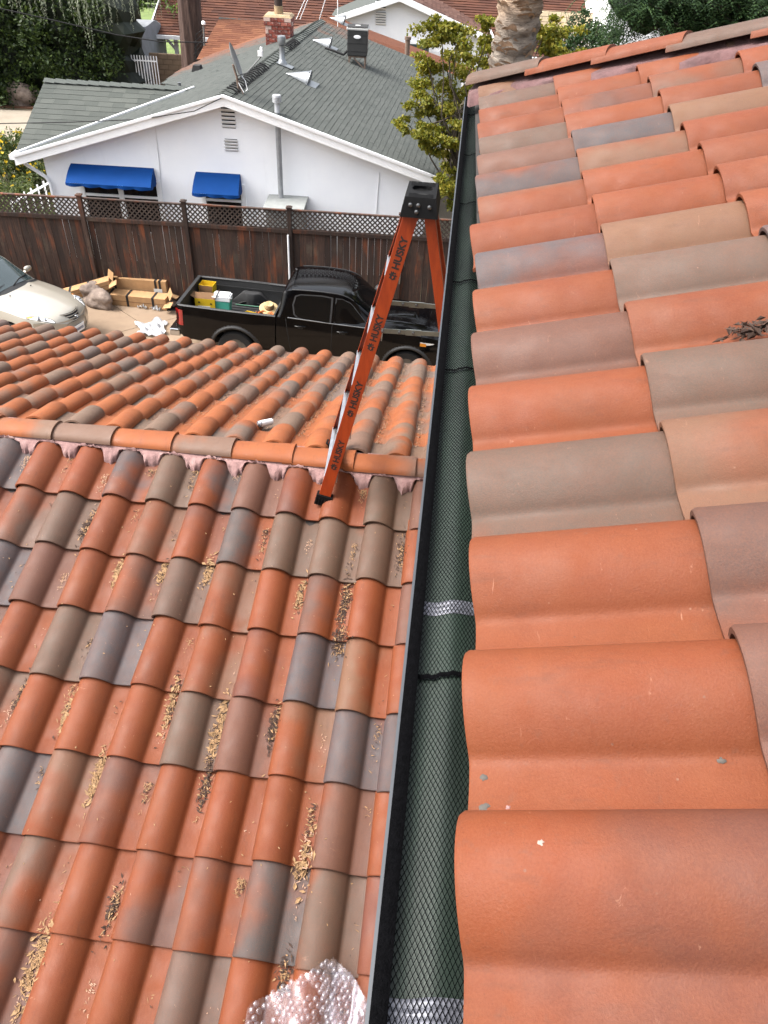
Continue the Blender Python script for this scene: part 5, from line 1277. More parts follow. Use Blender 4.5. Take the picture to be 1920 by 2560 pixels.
# ------------------------------------------------------------------ small things on the roofs
plain('can_white', hexc(225, 226, 230), .35, var=.05); plain('can_grey', hexc(150, 152, 158), .3, metal=.6)
q = None
_d = ray(576, 915); _o = F0+fW*.06; _t = ((_o-np.array([0, 0, CZ]))@fW)/(_d@fW); q = _d*_t+np.array([0, 0, CZ])
can_s = .82; can = thing('spray_can', 'small white spray can lying in a roof valley beyond the ridge', 'spray can', q)
cm = Matrix((Vector((.55, .8, -.25)).normalized(), Vector((-.8, .55, 0)).normalized(), Vector((.2, .2, .95)).normalized())).transposed() if False else None
can.scale = (.82, .82, .82)
cr = Vector((.50, .80, -.30)).normalized().to_track_quat('Z', 'Y').to_matrix()
g = G(); g.lathe([(.0, -.09), (.022, -.09), (.029, -.083), (.0295, .05), (.028, .06)], 20, (0, 0, .01), cr); g.build('can_body', 'can_white', can, 40)
g = G(); g.lathe([(.028, -.082), (.03, -.086), (.028, -.094), (.02, -.1), (.012, -.098), (.01, -.108), (.003, -.11)], 20, (0, 0, .01), cr); g.build('can_top', 'can_grey', can, 40)
# droppings, paint splashes and mortar crumbs
plain('pale_crumb', hexc(170, 152, 140), .9, var=.15); plain('grey_crumb', hexc(92, 86, 80), .9, var=.3)
def blot(p, nrm, r, mat, name, label, cat, group=None, flat=.25):
    g = G(); n = 12; nrm = Vector(nrm).normalized(); t = nrm.orthogonal().normalized(); b = nrm.cross(t); rs = [r*rnd.uniform(.55, 1.2) for _ in range(n)]
    vs = [Vector(p)+(t*math.cos(2*math.pi*k/n)+b*math.sin(2*math.pi*k/n))*rs[k]-nrm*.002 for k in range(n)]+[Vector(p)+(t*math.cos(2*math.pi*k/n)+b*math.sin(2*math.pi*k/n))*rs[k]*.6+nrm*r*flat for k in range(n)]+[Vector(p)+nrm*r*flat*1.3]
    g.add(vs, [(k, (k+1) % n, n+(k+1) % n, n+k) for k in range(n)]+[(n+k, n+(k+1) % n, 2*n) for k in range(n)])
    return tag(g.build(name, mat, None, 60), label, cat, group)
def hitR(x, y, w_=.0): d = ray(x, y); o = np.array([0, 0, CZ]); pl = U0+uW*w_; p = o+d*(((pl-o)@uW)/(d@uW)); uu_ = (-(p-U0)@uU) ; u_ = ((p-U0)@uU) % TW; return p, u_
for x, y, r, mt, lbl in ((1168, 1821, .006, 'pale_crumb', 'whitish crumb on the crest of the lowest, largest upper roof tile'), (1270, 1760, .006, 'grey_crumb', 'round grey lichen spot in the pan beside the seam of the largest tile'), (1045, 1745, .010, 'grey_crumb', 'grey chipped spot at the seam corner above the gutter edge'), (1145, 1765, .007, 'pale_crumb', 'pale scuffed crumb at the seam above the largest tile'), (1097, 1745, .005, 'mortar', 'pinkish crumb in the pan near the gutter end of the orange tile'), (1045, 1680, .008, 'grey_crumb', 'dark spotted stain on the eave edge of the orange tile'), (1558, 1642, .006, 'grey_crumb', 'small grey spot near the upper end of the orange eave tile')):
    w_ = .03
    for _ in range(6): p, u_ = hitR(x, y, w_); sl_v = ((p-U0)@uV) % ER; w_ = tile_w(u_)+LIFT*(1-sl_v/ER)
    blot(p, uW, r, mt, 'mortar_crumb', lbl, 'crumb', 'mortar crumbs on the upper roof tiles', .12)
# dead leaf clump on the upper roof at the right
plain('dead_leaf', hexc(72, 50, 38), .9, var=.5, scale=40); plain('dry_needle', hexc(160, 124, 86), .85, var=.4, scale=90); plain('dry_leaf', hexc(158, 124, 86), .85, var=.3, scale=60); plain('dark_litter', hexc(66, 46, 36), .95, var=.5, scale=60)
def flake(g, p, nrm, ln, wd, curl=.3):
    nrm = Vector(nrm).normalized(); t = Vector((rnd.gauss(0, 1), rnd.gauss(0, 1), rnd.gauss(0, 1))); t = (t-nrm*t.dot(nrm)*rnd.uniform(.55, 1)).normalized(); b = t.cross(nrm).normalized(); up_n = t.cross(b); up_n = up_n if up_n.dot(nrm) > 0 else -up_n
    p = Vector(p); vs = [p-t*ln/2, p-t*ln*.1+b*wd/2+up_n*curl*wd, p+t*ln/2+up_n*curl*ln*.3, p-t*ln*.1-b*wd/2+up_n*curl*wd, p+up_n*.0005]
    g.add(vs, [(0, 1, 4), (1, 2, 4), (2, 3, 4), (3, 0, 4)])
g = G(); p, u_ = hitR(1632, 733, .03)
for k in range(90): q = p+uU*rnd.gauss(0, .018)+uV*rnd.gauss(0, .03)+uW*(.015+abs(rnd.gauss(0, .012))); flake(g, q, uW, rnd.uniform(.015, .045), rnd.uniform(.004, .014), rnd.uniform(.1, .8))
tag(g.build('dead_leaf_clump', 'dead_leaf'), 'dark brown clump of dead leaves caught in an upper roof tile channel', 'leaves', kind='stuff')
# litter in the channels of the lower roof: dry needles, leaves, dark compost
gn, gl, gd, gs = G(), G(), G(), G()
def near_w(x, s): u = (x-N0[0]) % TW; jj = math.floor(-s/EN+1e-6); v = s % EN; return tile_w(u)+LIFT*(1-v/EN)
def put(g, x, s, ln, wd, lift=0., curl=.25): p = near_pt(x, s, near_w(x, s)+.002+lift); flake(g, p, nW, ln, wd, curl)
for i in range(-6, 11):
    xs0 = N0[0]+TW*i
    for j in range(0, 10):
        r = rnd.random(); s_top = -j*EN+EN
        if not in_view(near_pt(xs0, s_top-.2), 60, 60): continue
        cx = xs0-.022                            # the channel just left of the next roll
        n = int(4+rnd.random()**3*75); s0 = s_top-rnd.uniform(.02, .2); sp = rnd.uniform(.03, .12)
        kind = rnd.random()
        for k in range(n):
            s = s0-abs(rnd.gauss(0, sp)); x = cx+rnd.gauss(-.006, .011)-abs(rnd.gauss(0, .004)); x = min(x, xs0-.004); lf = abs(rnd.gauss(0, .004))*(1+n/60)
            if kind < .45: put(gn, x, s, rnd.uniform(.012, .03), rnd.uniform(.002, .005), lf) if rnd.random() < .75 else put(gd, x, s, rnd.uniform(.008, .02), rnd.uniform(.003, .008), lf)
            elif kind < .7: put(gd if rnd.random() < .6 else gn, x, s, rnd.uniform(.008, .028), rnd.uniform(.003, .008), lf)
            else: put(gl if rnd.random() < .25 else gs, x, s, rnd.uniform(.006, .02), rnd.uniform(.002, .006), lf*.5)
        for k in range(rnd.randint(0, 5)):      # stray bits everywhere on the tile
            put(gs if rnd.random() < .7 else gn, xs0+rnd.uniform(0, TW), s_top-rnd.uniform(0, EN), rnd.uniform(.003, .012), rnd.uniform(.001, .003))
# the larger drifts
def hitN(x, y):
    d = ray(x, y); o = np.array([0, 0, CZ]); pl = N0+nW*.025; p = o+d*(((pl-o)@nW)/(d@nW)); return p[0], (p-N0)@nV
for x, y, n, sx, ss, kd in ((745, 1300, 260, .014, .085, 'd'), (733, 1385, 200, .02, .04, 'd'), (187, 1140, 160, .014, .06, 'd'), (470, 1575, 260, .014, .09, 'm'), (590, 1570, 190, .013, .06, 'd'), (445, 1690, 160, .013, .06, 'd'), (210, 1675, 160, .012, .06, 'n'), (145, 1545, 130, .012, .05, 'm'), (75, 2085, 220, .018, .09, 'n'),
                      (245, 1960, 120, .012, .05, 'd'), (370, 1520, 170, .012, .08, 'm'), (255, 1235, 110, .012, .05, 'n'), (350, 1240, 110, .012, .04, 'm'), (450, 1235, 110, .013, .05, 'n'), (648, 1290, 120, .011, .05, 'm'), (660, 1850, 110, .016, .09, 's'), (612, 2110, 110, .016, .04, 'd'), (645, 1880, 60, .018, .02, 'l'), (45, 1500, 120, .012, .05, 'd'), (870, 1190, 90, .011, .06, 'd')):
    cx, cs = hitN(x, y)
    for k in range(n):
        g_ = {'d': (gd, gd, gd, gn), 'm': (gd, gn, gn, gl), 'n': (gn, gn, gn, gl), 's': (gs, gs, gn, gl), 'l': (gl, gl, gl, gd)}[kd][rnd.randrange(4)]
        big = rnd.random() < .2 and kd != 'd'; put(gl if big else g_, cx+rnd.gauss(0, sx), cs+rnd.gauss(0, ss), rnd.uniform(.025, .05) if big else rnd.uniform(.01, .036), rnd.uniform(.008, .02) if big else rnd.uniform(.003, .010), abs(rnd.gauss(0, .0045)), rnd.uniform(.05, .4))
for k in range(70):
    x, y = rnd.uniform(0, 900), rnd.uniform(1050, 2212); cx, cs = hitN(x, y); put(gl, cx, cs, rnd.uniform(.008, .018), rnd.uniform(.004, .008), .001)
# far side of the ridge: tan litter in the channels towards the gutter
for k in range(5200):
    i = rnd.choice((2, 3, 4, 5, 6, 6, 7, 7, 8, 8, 9, 9, 10)); x = F0[0]+TW*i+.028+rnd.gauss(0, .014); s = rnd.uniform(.05, 3.6); u = (F0[0]-x) % TW
    p = far_pt(x, s, tile_w(u)+LIFT*(1-(s % EF)/EF)+.002); flake(gn if rnd.random() < .35 else (gs if rnd.random() < .8 else gd), p, fW, rnd.uniform(.008, .028), rnd.uniform(.003, .009), .3)
plain('pale_litter', hexc(180, 144, 120), .9, var=.25, scale=70)
for g_, nm, mt, lb in ((gn, 'dry_needles', 'dry_needle', 'straw coloured needles lying in the lower roof tile channels'), (gl, 'dry_leaves', 'dry_leaf', 'curled tan leaves lying on the lower roof tiles'), (gd, 'leaf_compost', 'dark_litter', 'dark rotting leaf litter in the lower roof tile channels'), (gs, 'pale_chaff', 'pale_litter', 'pale chaff scattered over the lower roof tiles')):
    tag(g_.build(nm, mt), lb, 'leaf litter', kind='stuff')
# ---- bubble wrap in the lower corner
m = Mat('bubble_film'); co = m.coord()
gl_ = m.n('BsdfGlossy'); gl_.inputs['Roughness'].default_value = .3; gl_.inputs['Color'].default_value = (.9, .9, .95, 1)
df = m.n('BsdfDiffuse'); df.inputs['Color'].default_value = (.62, .58, .64, 1); tr = m.n('BsdfTransparent'); tr.inputs['Color'].default_value = (.93, .92, .95, 1)
lw = m.n('LayerWeight'); lw.inputs['Blend'].default_value = .35
mx1 = m.n('MixShader'); mx1.inputs[0].default_value = .5; m.l(gl_.outputs[0], mx1.inputs[1]); m.l(df.outputs[0], mx1.inputs[2])
mx2 = m.n('MixShader'); m.l(m.mapr(lw.outputs['Facing'], 0, 1, .07, .62), mx2.inputs[0]); m.l(tr.outputs[0], mx2.inputs[1]); m.l(mx1.outputs[0], mx2.inputs[2]); m.l(mx2.outputs[0], m.out.inputs['Surface']); MATS['bubble_film'] = m.m
def bubble_sheet(outline, nb, par, hgt, seed, lift):
    rr = random.Random(seed); pts2 = [hitN(*o) for o in outline]; cx = sum(p[0] for p in pts2)/len(pts2); cs = sum(p[1] for p in pts2)/len(pts2)
    def hz(x, s): return lift+hgt*(math.exp(-(((x-cx)/.18)**2+((s-cs)/.22)**2))+.5*abs(math.sin(x*15+seed+2*math.sin(s*8)))*abs(math.sin(s*13+x*7)))
    def inside(x, s):
        c = False
        for i in range(len(pts2)):
            (x1, y1), (x2, y2) = pts2[i], pts2[i-1]
            if (y1 > s) != (y2 > s) and x < (x2-x1)*(s-y1)/(y2-y1)+x1: c = not c
        return c
    bm = bmesh.new(); x0, x1 = min(p[0] for p in pts2), max(p[0] for p in pts2); s0, s1 = min(p[1] for p in pts2), max(p[1] for p in pts2); st = .007; grid = {}
    for i in range(int((x1-x0)/st)+2):
        for j in range(int((s1-s0)/st)+2):
            x, s = x0+i*st, s0+j*st
            if inside(x, s): grid[(i, j)] = bm.verts.new(near_pt(x, s, max(.075*0+near_w(x, s)*.6+.03, .05)+max(0, hz(x, s))))
    for (i, j) in list(grid):
        q = [grid.get(k) for k in ((i, j), (i+1, j), (i+1, j+1), (i, j+1))]
        if all(q): bm.faces.new(q)
    me = bpy.data.meshes.new('film'); bm.to_mesh(me); bm.free(); me.polygons.foreach_set('use_smooth', [True]*len(me.polygons)); me.materials.append(MATS['bubble_film'])
    o = link('film', me, par)
    g = G(); r = .0128; dx = .027
    for a in range(int((x1-x0)/dx)+1):
        for b in range(int((s1-s0)/(dx*.87))+1):
            x, s = x0+a*dx+(dx/2 if b % 2 else 0)+rr.gauss(0, .0022), s0+b*dx*.87+rr.gauss(0, .0022)
            if rr.random() < .14: continue
            if not inside(x, s) or not inside(x+.008, s+.008) or not inside(x-.008, s-.008): continue
            base = near_pt(x, s, max(near_w(x, s)*.6+.03, .05)+max(0, hz(x, s))); n_v = Vector(nW)+Vector((rr.gauss(0, .15), rr.gauss(0, .15), 0)); n_v.normalize(); rq = n_v.to_track_quat('Z', 'Y').to_matrix(); q_ = rr.uniform(.35, 1.1)
            g.lathe([(r, -.001), (r*.97, .004*q_), (r*.78, .0085*q_), (r*.42, .0105*q_), (.0006, .0108*q_)], 12, base, rq, False)
    b_ = g.build('bubbles', 'bubble_film', par, 60); b_['kind'] = 'stuff'
bw = thing('bubble_wrap', 'crumpled clear bubble wrap lying on the lower roof tiles', 'bubble wrap')
bubble_sheet([(534, 2190), (545, 2165), (600, 2140), (650, 2112), (700, 2078), (722, 2072), (760, 2100), (812, 2190), (806, 2300), (520, 2300)], 200, bw, .035, 1, .0)
bubble_sheet([(690, 2170), (700, 2090), (722, 2068), (770, 2115), (800, 2180), (795, 2260), (700, 2270)], 90, bw, .03, 5, .035)
# ------------------------------------------------------------------ things in the truck bed
plain('cardboard', hexc(196, 154, 108), .9, var=.12, scale=7, bump=.15, bscale=60); plain('cardboard_dark', hexc(140, 104, 70), .9, var=.15); plain('yellow_card', hexc(228, 190, 30), .6, var=.08); plain('teal_plastic', hexc(92, 196, 172), .45, var=.05); plain('cooler_white', hexc(236, 238, 238), .4, var=.04)
plain('label_white', hexc(220, 220, 216), .6, var=.15, scale=60); plain('strap_black', hexc(24, 22, 24), .6); plain('straw', hexc(206, 178, 130), .9, var=.2, scale=60, bump=.6, bscale=240); plain('orange_cord', hexc(206, 110, 30), .6); plain('green_pole', hexc(40, 110, 80), .5)
TM = Matrix.Translation(truck.location) @ truck.rotation_euler.to_matrix().to_4x4()
def in_bed(name, label, cat, x, y, z=.75, rz_=0., group=None):
    t = thing(name, label, cat, (0, 0, 0), 0, group); t.matrix_basis = TM @ Matrix.Translation((x, y, z)) @ Matrix.Rotation(rz_, 4, 'Z'); return t
def open_box(t, lx, ly, lz, mat, inner, flaps=True):
    g = G(); th = .006
    g.box((0, 0, th/2), (lx, ly, th)); g.box((-lx/2, 0, lz/2), (th, ly, lz)); g.box((lx/2, 0, lz/2), (th, ly, lz)); g.box((0, -ly/2, lz/2), (lx+th, th, lz)); g.box((0, ly/2, lz/2), (lx+th, th, lz))
    s = g.build('carton_sides', mat, t); s['kind'] = 'stuff'
    if flaps:
        for sx, sy, a in ((-1, 0, .5), (1, 0, 1.2), (0, -1, 2.2), (0, 1, -.2)):
            L_ = min(lx, ly)*.45; g = G()
            if sx: g.box((sx*(lx/2+L_/2*math.cos(a)), 0, lz+L_/2*math.sin(a)), (L_, ly*.98, .005), Matrix.Rotation(-a*sx, 3, 'Y'))
            else: g.box((0, sy*(ly/2+L_/2*math.cos(a)), lz+L_/2*math.sin(a)), (lx*.98, L_, .005), Matrix.Rotation(a*sy, 3, 'X'))
            g.build('flap', inner, t)
b1 = in_bed('carton', 'bright yellow open carton with a white label in the truck bed near the tailgate', 'box', .36, .12, .75, .05)
open_box(b1, .42, .3, .30, 'yellow_card', 'cardboard_dark'); g = G(); g.box((-.02, -.156, .10), (.26, .004, .09)); g.build('box_label', 'label_white', b1)
for dx, dz in ((.13, .2), (-.12, .22)): g = G(); g.box((dx, -.156, dz), (.04, .004, .03)); g.build('printed_mark', 'strap_black', b1)
b2 = in_bed('carton', 'tall brown and yellow carton in the far rear corner of the truck bed', 'box', .26, .62, .75, -.03); open_box(b2, .30, .28, .40, 'yellow_card', 'cardboard_dark', False)
g = G(); g.box((0, -.146, .29), (.29, .004, .2)); g.build('brown_panel', 'cardboard_dark', b2)
b3 = in_bed('carton', 'small yellow carton lying open beside the cab end of the truck bed', 'box', 1.42, -.18, .75, -.3); open_box(b3, .34, .16, .16, 'yellow_card', 'cardboard', False)
ck = in_bed('cooler', 'teal cooler box with white lid in the truck bed beside the yellow carton', 'cooler', .70, .16, .75, .04)
g = G(); g.box((0, 0, .13), (.34, .26, .26), None, 1.06); g.build('cooler_body', 'teal_plastic', ck, None, .02); g = G(); g.box((0, 0, .31), (.385, .30, .10)); g.box((0, 0, .375), (.33, .25, .03)); g.build('cooler_lid', 'cooler_white', ck, None, .018)
g = G(); g.tube([(-.2, 0, .30), (-.2, -.12, .33), (-.19, -.14, .35), (.19, -.14, .35), (.2, -.12, .33), (.2, 0, .30)], .012, 8); g.build('cooler_handle', 'cooler_white', ck, 60)
ht = in_bed('straw_hat', 'straw hat resting in the truck bed behind the cab', 'hat', 1.72, .12, .95, .2); ht.matrix_basis = ht.matrix_basis @ Matrix.Rotation(.35, 4, 'X')
g = G(); g.lathe([(.21, -.01), (.2, .0), (.15, .012), (.105, .01), (.10, .03)], 28, (0, 0, 0), None, False); g.build('brim', 'straw', ht, 60)
g = G(); g.lathe([(.10, .01), (.098, .09), (.085, .12), (.05, .115), (.001, .10)], 28, (0, 0, 0), None, False); g.build('crown', 'straw', ht, 60)
g = G(); g.lathe([(.103, .014), (.103, .04)], 28, (0, 0, 0), None, False); g.build('hat_band', 'cardboard_dark', ht, 60)
cd_ = in_bed('extension_cord', 'coiled orange extension cord in the truck bed below the straw hat', 'cord', 1.68, -.12, .78)
g = G(); pts = []
for k in range(220): a_ = k*.33; pts.append((.17*math.cos(a_)*(1+.15*math.sin(k*.21)), .1*math.sin(a_)*(1+.2*math.sin(k*.13)), .02+.12*k/220+.02*math.sin(k*1.7)))
g.tube(pts, .009, 5); g.build('coil', 'orange_cord', cd_, 60)
gp = in_bed('green_pole', 'thin green pole lying across the truck bed between cooler and hat', 'pole', 0, 0, 0); g = G(); g.tube([(.92, .42, .82), (1.62, .36, .85)], .014, 8); g.build('shaft', 'green_pole', gp, 60); g = G(); g.tube([(1.62, .36, .85), (1.68, .355, .852)], .02, 8); g.build('grip', 'cooler_white', gp, 60)

# ------------------------------------------------------------------ cartons, rocks and plastic along the fence
def carton(label, p, size, rzz, tilt=0., straps=(), lab=False, flaps=False, grp=None):
    t = thing('cardboard_box', label, 'box', p, rzz); t.rotation_euler = (Matrix.Rotation(rzz, 3, 'Z') @ Matrix.Rotation(tilt, 3, 'Y')).to_euler()
    lx, ly, lz = size; g = G(); g.box((0, 0, lz/2), size); g.build('box_body', 'cardboard', t, None, .006)
    for s in straps: g = G(); g.box((lx*s, 0, lz/2), (.055, ly+.008, lz+.008)); g.build('strap', 'strap_black', t)
    g = G(); g.box((0, -ly/2-.002, lz/2), (lx*.98, .003, .012)); g.build('fold_line', 'cardboard_dark', t)
    if lab: g = G(); g.box((lx*.36, -ly/2-.004, lz*.52), (.2, .004, .15)); g.build('shipping_label', 'label_white', t); g = G(); g.box((lx*.38, -ly/2-.0065, lz*.55), (.1, .003, .07)); g.build('printed_mark', 'strap_black', t) if False else None
    if flaps:
        for dy, dz, a in ((0, lz+.06, 1.1), (-ly/2-.05, lz*.6, .2), (ly/2+.04, lz*.7, -.3)): g = G(); g.box((lx/2+.07, dy, dz), (.2, ly*.8, .006), Matrix.Rotation(-a, 3, 'Y') @ Matrix.Rotation(a*.5, 3, 'X')); g.build('flap', 'cardboard', t)
    return t
pB = at_g(303, 645); carton('long cardboard box with black straps and a white label standing against the fence', pB, (1.5, .30, .55), R(1), 0, (-.40, -.33, .33, .40), True)
pC = at_g(297, 658); carton('long flat cardboard box with a torn end in front of the other box', pC, (1.55, .34, .28), R(0), 0, (-.38, -.1, .3), False, True)
pA = at_g(178, 640, .18); carton('opened cardboard box propped askew on a rock beside the silver car', pA+np.array([0, .15, 0]), (1.35, .3, .2), R(18), R(-14), (-.2, .12), False, True)
def rock_mat():
    m = Mat('rock'); co = m.coord(); c = m.ramp(m.noise(co, 3.5, 8, .7), [(.3, hexc(90, 80, 74)), (.5, hexc(152, 134, 122)), (.7, hexc(190, 172, 158))]); m.set(col=c, rough=.9); m.bump(m.noise(co, 14, 7, .7), .8, .03); MATS['rock'] = m.m
rock_mat()
def rock(p, sx, sy, sz, label, seed, rzz=0.):
    bm = bmesh.new(); bmesh.ops.create_icosphere(bm, subdivisions=4, radius=1); rr = random.Random(seed); ph = [rr.uniform(0, 9) for _ in range(9)]
    for v in bm.verts:
        c = v.co; k = 1+.16*math.sin(c.x*3.1+ph[0])*math.sin(c.y*2.7+ph[1])+.12*math.sin(c.z*4.3+ph[2]+c.x*2)+.06*math.sin(c.x*9+ph[3])*math.sin(c.y*8+ph[4])*math.sin(c.z*9+ph[5]); v.co = Vector((c.x*sx*k, c.y*sy*k, c.z*sz*k))
    me = bpy.data.meshes.new('rock'); bm.to_mesh(me); bm.free(); me.polygons.foreach_set('use_smooth', [True]*len(me.polygons)); me.materials.append(MATS['rock'])
    o = link('rock', me); o.location = p; o.rotation_euler = (0, 0, rzz); return tag(o, label, 'rock')
rock(at_g(212, 645, .16), .42, .24, .24, 'pale rugged rock between the propped box and the flat boxes', 3, -.5); rock(at_g(200, 628, .3), .26, .2, .22, 'upper pale rock directly below the propped cardboard box', 9, .3); rock(at_g(366, 655, .08), .16, .15, .13, 'small brown rock beside the truck tailgate and the box ends', 5)
rock(at_v(50, 210, 33.2)+np.array([0, 0, .05]), .75, .5, .5, 'large grey boulder in the mulch below the dark hedge', 12)
m = Mat('clear_plastic'); m.set(col=(.8, .82, .84, 1), rough=.2, alpha=.62, spec=.7); MATS['clear_plastic'] = m.m
def crumple(p, sx, sy, h, name, label, cat, seed, mat='clear_plastic', rzz=0., group=None):
    rr = random.Random(seed); ph = [rr.uniform(0, 9) for _ in range(8)]; g = G()
    def fn(a, b):
        x, y = (a-.5), (b-.5); ed = 1+.2*math.sin(a*9+ph[0])*(abs(y)*2)+.18*math.sin(b*8+ph[1])
        z = .02+h*abs(math.sin(a*7+ph[2])*math.sin(b*6+ph[3])+.6*math.sin(a*15+ph[4]+b*11)+.3*math.sin(b*23+ph[5])); X_, Y_ = x*sx*ed, y*sy*ed+.18*x*sx*math.sin(ph[6])
        return (p[0]+X_*math.cos(rzz)-Y_*math.sin(rzz), p[1]+X_*math.sin(rzz)+Y_*math.cos(rzz), gz(p[0]+X_, p[1]+Y_)+z+ (p[2]-gz(p[0], p[1])))
    g.grid(fn, 26, 22); return tag(g.build(name, mat, None, 35), label, cat, group)
m = Mat('white_film'); m.set(col=(.80, .82, .86, 1), rough=.3, alpha=.85, spec=.6); MATS['white_film'] = m.m
crumple(at_g(330, 712), .62, .75, .05, 'plastic_sheet', 'crumpled white plastic sheet on the driveway behind the truck tail', 'plastic sheet', 4, 'white_film', .3)
crumple(at_g(312, 664), .2, .2, .08, 'plastic_bag', 'small crumpled clear bag with a red print at the corner of the flat box', 'plastic bag', 6); crumple(at_g(341, 669), .24, .18, .07, 'plastic_bag', 'small crumpled clear bag on the paving edge beyond the torn box end', 'plastic bag', 8)
g = G(); a_, b_ = at_v(622, 508, FV_-.1), at_v(626, 580, FV_-.1); g.tube([a_, (a_[0], a_[1], gz(a_[0], a_[1]))], .022, 8); tag(g.build('white_pipe', 'white_metal', None, 60), 'white plastic pipe standing against the fence behind the truck cab', 'pipe')

# ------------------------------------------------------------------ foliage helpers
def leaf_mat(name, cols, trans=.25):
    m = Mat(name); ge = m.n('NewGeometry'); co = m.coord(); c = m.ramp(ge.outputs['Random Per Island'], [(i/(len(cols)-1), c_) for i, c_ in enumerate(cols)])
    c = m.mix(m.mapr(m.noise(co, 1.1, 4), .35, .7, 0, .5), c, tuple(x*.55 for x in cols[0][:3])+(1,))
    m.set(col=c, rough=.6, spec=.3); tl = m.n('BsdfTranslucent'); m.l(c, tl.inputs['Color']); ms = m.n('MixShader'); ms.inputs[0].default_value = trans; m.l(m.b.outputs[0], ms.inputs[1]); m.l(tl.outputs[0], ms.inputs[2]); m.l(ms.outputs[0], m.out.inputs['Surface']); MATS[name] = m.m
leaf_mat('leaf_dark', [hexc(34, 50, 26), hexc(54, 74, 34), hexc(88, 108, 46)]); leaf_mat('leaf_bright', [hexc(62, 96, 28), hexc(92, 126, 36), hexc(120, 146, 48)]); leaf_mat('leaf_olive', [hexc(96, 106, 28), hexc(132, 134, 36), hexc(170, 156, 52), hexc(112, 120, 36)], .35)
leaf_mat('leaf_fern', [hexc(34, 58, 30), hexc(52, 80, 40), hexc(76, 102, 52)]); leaf_mat('leaf_cedar', [hexc(112, 122, 100), hexc(140, 148, 126), hexc(164, 168, 146)]); leaf_mat('leaf_shrub', [hexc(58, 76, 34), hexc(84, 100, 46), hexc(110, 118, 60)])
leaf_mat('petal_yellow', [hexc(226, 190, 40), hexc(240, 206, 60)], .2)
def bark(name, c0, c1, c2, sc_=3.):
    m = Mat(name); co = m.coord(); n = m.noise(m.scalev(co, 3, 3, .5), sc_, 8, .7, .4); m.set(col=m.ramp(n, [(.3, c0), (.5, c1), (.75, c2)]), rough=.95); m.bump(n, .9, .05); MATS[name] = m.m
bark('bark_red', hexc(58, 44, 40), hexc(92, 70, 62), hexc(122, 98, 88)); bark('bark_grey', hexc(60, 52, 44), hexc(96, 86, 74), hexc(124, 114, 100))
def leaf(g, p, s, rr, droop=0., asp=.5):
    n = Vector((rr.gauss(0, 1), rr.gauss(0, 1), rr.gauss(.5, 1))).normalized(); t = n.orthogonal().normalized(); a = rr.uniform(0, 6.28); b = n.cross(t); t, b = t*math.cos(a)+b*math.sin(a), b*math.cos(a)-t*math.sin(a)
    t = (t+Vector((0, 0, -droop))).normalized(); p = Vector(p); o = len(g.v)
    g.v += [tuple(p), tuple(p+t*s*.5+b*s*asp*.5), tuple(p+t*s), tuple(p+t*s*.5-b*s*asp*.5)]; g.f.append((o, o+1, o+2, o+3))
def clump_cloud(g, c, r, n, size, rr, shell=.55, flat=.8, droop=0., asp=.5):
    for _ in range(n):
        d = Vector((rr.gauss(0, 1), rr.gauss(0, 1), rr.gauss(0, 1))).normalized(); k = r*(shell+(1-shell)*rr.random()); p = Vector(c)+Vector((d.x*k, d.y*k, d.z*k*flat)); leaf(g, p, size*rr.uniform(.6, 1.3), rr, droop, asp)
def limb(g, a, b, r0, r1, rr, n=6, wob=.12):
    a, b = Vector(a), Vector(b); L = (b-a).length; pts = [a.lerp(b, k/n)+Vector((rr.gauss(0, 1), rr.gauss(0, 1), rr.gauss(0, .5)))*wob*L*.15*(1 if 0 < k < n else 0) for k in range(n+1)]; g.tube(pts, [r0+(r1-r0)*k/n for k in range(n+1)], 8); return pts

# ---- dark evergreen hedge mass at the left
rr = random.Random(21); hd = thing('evergreen_tree', 'huge dense dark evergreen tree beyond the mulch bed, leaves down to the ground', 'tree', P(-13.5, 35.5, GZ0))
g = G(); gtr = G(); gH = G()
def hpt(p): return Vector(p)-Vector(hd.location)
for k in range(300):
    u = rr.uniform(-20, -11.5); v = rr.uniform(33.0, 37.5); z = GZ0+rr.uniform(.3, 6.8); e = min(1, (u+19.5)/2, (-9.6-u)/1.2+.15)
    if v > 34.5 and z < 4.5: continue
    if z > 3.4 and u > -11.9: continue
    clump_cloud(g, hpt(P(u, v+.4*math.sin(z*1.7+u), z)), rr.uniform(.5, .85), 130, .17, rr, .6)
for k in range(110):
    u = rr.uniform(-19, -11.2); z = GZ0+rr.uniform(.2, 4.2); clump_cloud(g, hpt(P(u+rr.gauss(0, .2), 32.9+.35*math.sin(u*2.1+z), z)), rr.uniform(.35, .6), 110, .15, rr, .55)
g.build('crown', 'leaf_dark', hd)
for k in range(5): limb(gtr, hpt(P(-19+1.7*k, 35.3, GZ0-.1)), hpt(P(-19+1.7*k+rr.gauss(0, .4), 35.4, GZ0+4.5)), .16, .06, rr); 
gH.v = gtr.v; gH.f = gtr.f; s_ = gH.build('stems', 'bark_grey', hd, 60); s_.name = 'trunk'; s_['kind'] = 'stuff'
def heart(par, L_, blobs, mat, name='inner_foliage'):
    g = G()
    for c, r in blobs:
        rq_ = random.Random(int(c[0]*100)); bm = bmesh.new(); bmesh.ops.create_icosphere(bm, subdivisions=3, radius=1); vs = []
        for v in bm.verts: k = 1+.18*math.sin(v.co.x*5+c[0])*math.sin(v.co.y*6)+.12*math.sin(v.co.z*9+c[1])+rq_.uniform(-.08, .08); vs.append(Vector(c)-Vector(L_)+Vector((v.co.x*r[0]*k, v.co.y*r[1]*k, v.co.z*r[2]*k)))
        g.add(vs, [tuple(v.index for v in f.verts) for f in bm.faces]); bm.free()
    o = g.build(name, mat, par); o['kind'] = 'stuff'
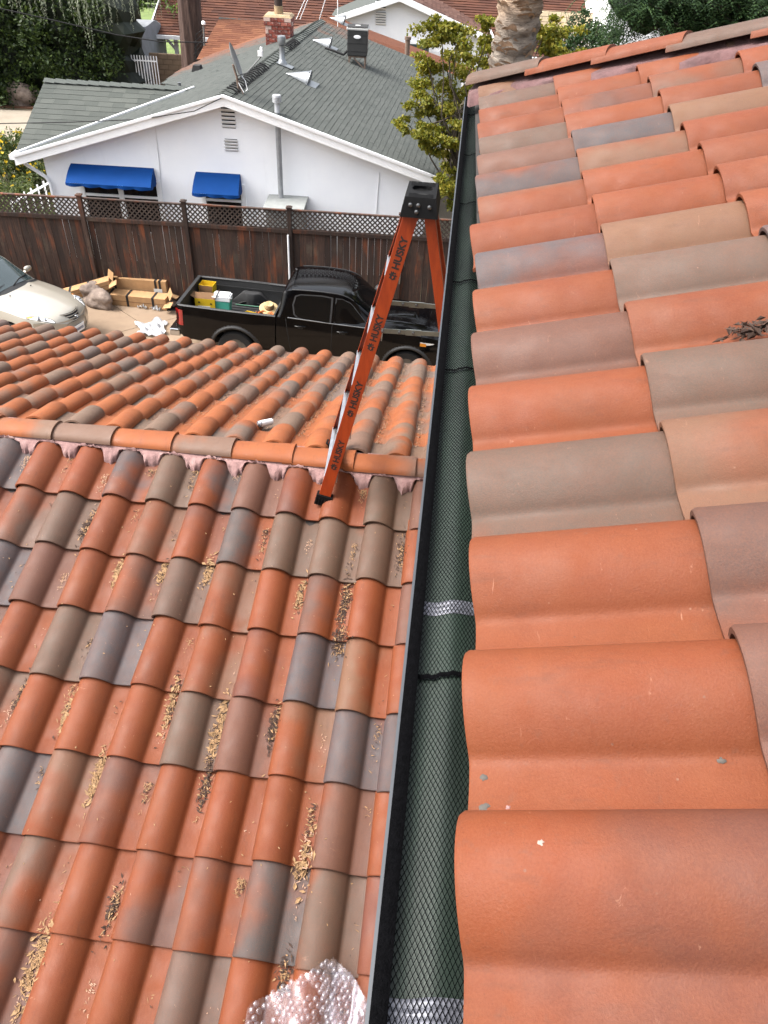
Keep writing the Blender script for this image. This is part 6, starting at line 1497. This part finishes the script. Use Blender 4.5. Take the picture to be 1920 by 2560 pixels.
leaf_mat('leaf_core', [hexc(20, 30, 16), hexc(28, 40, 20)], .0)
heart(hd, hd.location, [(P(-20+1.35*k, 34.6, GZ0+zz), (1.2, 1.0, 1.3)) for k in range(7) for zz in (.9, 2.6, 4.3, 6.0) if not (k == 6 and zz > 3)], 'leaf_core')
# ---- brighter tree behind it
rr = random.Random(5); bt = thing('bright_tree', 'brighter green tree top showing between the dark evergreen and the brown roof', 'tree', P(-13.2, 42, GZ0)); g = G()
for k in range(70): clump_cloud(g, (rr.gauss(0, 1.1), rr.gauss(0, 1), 5.2+rr.gauss(0, 1.0)), rr.uniform(.5, .9), 120, .2, rr)
g.build('crown', 'leaf_bright', bt); g = G(); limb(g, (0, 0, -.1), (.2, 0, 5), .22, .08, rr); g.build('trunk', 'bark_grey', bt, 60)
# ---- cedar: big trunk with drooping sprays at the top of the picture
rr = random.Random(8); cp = at_v(412, 150, 32.5); ct = thing('cedar_tree', 'tall reddish brown conifer trunk with drooping grey-green sprays behind the white house', 'tree', (cp[0], cp[1], GZ0))
g = G(); pts = [(0, 0, -.2), (0, 0, .8), (.0, .02, 3), (-.02, .05, 6), (-.05, 0, 10), (0, 0, 15)]; n = 26; o = 0
pr_ = smooth_interp([-.2, .6, 2, 6, 15], [.62, .47, .41, .38, .28])
def trk(a, b): z = -.2+15*b; ang = 2*math.pi*a; r_ = pr_(z)*(1+.05*math.sin(ang*9+math.sin(z*2))+.03*math.sin(ang*17+z*3)); return (r_*math.cos(ang)+.055*z, r_*math.sin(ang), z)
g.grid(trk, 60, 60); g.build('trunk', 'bark_red', ct, 60)
g = G(); gb = G()
def strand(p, L, rr):
    q = Vector(p)
    for k in range(int(L/.045)):
        q = q+Vector((rr.gauss(0, .012), rr.gauss(0, .012), -.045))
        for _ in range(3): leaf(g, q, rr.uniform(.05, .14)*(1-.5*k*.045/L), rr, 1.2, .3)
loc0 = Vector(ct.location)
for x0, y0, L in ((90, -8, 1.2), (112, -10, 1.1), (150, -14, 1.5), (160, -10, 1.4), (172, -6, 2.6), (182, -6, 2.2), (196, -20, 1.6), (230, -8, 2.0), (237, -10, 1.9), (268, -15, 1.4), (280, -12, 1.5), (300, -20, 1.3), (318, -22, 1.6), (334, -24, 1.7), (352, -20, 1.5), (20, -14, 1.0), (40, -16, 1.2), (62, -8, 1.4), (75, -12, 1.3), (128, -18, 1.3), (210, -18, 1.2), (250, -20, 1.3)):
    p = Vector(at_v(x0, y0, 30+rr.uniform(-.6, .6)))-loc0
    for _ in range(2): strand(p+Vector((rr.gauss(0, .09), rr.gauss(0, .1), .3)), L*rr.uniform(.3, .75)+.3, rr)
    gb.tube([p+Vector((0, 0, .3)), p+Vector((.4, .6, .9))], [.012, .03], 5)
g.build('hanging_sprays', 'leaf_cedar', ct)
limb(gb, (0, 0, 8.4), Vector(at_v(300, -30, 30))-loc0+Vector((0, 0, .8)), .14, .06, rr); limb(gb, Vector(at_v(300, -30, 30))-loc0+Vector((0, 0, .8)), Vector(at_v(20, -30, 30))-loc0+Vector((0, 0, .7)), .06, .03, rr)
b_ = gb.build('branches', 'bark_red', ct, 60); b_.name = 'branch'; b_['kind'] = 'stuff'
# ---- shrubs at the left corner
def shrub(name, label, p, rx, rz_, n, size, mat, seed, flowers=0):
    rr = random.Random(seed); t = thing(name, label, 'shrub', p); g = G(); gf = G(); gs_ = G()
    for k in range(n):
        a = rr.uniform(0, 6.28); q = rx*math.sqrt(rr.random()); z = rz_*rr.random()**.8*(1-.5*(q/rx)**2); clump_cloud(g, (q*math.cos(a), q*math.sin(a), .15+z), rr.uniform(.14, .3), 46, size, rr, .3)
        if rr.random() < flowers: leaf(gf, (q*math.cos(a)*1.08, q*math.sin(a)*1.08-.1, .25+z), .09, rr, 0, .9); leaf(gf, (q*math.cos(a)*1.08, q*math.sin(a)*1.08-.12, .27+z), .08, rr, 0, .9)
    for k in range(14): a = rr.uniform(0, 6.28); gs_.tube([(0, 0, 0), (rx*.5*math.cos(a), rx*.5*math.sin(a), rz_*.6), (rx*.8*math.cos(a), rx*.8*math.sin(a), rz_*1.05)], [.025, .015, .005], 5)
    s = gs_.build('stem', 'bark_grey', t, 60); s['kind'] = 'stuff'; g.build('foliage', mat, t)
    if flowers: f = gf.build('flowers', 'petal_yellow', t); f.name = 'flower'; f['kind'] = 'stuff'
p = at_v(30, 345, 23.0); p[2] = GZ0; shrub('flowering_shrub', 'yellow flowering bush beside the left eave of the white house', p, 1.35, 1.55, 300, .10, 'leaf_shrub', 3, .9)
p = at_v(28, 415, 19.3); p[2] = GZ0; shrub('round_shrub', 'dull green low shrub behind the lattice near the picket gate', p, 1.15, 1.45, 190, .07, 'leaf_shrub', 6)
# ---- olive-yellow tree by the right end of the white house
rr = random.Random(14); ob = at_v(990, 430, 18.0); mt = thing('maple_tree', 'olive yellow leafed tree between the white house roof and the upper gutter', 'tree', (ob[0]+.25, ob[1], GZ0)); g = G(); gb = G(); L0 = Vector(mt.location)
def mp(x, y, v): return Vector(at_v(x, y, v))-L0
tr_ = limb(gb, (0, 0, -.1), mp(985, 250, 18.3), .11, .06, rr, 6, .2); 
clumps = [(955, 80, 46), (915, 105, 34), (990, 90, 40), (1030, 120, 40), (925, 150, 34), (965, 140, 44), (1010, 160, 44), (1045, 180, 34), (915, 195, 40), (950, 210, 46), (990, 215, 46), (1030, 225, 40), (905, 225, 26), (945, 245, 36), (975, 265, 46), (1010, 270, 44), (1040, 260, 30), (885, 272, 22), (910, 285, 26), (940, 290, 32), (965, 305, 30), (1000, 310, 34), (935, 310, 24), (980, 355, 30), (970, 385, 30), (985, 400, 30), (965, 420, 26), (990, 440, 26), (960, 55, 22), (1048, 92, 22), (1060, 60, 22), (1065, 140, 26), (1185, 60, 26), (1195, 85, 34), (1180, 110, 30), (1205, 110, 22), (1172, 80, 22), (1060, 215, 26), (1055, 300, 26), (1035, 320, 28)]
for x, y, r in clumps:
    v = 18.2+rr.uniform(-.8, .9); c = mp(x, y, v); rad = r/.8641/FPX*16.0
    limb(gb, tr_[rr.randint(3, 6)], c, .028, .008, rr, 5, .25)
    for _ in range(7): q = c+Vector((rr.gauss(0, .62), rr.gauss(0, .62), rr.gauss(0, .38)))*rad; clump_cloud(g, q, rad*.55, 120, .07, rr, .15, .5, .3, .8)
g.build('crown', 'leaf_olive', mt); b_ = gb.build('trunk', 'bark_grey', mt, 60)
# ---- ivy and fence bits below it are hidden; feathery green tree at the upper right
rr = random.Random(30); fp = P(9.6, 27, GZ0); ft = thing('pepper_tree', 'feathery dark green tree beyond the tiled hip', 'tree', fp); g = G(); gb = G(); L0 = Vector(fp)
limb(gb, (0, 0, -.1), (.3, 0, 4.2), .22, .14, rr)
for k in range(330):
    x, y = rr.uniform(1335, 1700), rr.uniform(-60, 92); 
    if y > 40+ (x-1340)*.28 and x < 1480: continue
    c = Vector(at_v(x, y, 26+rr.uniform(-1.6, 2.2)))-L0
    if rr.random() < .3: limb(gb, (.3, 0, 4.0+rr.random()), c, .06, .012, rr, 5, .3)
    for _ in range(9):      # pinnate fronds
        d = Vector((rr.gauss(0, 1), rr.gauss(0, 1), rr.gauss(-.3, .5))).normalized(); s0 = c+Vector((rr.gauss(0, .35), rr.gauss(0, .35), rr.gauss(0, .3))); side = d.cross(Vector((0, 0, 1))).normalized()
        for q in range(9):
            b0 = s0+d*.055*q+Vector((0, 0, -.004*q*q))
            for sg in (-1, 1): tdir = (side*sg+d*.4+Vector((0, 0, -.2))).normalized(); wv_ = tdir.cross(Vector((0, 0, 1))).normalized()*.02; o = len(g.v); g.v += [tuple(b0), tuple(b0+tdir*.07+wv_), tuple(b0+tdir*.14), tuple(b0+tdir*.07-wv_)]; g.f.append((o, o+1, o+2, o+3))
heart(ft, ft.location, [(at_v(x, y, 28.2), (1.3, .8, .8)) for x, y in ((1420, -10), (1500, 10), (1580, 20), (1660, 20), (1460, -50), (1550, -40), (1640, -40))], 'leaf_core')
g.build('crown', 'leaf_fern', ft); gb.build('trunk', 'bark_grey', ft, 60)
p = at_v(1262, 92, 30); p[2] = GZ0+1.2; shrub('hedge_shrub', 'clipped green bush in front of the white picket fence', at_v(1262, 150, 30), 1.3, 1.6, 120, .12, 'leaf_fern', 9)
# ---- palm trunk
pb = at_y(1112, 120, 11.6); pt_ = thing('palm_tree', 'stout grey palm trunk with old leaf bases just beyond the house corner', 'palm tree', (pb[0], pb[1], GZ0)); rr = random.Random(2)
def palm_mat():
    m = Mat('palm_bark'); co = m.coord(); n = m.noise(m.scalev(co, 2, 2, 7), 3.2, 8, .7, .8); sep = m.n('SeparateXYZ'); m.l(co, sep.inputs[0]); up_k = m.mapr(m.math('ADD', sep.outputs[2], m.mapr(m.noise(co, 2, 3), 0, 1, -.4, .4)), CZ-GZ0-1.7, CZ-GZ0-1.1)
    lo = m.ramp(n, [(.3, hexc(70, 62, 56)), (.5, hexc(128, 118, 108)), (.7, hexc(160, 150, 138))]); hi_ = m.ramp(n, [(.3, hexc(96, 74, 58)), (.5, hexc(178, 150, 124)), (.7, hexc(206, 184, 158))])
    m.set(col=m.mix(up_k, lo, hi_), rough=.95); m.bump(n, 1., .05); MATS['palm_bark'] = m.m
palm_mat(); plain('leaf_base', hexc(176, 148, 122), .95, var=.35, scale=14)
g = G(); HP = 15.
def pk(a, b): z = HP*b; ang = 2*math.pi*a; r_ = (.30-.03*b*2+.02*math.sin(z*31+math.sin(ang*3)*1.2)+.012*math.sin(ang*7+z*11))*(1 if z > .5 else 1.25); return (r_*math.cos(ang)+.045*(z-7), r_*math.sin(ang), z)
g.grid(pk, 40, 330); g.build('trunk', 'palm_bark', pt_, 70)
g = G()
for k in range(900):
    z = rr.uniform(CZ-2.4, CZ+2.5) if rr.random() < .9 else rr.uniform(2, HP); ang = rr.uniform(0, 6.28); q = pk(ang/6.283, z/HP); c = Vector((math.cos(ang), math.sin(ang), 0)); sd = Vector((-math.sin(ang), math.cos(ang), 0)); q = Vector(q)
    hh_ = rr.uniform(.02, .07); ww = rr.uniform(.04, .12); ou = rr.uniform(.005, .035)*(1.6 if z > CZ-1.4 else .7); g.add([q-sd*ww-c*.02, q+sd*ww-c*.02, q+sd*ww*.7+c*ou+Vector((0, 0, hh_)), q+sd*.1*ww+c*ou*1.5+Vector((0, 0, hh_*1.3)), q-sd*ww*.7+c*ou+Vector((0, 0, hh_*.8)), q-c*.03+Vector((0, 0, hh_*.2))], [(0, 1, 2, 3, 4), (5, 4, 3), (5, 3, 2)])
lb_ = g.build('leaf_base', 'leaf_base', pt_); lb_['kind'] = 'stuff'
for k in range(18):
    a = k*2.4; d = Vector((math.cos(a), math.sin(a), 0)); g = G(); pts = [Vector((.36, 0, HP))+d*r_+Vector((0, 0, 1.2*r_-.32*r_*r_)) for r_ in np.linspace(0, 3.6, 12)]; g.tube(pts, [.03-.002*i for i in range(12)], 5); sd = d.cross(Vector((0, 0, 1)))
    for i in range(1, 12):
        for s in (-1, 1): b0 = pts[i]; e = b0+sd*s*.7+d*.3-Vector((0, 0, .25)); wv_ = d*.03; g.add([b0-wv_, b0+wv_, e], [(0, 1, 2)])
    g.build('frond', 'leaf_fern', pt_)

# ------------------------------------------------------------------ far buildings and yards
plain('block_tan', hexc(176, 150, 122), .9, var=.12, scale=5, bump=.3, bscale=60); plain('block_cream', hexc(222, 204, 170), .9, var=.1, scale=5); plain('block_joint', hexc(146, 124, 100), .95); plain('tarp', hexc(150, 154, 160), .6, var=.2, scale=2.5, bump=.5, bscale=5)
def block_wall(name, label, u0, u1, v, z0, z1, bl, bh, mat, skew=0.):
    t = thing(name, label, 'wall', P(u0, v, z0)); L_ = Vector(t.location)
    g = G(); c = P((u0+u1)/2, v+.1, (z0+z1)/2); g.box(Vector(c)-L_, (u1-u0, .13, z1-z0), Rz); g.build('joint_core', 'block_joint', t)
    me = G().box((0, 0, 0), (bl-.02, .16, bh-.02)).mesh('block', mat, None, .008); r_ = 0; z = z0
    while z+bh <= z1+.01:
        x = u0-(bl/2 if r_ % 2 else 0)
        while x < u1:
            a, b = max(x, u0), min(x+bl, u1)
            if b-a > .06:
                o = link('block', me, t); o.location = Vector(P((a+b)/2, v+.1, z+bh/2))-L_; o.rotation_euler = (0, 0, rz); o.scale.x = (b-a-.02)/(bl-.02)
            x += bl
        z += bh; r_ += 1
    return t
zw = at_v(360, 117, 37)[2]; u0, u1 = at_v(332, 150, 37)@UU, at_v(440, 150, 37)@UU
block_wall('block_wall', 'tan concrete block garden wall beside the conifer trunk', u0-.6, u1, 37, GZ0, zw, .42, .2, 'block_tan')
# covered vehicle and white fence in front of it
ua, ub = at_v(300, 120, 36)@UU, at_v(331, 120, 36)@UU; ztp = at_v(315, 68, 36)[2]
cvv = thing('covered_vehicle', 'tall vehicle under a grey tarpaulin beside the dark evergreen', 'covered vehicle', P(ub-1.75, 36.5, GZ0))
g = G()
def tarp(a, b):
    ang = math.pi*a; x = -math.cos(ang); hgt_ = ztp-GZ0; k = abs(x)**5; w_ = 1.2; z = hgt_*(1-.25*k) if 0 < a < 1 else 0
    ax = x*w_*(1 if a not in (0, 1) else 1.06); z = hgt_*min(1, (math.sin(ang)*3.2)**.55) if 0 < a < 1 else 0; return (ax+.05*math.sin(b*9+z*3), (b-.3)*4.2, z+.05*math.sin(b*14+ax*3)*(z > .3)-.5*max(0, b-.8)*z*.6)
g.grid(tarp, 32, 30); g.grid(lambda a, b: (-1.2+2.4*a, -.3*4.2+.02+.05*math.sin(a*12)*b, (ztp-GZ0)*b*min(1, (math.sin(math.pi*(.02+.96*a))*3.2)**.55)), 20, 12, True); g.build('cover', 'tarp', cvv, 60)
for y_ in (0.2, 1.6): g = G(); g.lathe([(.33, -.1), (.33, .1)], 20, (-1.05, y_, .33), Matrix.Rotation(math.pi/2, 3, 'Y')); g.build('wheel', 'rubber', cvv, 40)
def picket(label, pts, z0, z1, n, grp):
    t = thing('metal_fence', label, 'fence', (pts[0][0], pts[0][1], z0)); a, b = Vector((*pts[0][:2], 0)), Vector((*pts[1][:2], 0)); L_ = Vector(t.location); L_.z = 0
    for k in range(n): q = a.lerp(b, k/(n-1))-L_; g = G(); g.box((q.x, q.y, (z1-z0)/2), (.03, .03, z1-z0)); g.build('picket', 'white_metal', t)
    for zz in (.15, z1-z0-.18): g = G(); g.bar(a-L_+Vector((0, 0, zz)), b-L_+Vector((0, 0, zz)), .03, .045); g.build('rail', 'white_metal', t)
pa, pb2 = at_v(288, 150, 34.2), at_v(341, 150, 34.2); picket('white metal picket fence in front of the tarpaulin', (pa, pb2), GZ0, at_v(310, 120, 34.2)[2], 10, None)
# far brown-red house with open porch
fh = thing('brown_roof_house', 'house with dark red-brown shingle roof and white gutter behind the conifer', 'house', P(-6, 42, GZ0)); LF = Vector(fh.location)
e0 = at_v(322, 73, 38.5); ez = e0[2]; eu0 = e0@UU; eu1 = eu0+24; EV = 38.5
def fq(u, v, z): return Vector(P(u, v, z))-LF
g = G(); g.add([fq(eu0, EV, ez-.03), fq(eu1, EV, ez-.03), fq(eu1, EV+7, ez+2.9), fq(eu0, EV+7, ez+2.9)], [(0, 1, 2, 3)]); rf = g.build('roof', 'grey_cap', fh)
shingles([fq(eu0, EV, ez), fq(eu1, EV, ez), fq(eu1, EV+7, ez+2.9), fq(eu0, EV+7, ez+2.9)], UU, (VV*7+np.array([0, 0, 2.9])), .2, .5, 'shingles', 'shingle_red', rf, False, .03)
g = G(); g.bar(fq(eu0, EV-.05, ez-.08), fq(eu1, EV-.05, ez-.08), .12, .14); g.build('gutter', 'white_metal', fh); g = G(); g.bar(fq(eu0-.02, EV, ez-.03), fq(eu0-.02, EV+7, ez+2.87), .05, .2); g.build('rake_board', 'white_trim', fh)
wu = at_v(412, 100, 39.6)@UU
g = G(); a_, b_ = fq(wu, 39.6, 0), fq(eu1, 39.6, 0); g.prism([fq(wu, 39.6, GZ0), fq(eu1, 39.6, GZ0), fq(eu1, 39.6, ez), fq(wu, 39.6, ez)][::-1], (0, 0, 0), VV*.2); g.build('wall', 'white_stucco', fh)
g = G(); c = fq(at_v(430, 100, 39.5)@UU, 39.55, (at_v(430, 102, 39.5)[2])); g.box(c, (1.1, .08, 1.2), Rz); wn = g.build('window', 'white_trim', fh)
for dx in (-.26, .26): g = G(); g.box(c+Vector(UU)*dx-Vector(VV)*.045, (.46, .02, 1.08), Rz); g.build('pane', 'dark_glass', wn)
for dx in (-.26, .26): g = G(); g.box(c+Vector(UU)*dx-Vector(VV)*.06, (.03, .02, 1.08), Rz); g.build('muntin', 'white_trim', wn)
pp = at_v(380, 90, 39.2); g = G(); g.box(fq(pp@UU, 39.2, (GZ0+ez)/2), (.16, .16, ez-GZ0), Rz); g.bar(fq(pp@UU, 39.2, ez-.7), fq(pp@UU-.6, 39.2, ez-.05), .1, .1); g.build('porch_post', 'white_trim', fh)
# parked car far beyond the lawn, glimpsed under the porch
pc = at_v(352, 78, 60); pcar = thing('distant_car', 'dark car parked beyond the lawn, seen under the porch roof', 'car', (pc[0], pc[1], GZ0+.03), rz)
g = G(); g.prism([(-2.2, -.8, .3), (2.2, -.8, .3), (2.25, -.8, .75), (1.3, -.8, .9), (.8, -.8, 1.4), (-1.1, -.8, 1.42), (-1.8, -.8, .95), (-2.2, -.8, .9)][::-1], (0, 0, 0), (0, 1.6, 0)); g.build('body', 'black_paint', pcar, None, .06); g = G(); g.prism([(1.15, -.81, .95), (.72, -.81, 1.33), (-1.0, -.81, 1.35), (-1.5, -.81, .97)], (0, 0, 0), (0, 1.62, 0)); g.build('window', 'car_glass', pcar)
for x_ in (-1.35, 1.35):
    for s in (-1, 1): wheel(pcar, x_, s*.72, .32, .2, s)
# second white house (gable towards the camera)
WH = 38.0; pk_ = at_v(864, -12, WH); gl = at_v(712, 30, WH); gr_ = at_v(1062, 80, WH); wh2 = thing('gabled_white_house', 'white house with brown shingle roof and gable vents behind the grey roof', 'house', P(1, WH+3, GZ0)); LW = Vector(wh2.location)
pku, pkz = pk_@UU, pk_[2]; slp = .33; lu, lz = gl@UU, pkz-slp*(pku-gl@UU); ru2, rz2 = gr_@UU, pkz-slp*(gr_@UU-pku)
def wq(u, v, z): return Vector(P(u, v, z))-LW
g = G(); g.prism([wq(lu+.1, WH+.4, GZ0), wq(ru2-.4, WH+.4, GZ0), wq(ru2-.4, WH+.4, rz2), wq(pku, WH+.4, pkz-.1), wq(lu+.1, WH+.4, lz-.08)][::-1], (0, 0, 0), VV*.2)
g.prism([wq(ru2-.6, WH+.5, GZ0), wq(ru2-.4, WH+.5, GZ0), wq(ru2-.4, WH+.5, rz2), wq(ru2-.6, WH+.5, rz2)][::-1], (0, 0, 0), VV*12); wl2 = g.build('wall', 'white_stucco', wh2)
g = G(); g.add([wq(pku, WH, pkz-.03), wq(ru2, WH, rz2-.03), wq(ru2, WH+14, rz2-.03), wq(pku, WH+14, pkz-.03), wq(lu, WH, lz-.03), wq(lu, WH+14, lz-.03)], [(0, 1, 2, 3), (4, 0, 3, 5)]); rf2 = g.build('roof', 'grey_cap', wh2)
shingles([wq(pku, WH, pkz), wq(ru2, WH, rz2), wq(ru2, WH+14, rz2), wq(pku, WH+14, pkz)], VV, wq(pku, WH, pkz)-wq(ru2, WH, rz2), .2, .5, 'shingles', 'shingle_brown', rf2, False, .03)
for a, b in ((wq(lu, WH, lz), wq(pku, WH, pkz)), (wq(pku, WH, pkz), wq(ru2, WH, rz2))): g = G(); g.prism([a, b, b-Vector((0, 0, .24)), a-Vector((0, 0, .24))], -Vector(VV)*.05, (0, 0, 0)); g.build('rake_board', 'white_trim', rf2)
g = G(); g.bar(wq(ru2+.06, WH-.05, rz2-.08), wq(ru2+.06, WH+14, rz2-.08), .12, .16); g.build('eave_gutter', 'white_metal', rf2)
for x_, ya, yb_, n in ((823, -4, 22, 4), (823, 27, 54, 5)):
    a, b = at_v(x_, ya, WH+.35), at_v(x_, yb_, WH+.35); hh_ = (a[2]-b[2])/n
    g = G(); g.box(wq(a@UU, WH+.38, (a[2]+b[2])/2), (.42, .03, a[2]-b[2]), Rz); vt = g.build('gable_vent', 'dark_gap', wh2)
    for k in range(n): g = G(); g.box(wq(a@UU, WH+.34, b[2]+hh_*(k+.5)), (.46, .015, hh_*.85), Rz @ Matrix.Rotation(.7, 3, 'X')); g.build('slat', 'white_trim', vt)
a = at_v(904, 113, WH+.35); g = G(); g.box(wq(a@UU, WH+.34, a[2]), (1.05, .1, .75), Rz); wn = g.build('window', 'white_trim', wh2); g = G(); g.box(wq(a@UU, WH+.29, a[2]), (.9, .03, .62), Rz); g.build('pane', 'pale_glass', wn)
# flue pipe behind the air conditioner (rusty vent) and white pipe on needle roof
p = at_v(880, 104, 31.3); g = G(); g.lathe([(.09, -.3), (.09, .25), (.115, .26), (.115, .36)], 12, Vector(p)); g.build('vent_pipe', 'rusty_steel', roof_n, 40)
# right-hand yard: cream block wall, white picket, white building corner, covered tub
u0, u1 = at_v(1150, 40, 40)@UU, at_v(1288, 40, 40)@UU; zt3 = at_v(1230, 26, 40)[2]
block_wall('garden_wall', 'cream concrete block wall beyond the palm trunk', u0-1.5, u1+.4, 40, GZ0, zt3, .55, .2, 'block_cream')
bt_ = thing('white_building', 'white stucco building rising behind the cream block wall', 'building', P(u0+1, 46, GZ0)); g = G(); g.box((0, 0, 3), (12, 4, 6), Rz); g.build('wall', 'white_stucco', bt_); g = G(); g.tube([(1.2, -2.05, 0), (1.2, -2.05, 5)], .06, 8); g.build('drain_pipe', 'galvanised', bt_, 60); g = G(); g.box((0, 0, 6.05), (12.5, 4.5, .12), Rz); g.build('roof', 'grey_cap', bt_)
cb = thing('corner_house', 'white sided house corner with brown roof beside the feathery tree', 'house', P(at_v(1302, 40, 37)@UU+3.4, 40, GZ0)); g = G(); zc_ = at_v(1300, -30, 37)[2]
g.box((0, 0, (zc_-GZ0)/2), (6.4, 6, zc_-GZ0), Rz); g.build('wall', 'white_stucco', cb); g = G(); g.bar((-3.3, -3.2, zc_-GZ0+.3), (3.3, -3.2, zc_-GZ0+1.2), .1, .25); g.build('rake_board', 'white_trim', cb)
g = G(); g.add([Vector((-3.5, -3.3, zc_-GZ0+.2)), Vector((3.5, -3.3, zc_-GZ0+1.5)), Vector((3.5, 3.3, zc_-GZ0+1.5)), Vector((-3.5, 3.3, zc_-GZ0+.2))], [(0, 1, 2, 3)]); g.build('roof', 'shingle_brown', cb)
pa, pb2 = at_v(1206, 80, 36), at_v(1296, 90, 36); picket('white metal picket fence in front of the cream block wall', (pa, pb2), GZ0, at_v(1250, 64, 36)[2], 24, None)
tb = thing('covered_tub', 'white covered spa tub between the picket fence and the cream wall', 'tub', P(at_v(1245, 66, 38)@UU, 38, GZ0)); g = G(); g.box((0, 0, .45), (2, 1.6, .9), Rz); g.build('tub_shell', 'white_stucco', tb, None, .08); g = G(); g.box((0, 0, .95), (2.1, 1.7, .12), Rz); g.build('tub_cover', 'white_metal', tb, None, .04)
# utility mast and wires
mp_ = at_v(441, 118, 29.5); ms_ = thing('service_mast', 'grey service mast with wires rising from the needle covered roof', 'mast', mp_); g = G(); hh_ = at_v(449, 55, 29.5)[2]-mp_[2]; g.tube([(0, 0, -.4), (.08, 0, hh_)], .035, 8); g.build('mast_pipe', 'galvanised', ms_, 60); g = G(); g.lathe([(.03, 0), (.07, .03), (.06, .1), (.01, .13)], 12, (.08, 0, hh_)); g.build('weather_head', 'white_metal', ms_, 40)
g = G()
for k in range(5): g.tube([(.08, 0, hh_-.1-.12*k), (-.25-.05*k, .1, hh_-.3-.2*k), (-.3, .05, hh_-1.0-.1*k), (-.15, 0, -.1)], .012, 5)
w_ = g.build('wire', 'dark_gap', ms_, 60); w_['kind'] = 'stuff'
def cable(pts, label, r):
    g = G(); P3 = [Vector(p) for p in pts]; out = []
    for i in range(len(P3)-1):
        for k in range(8): t = k/8; q = P3[i].lerp(P3[i+1], t); out.append(q)
    out.append(P3[-1]); g.tube(out, r, 5); tag(g.build('overhead_cable', 'dark_gap', None, 60), label, 'cable')
cable([at_v(-60, 5, 26), at_v(120, 45, 27), at_v(250, 75, 28), at_v(345, 90, 28.6), at_v(449, 92, 29.4)], 'thin dark cable crossing in front of the evergreen to the service mast', .018)
cable([at_v(-60, 268, 19.0), at_v(150, 264, 18.6), at_v(300, 258, 18.3), at_v(420, 240, 18.0), at_v(478, 212, 18.0)], 'thin black cable running past the left roof to the gable peak', .011)
for x0, y0, x1, y1, v_ in ((695, 0, 690, 35, 33), (712, -5, 698, 40, 33), (744, -5, 730, 30, 33)): pass
an = at_v(730, 60, 30.2); ant = thing('antenna_rod', 'thin antenna rods standing on the far ridge beside the white gable', 'antenna', an); g = G(); g.tube([(0, 0, -.3), (-.02, 0, 1.5)], .014, 6); g.build('rod', 'white_metal', ant, 60)
for x0, x1 in ((640, 662), (648, 668), (690, 705)):
    a, b = at_v(x0, 42, 31.5), at_v(x1, -8, 31.5); g = G(); g.tube([Vector(a)-Vector(an), Vector(b)-Vector(an)], .014, 6); g.build('rod', 'white_metal', ant, 60)
# ------------------------------------------------------------------ real-world albedo: the photograph is exposed for the shaded white wall
KEEP = {'white_stucco': 1., 'white_trim': 1., 'white_metal': .95, 'label_white': .8, 'cooler_white': .8, 'can_white': .8, 'can_grey': .8, 'clear_plastic': .5, 'white_film': .42, 'lamp_lens': .75, 'chrome': .8, 'aluminium': .75, 'galvanised': .55, 'steel_band': .75, 'rivet': .75, 'alloy': .7,
        'block_cream': .85, 'terracotta': .475, 'teal_plastic': .6, 'yellow_card': .7, 'champagne_paint': .66, 'windscreen_glass': .6, 'tan_concrete': .46, 'leaf_olive': .72, 'leaf_bright': .75, 'leaf_shrub': .72, 'leaf_fern': .75, 'leaf_cedar': .75, 'leaf_dark': .8, 'petal_yellow': .8, 'old_concrete': .5, 'cardboard': .62, 'brick': .95, 'brick_mortar': .9, 'bright_pipe': .55, 'mortar': .74, 'fence_wood': .68, 'lattice_wood': .66, 'shingle_red': .7, 'cap_mortar': .66, 'blue_canvas': .62, 'lawn': .62, 'palm_bark': .75}
for m_ in bpy.data.materials:
    k = KEEP.get(m_.name, .57)
    if k == 1. or not m_.use_nodes: continue
    t = m_.node_tree
    for nd in [n for n in t.nodes if n.type in ('BSDF_PRINCIPLED', 'BSDF_TRANSLUCENT', 'BSDF_DIFFUSE')]:
        s = nd.inputs['Base Color'] if nd.type == 'BSDF_PRINCIPLED' else nd.inputs['Color']
        if s.is_linked:
            src = s.links[0].from_socket; x = t.nodes.new('ShaderNodeMix'); x.data_type = 'RGBA'; x.blend_type = 'MULTIPLY'; x.inputs[0].default_value = 1
            t.links.new(src, x.inputs[6]); x.inputs[7].default_value = (k, k, k, 1); t.links.new(x.outputs[2], s)
        else: c = s.default_value; s.default_value = (c[0]*k, c[1]*k, c[2]*k, 1)
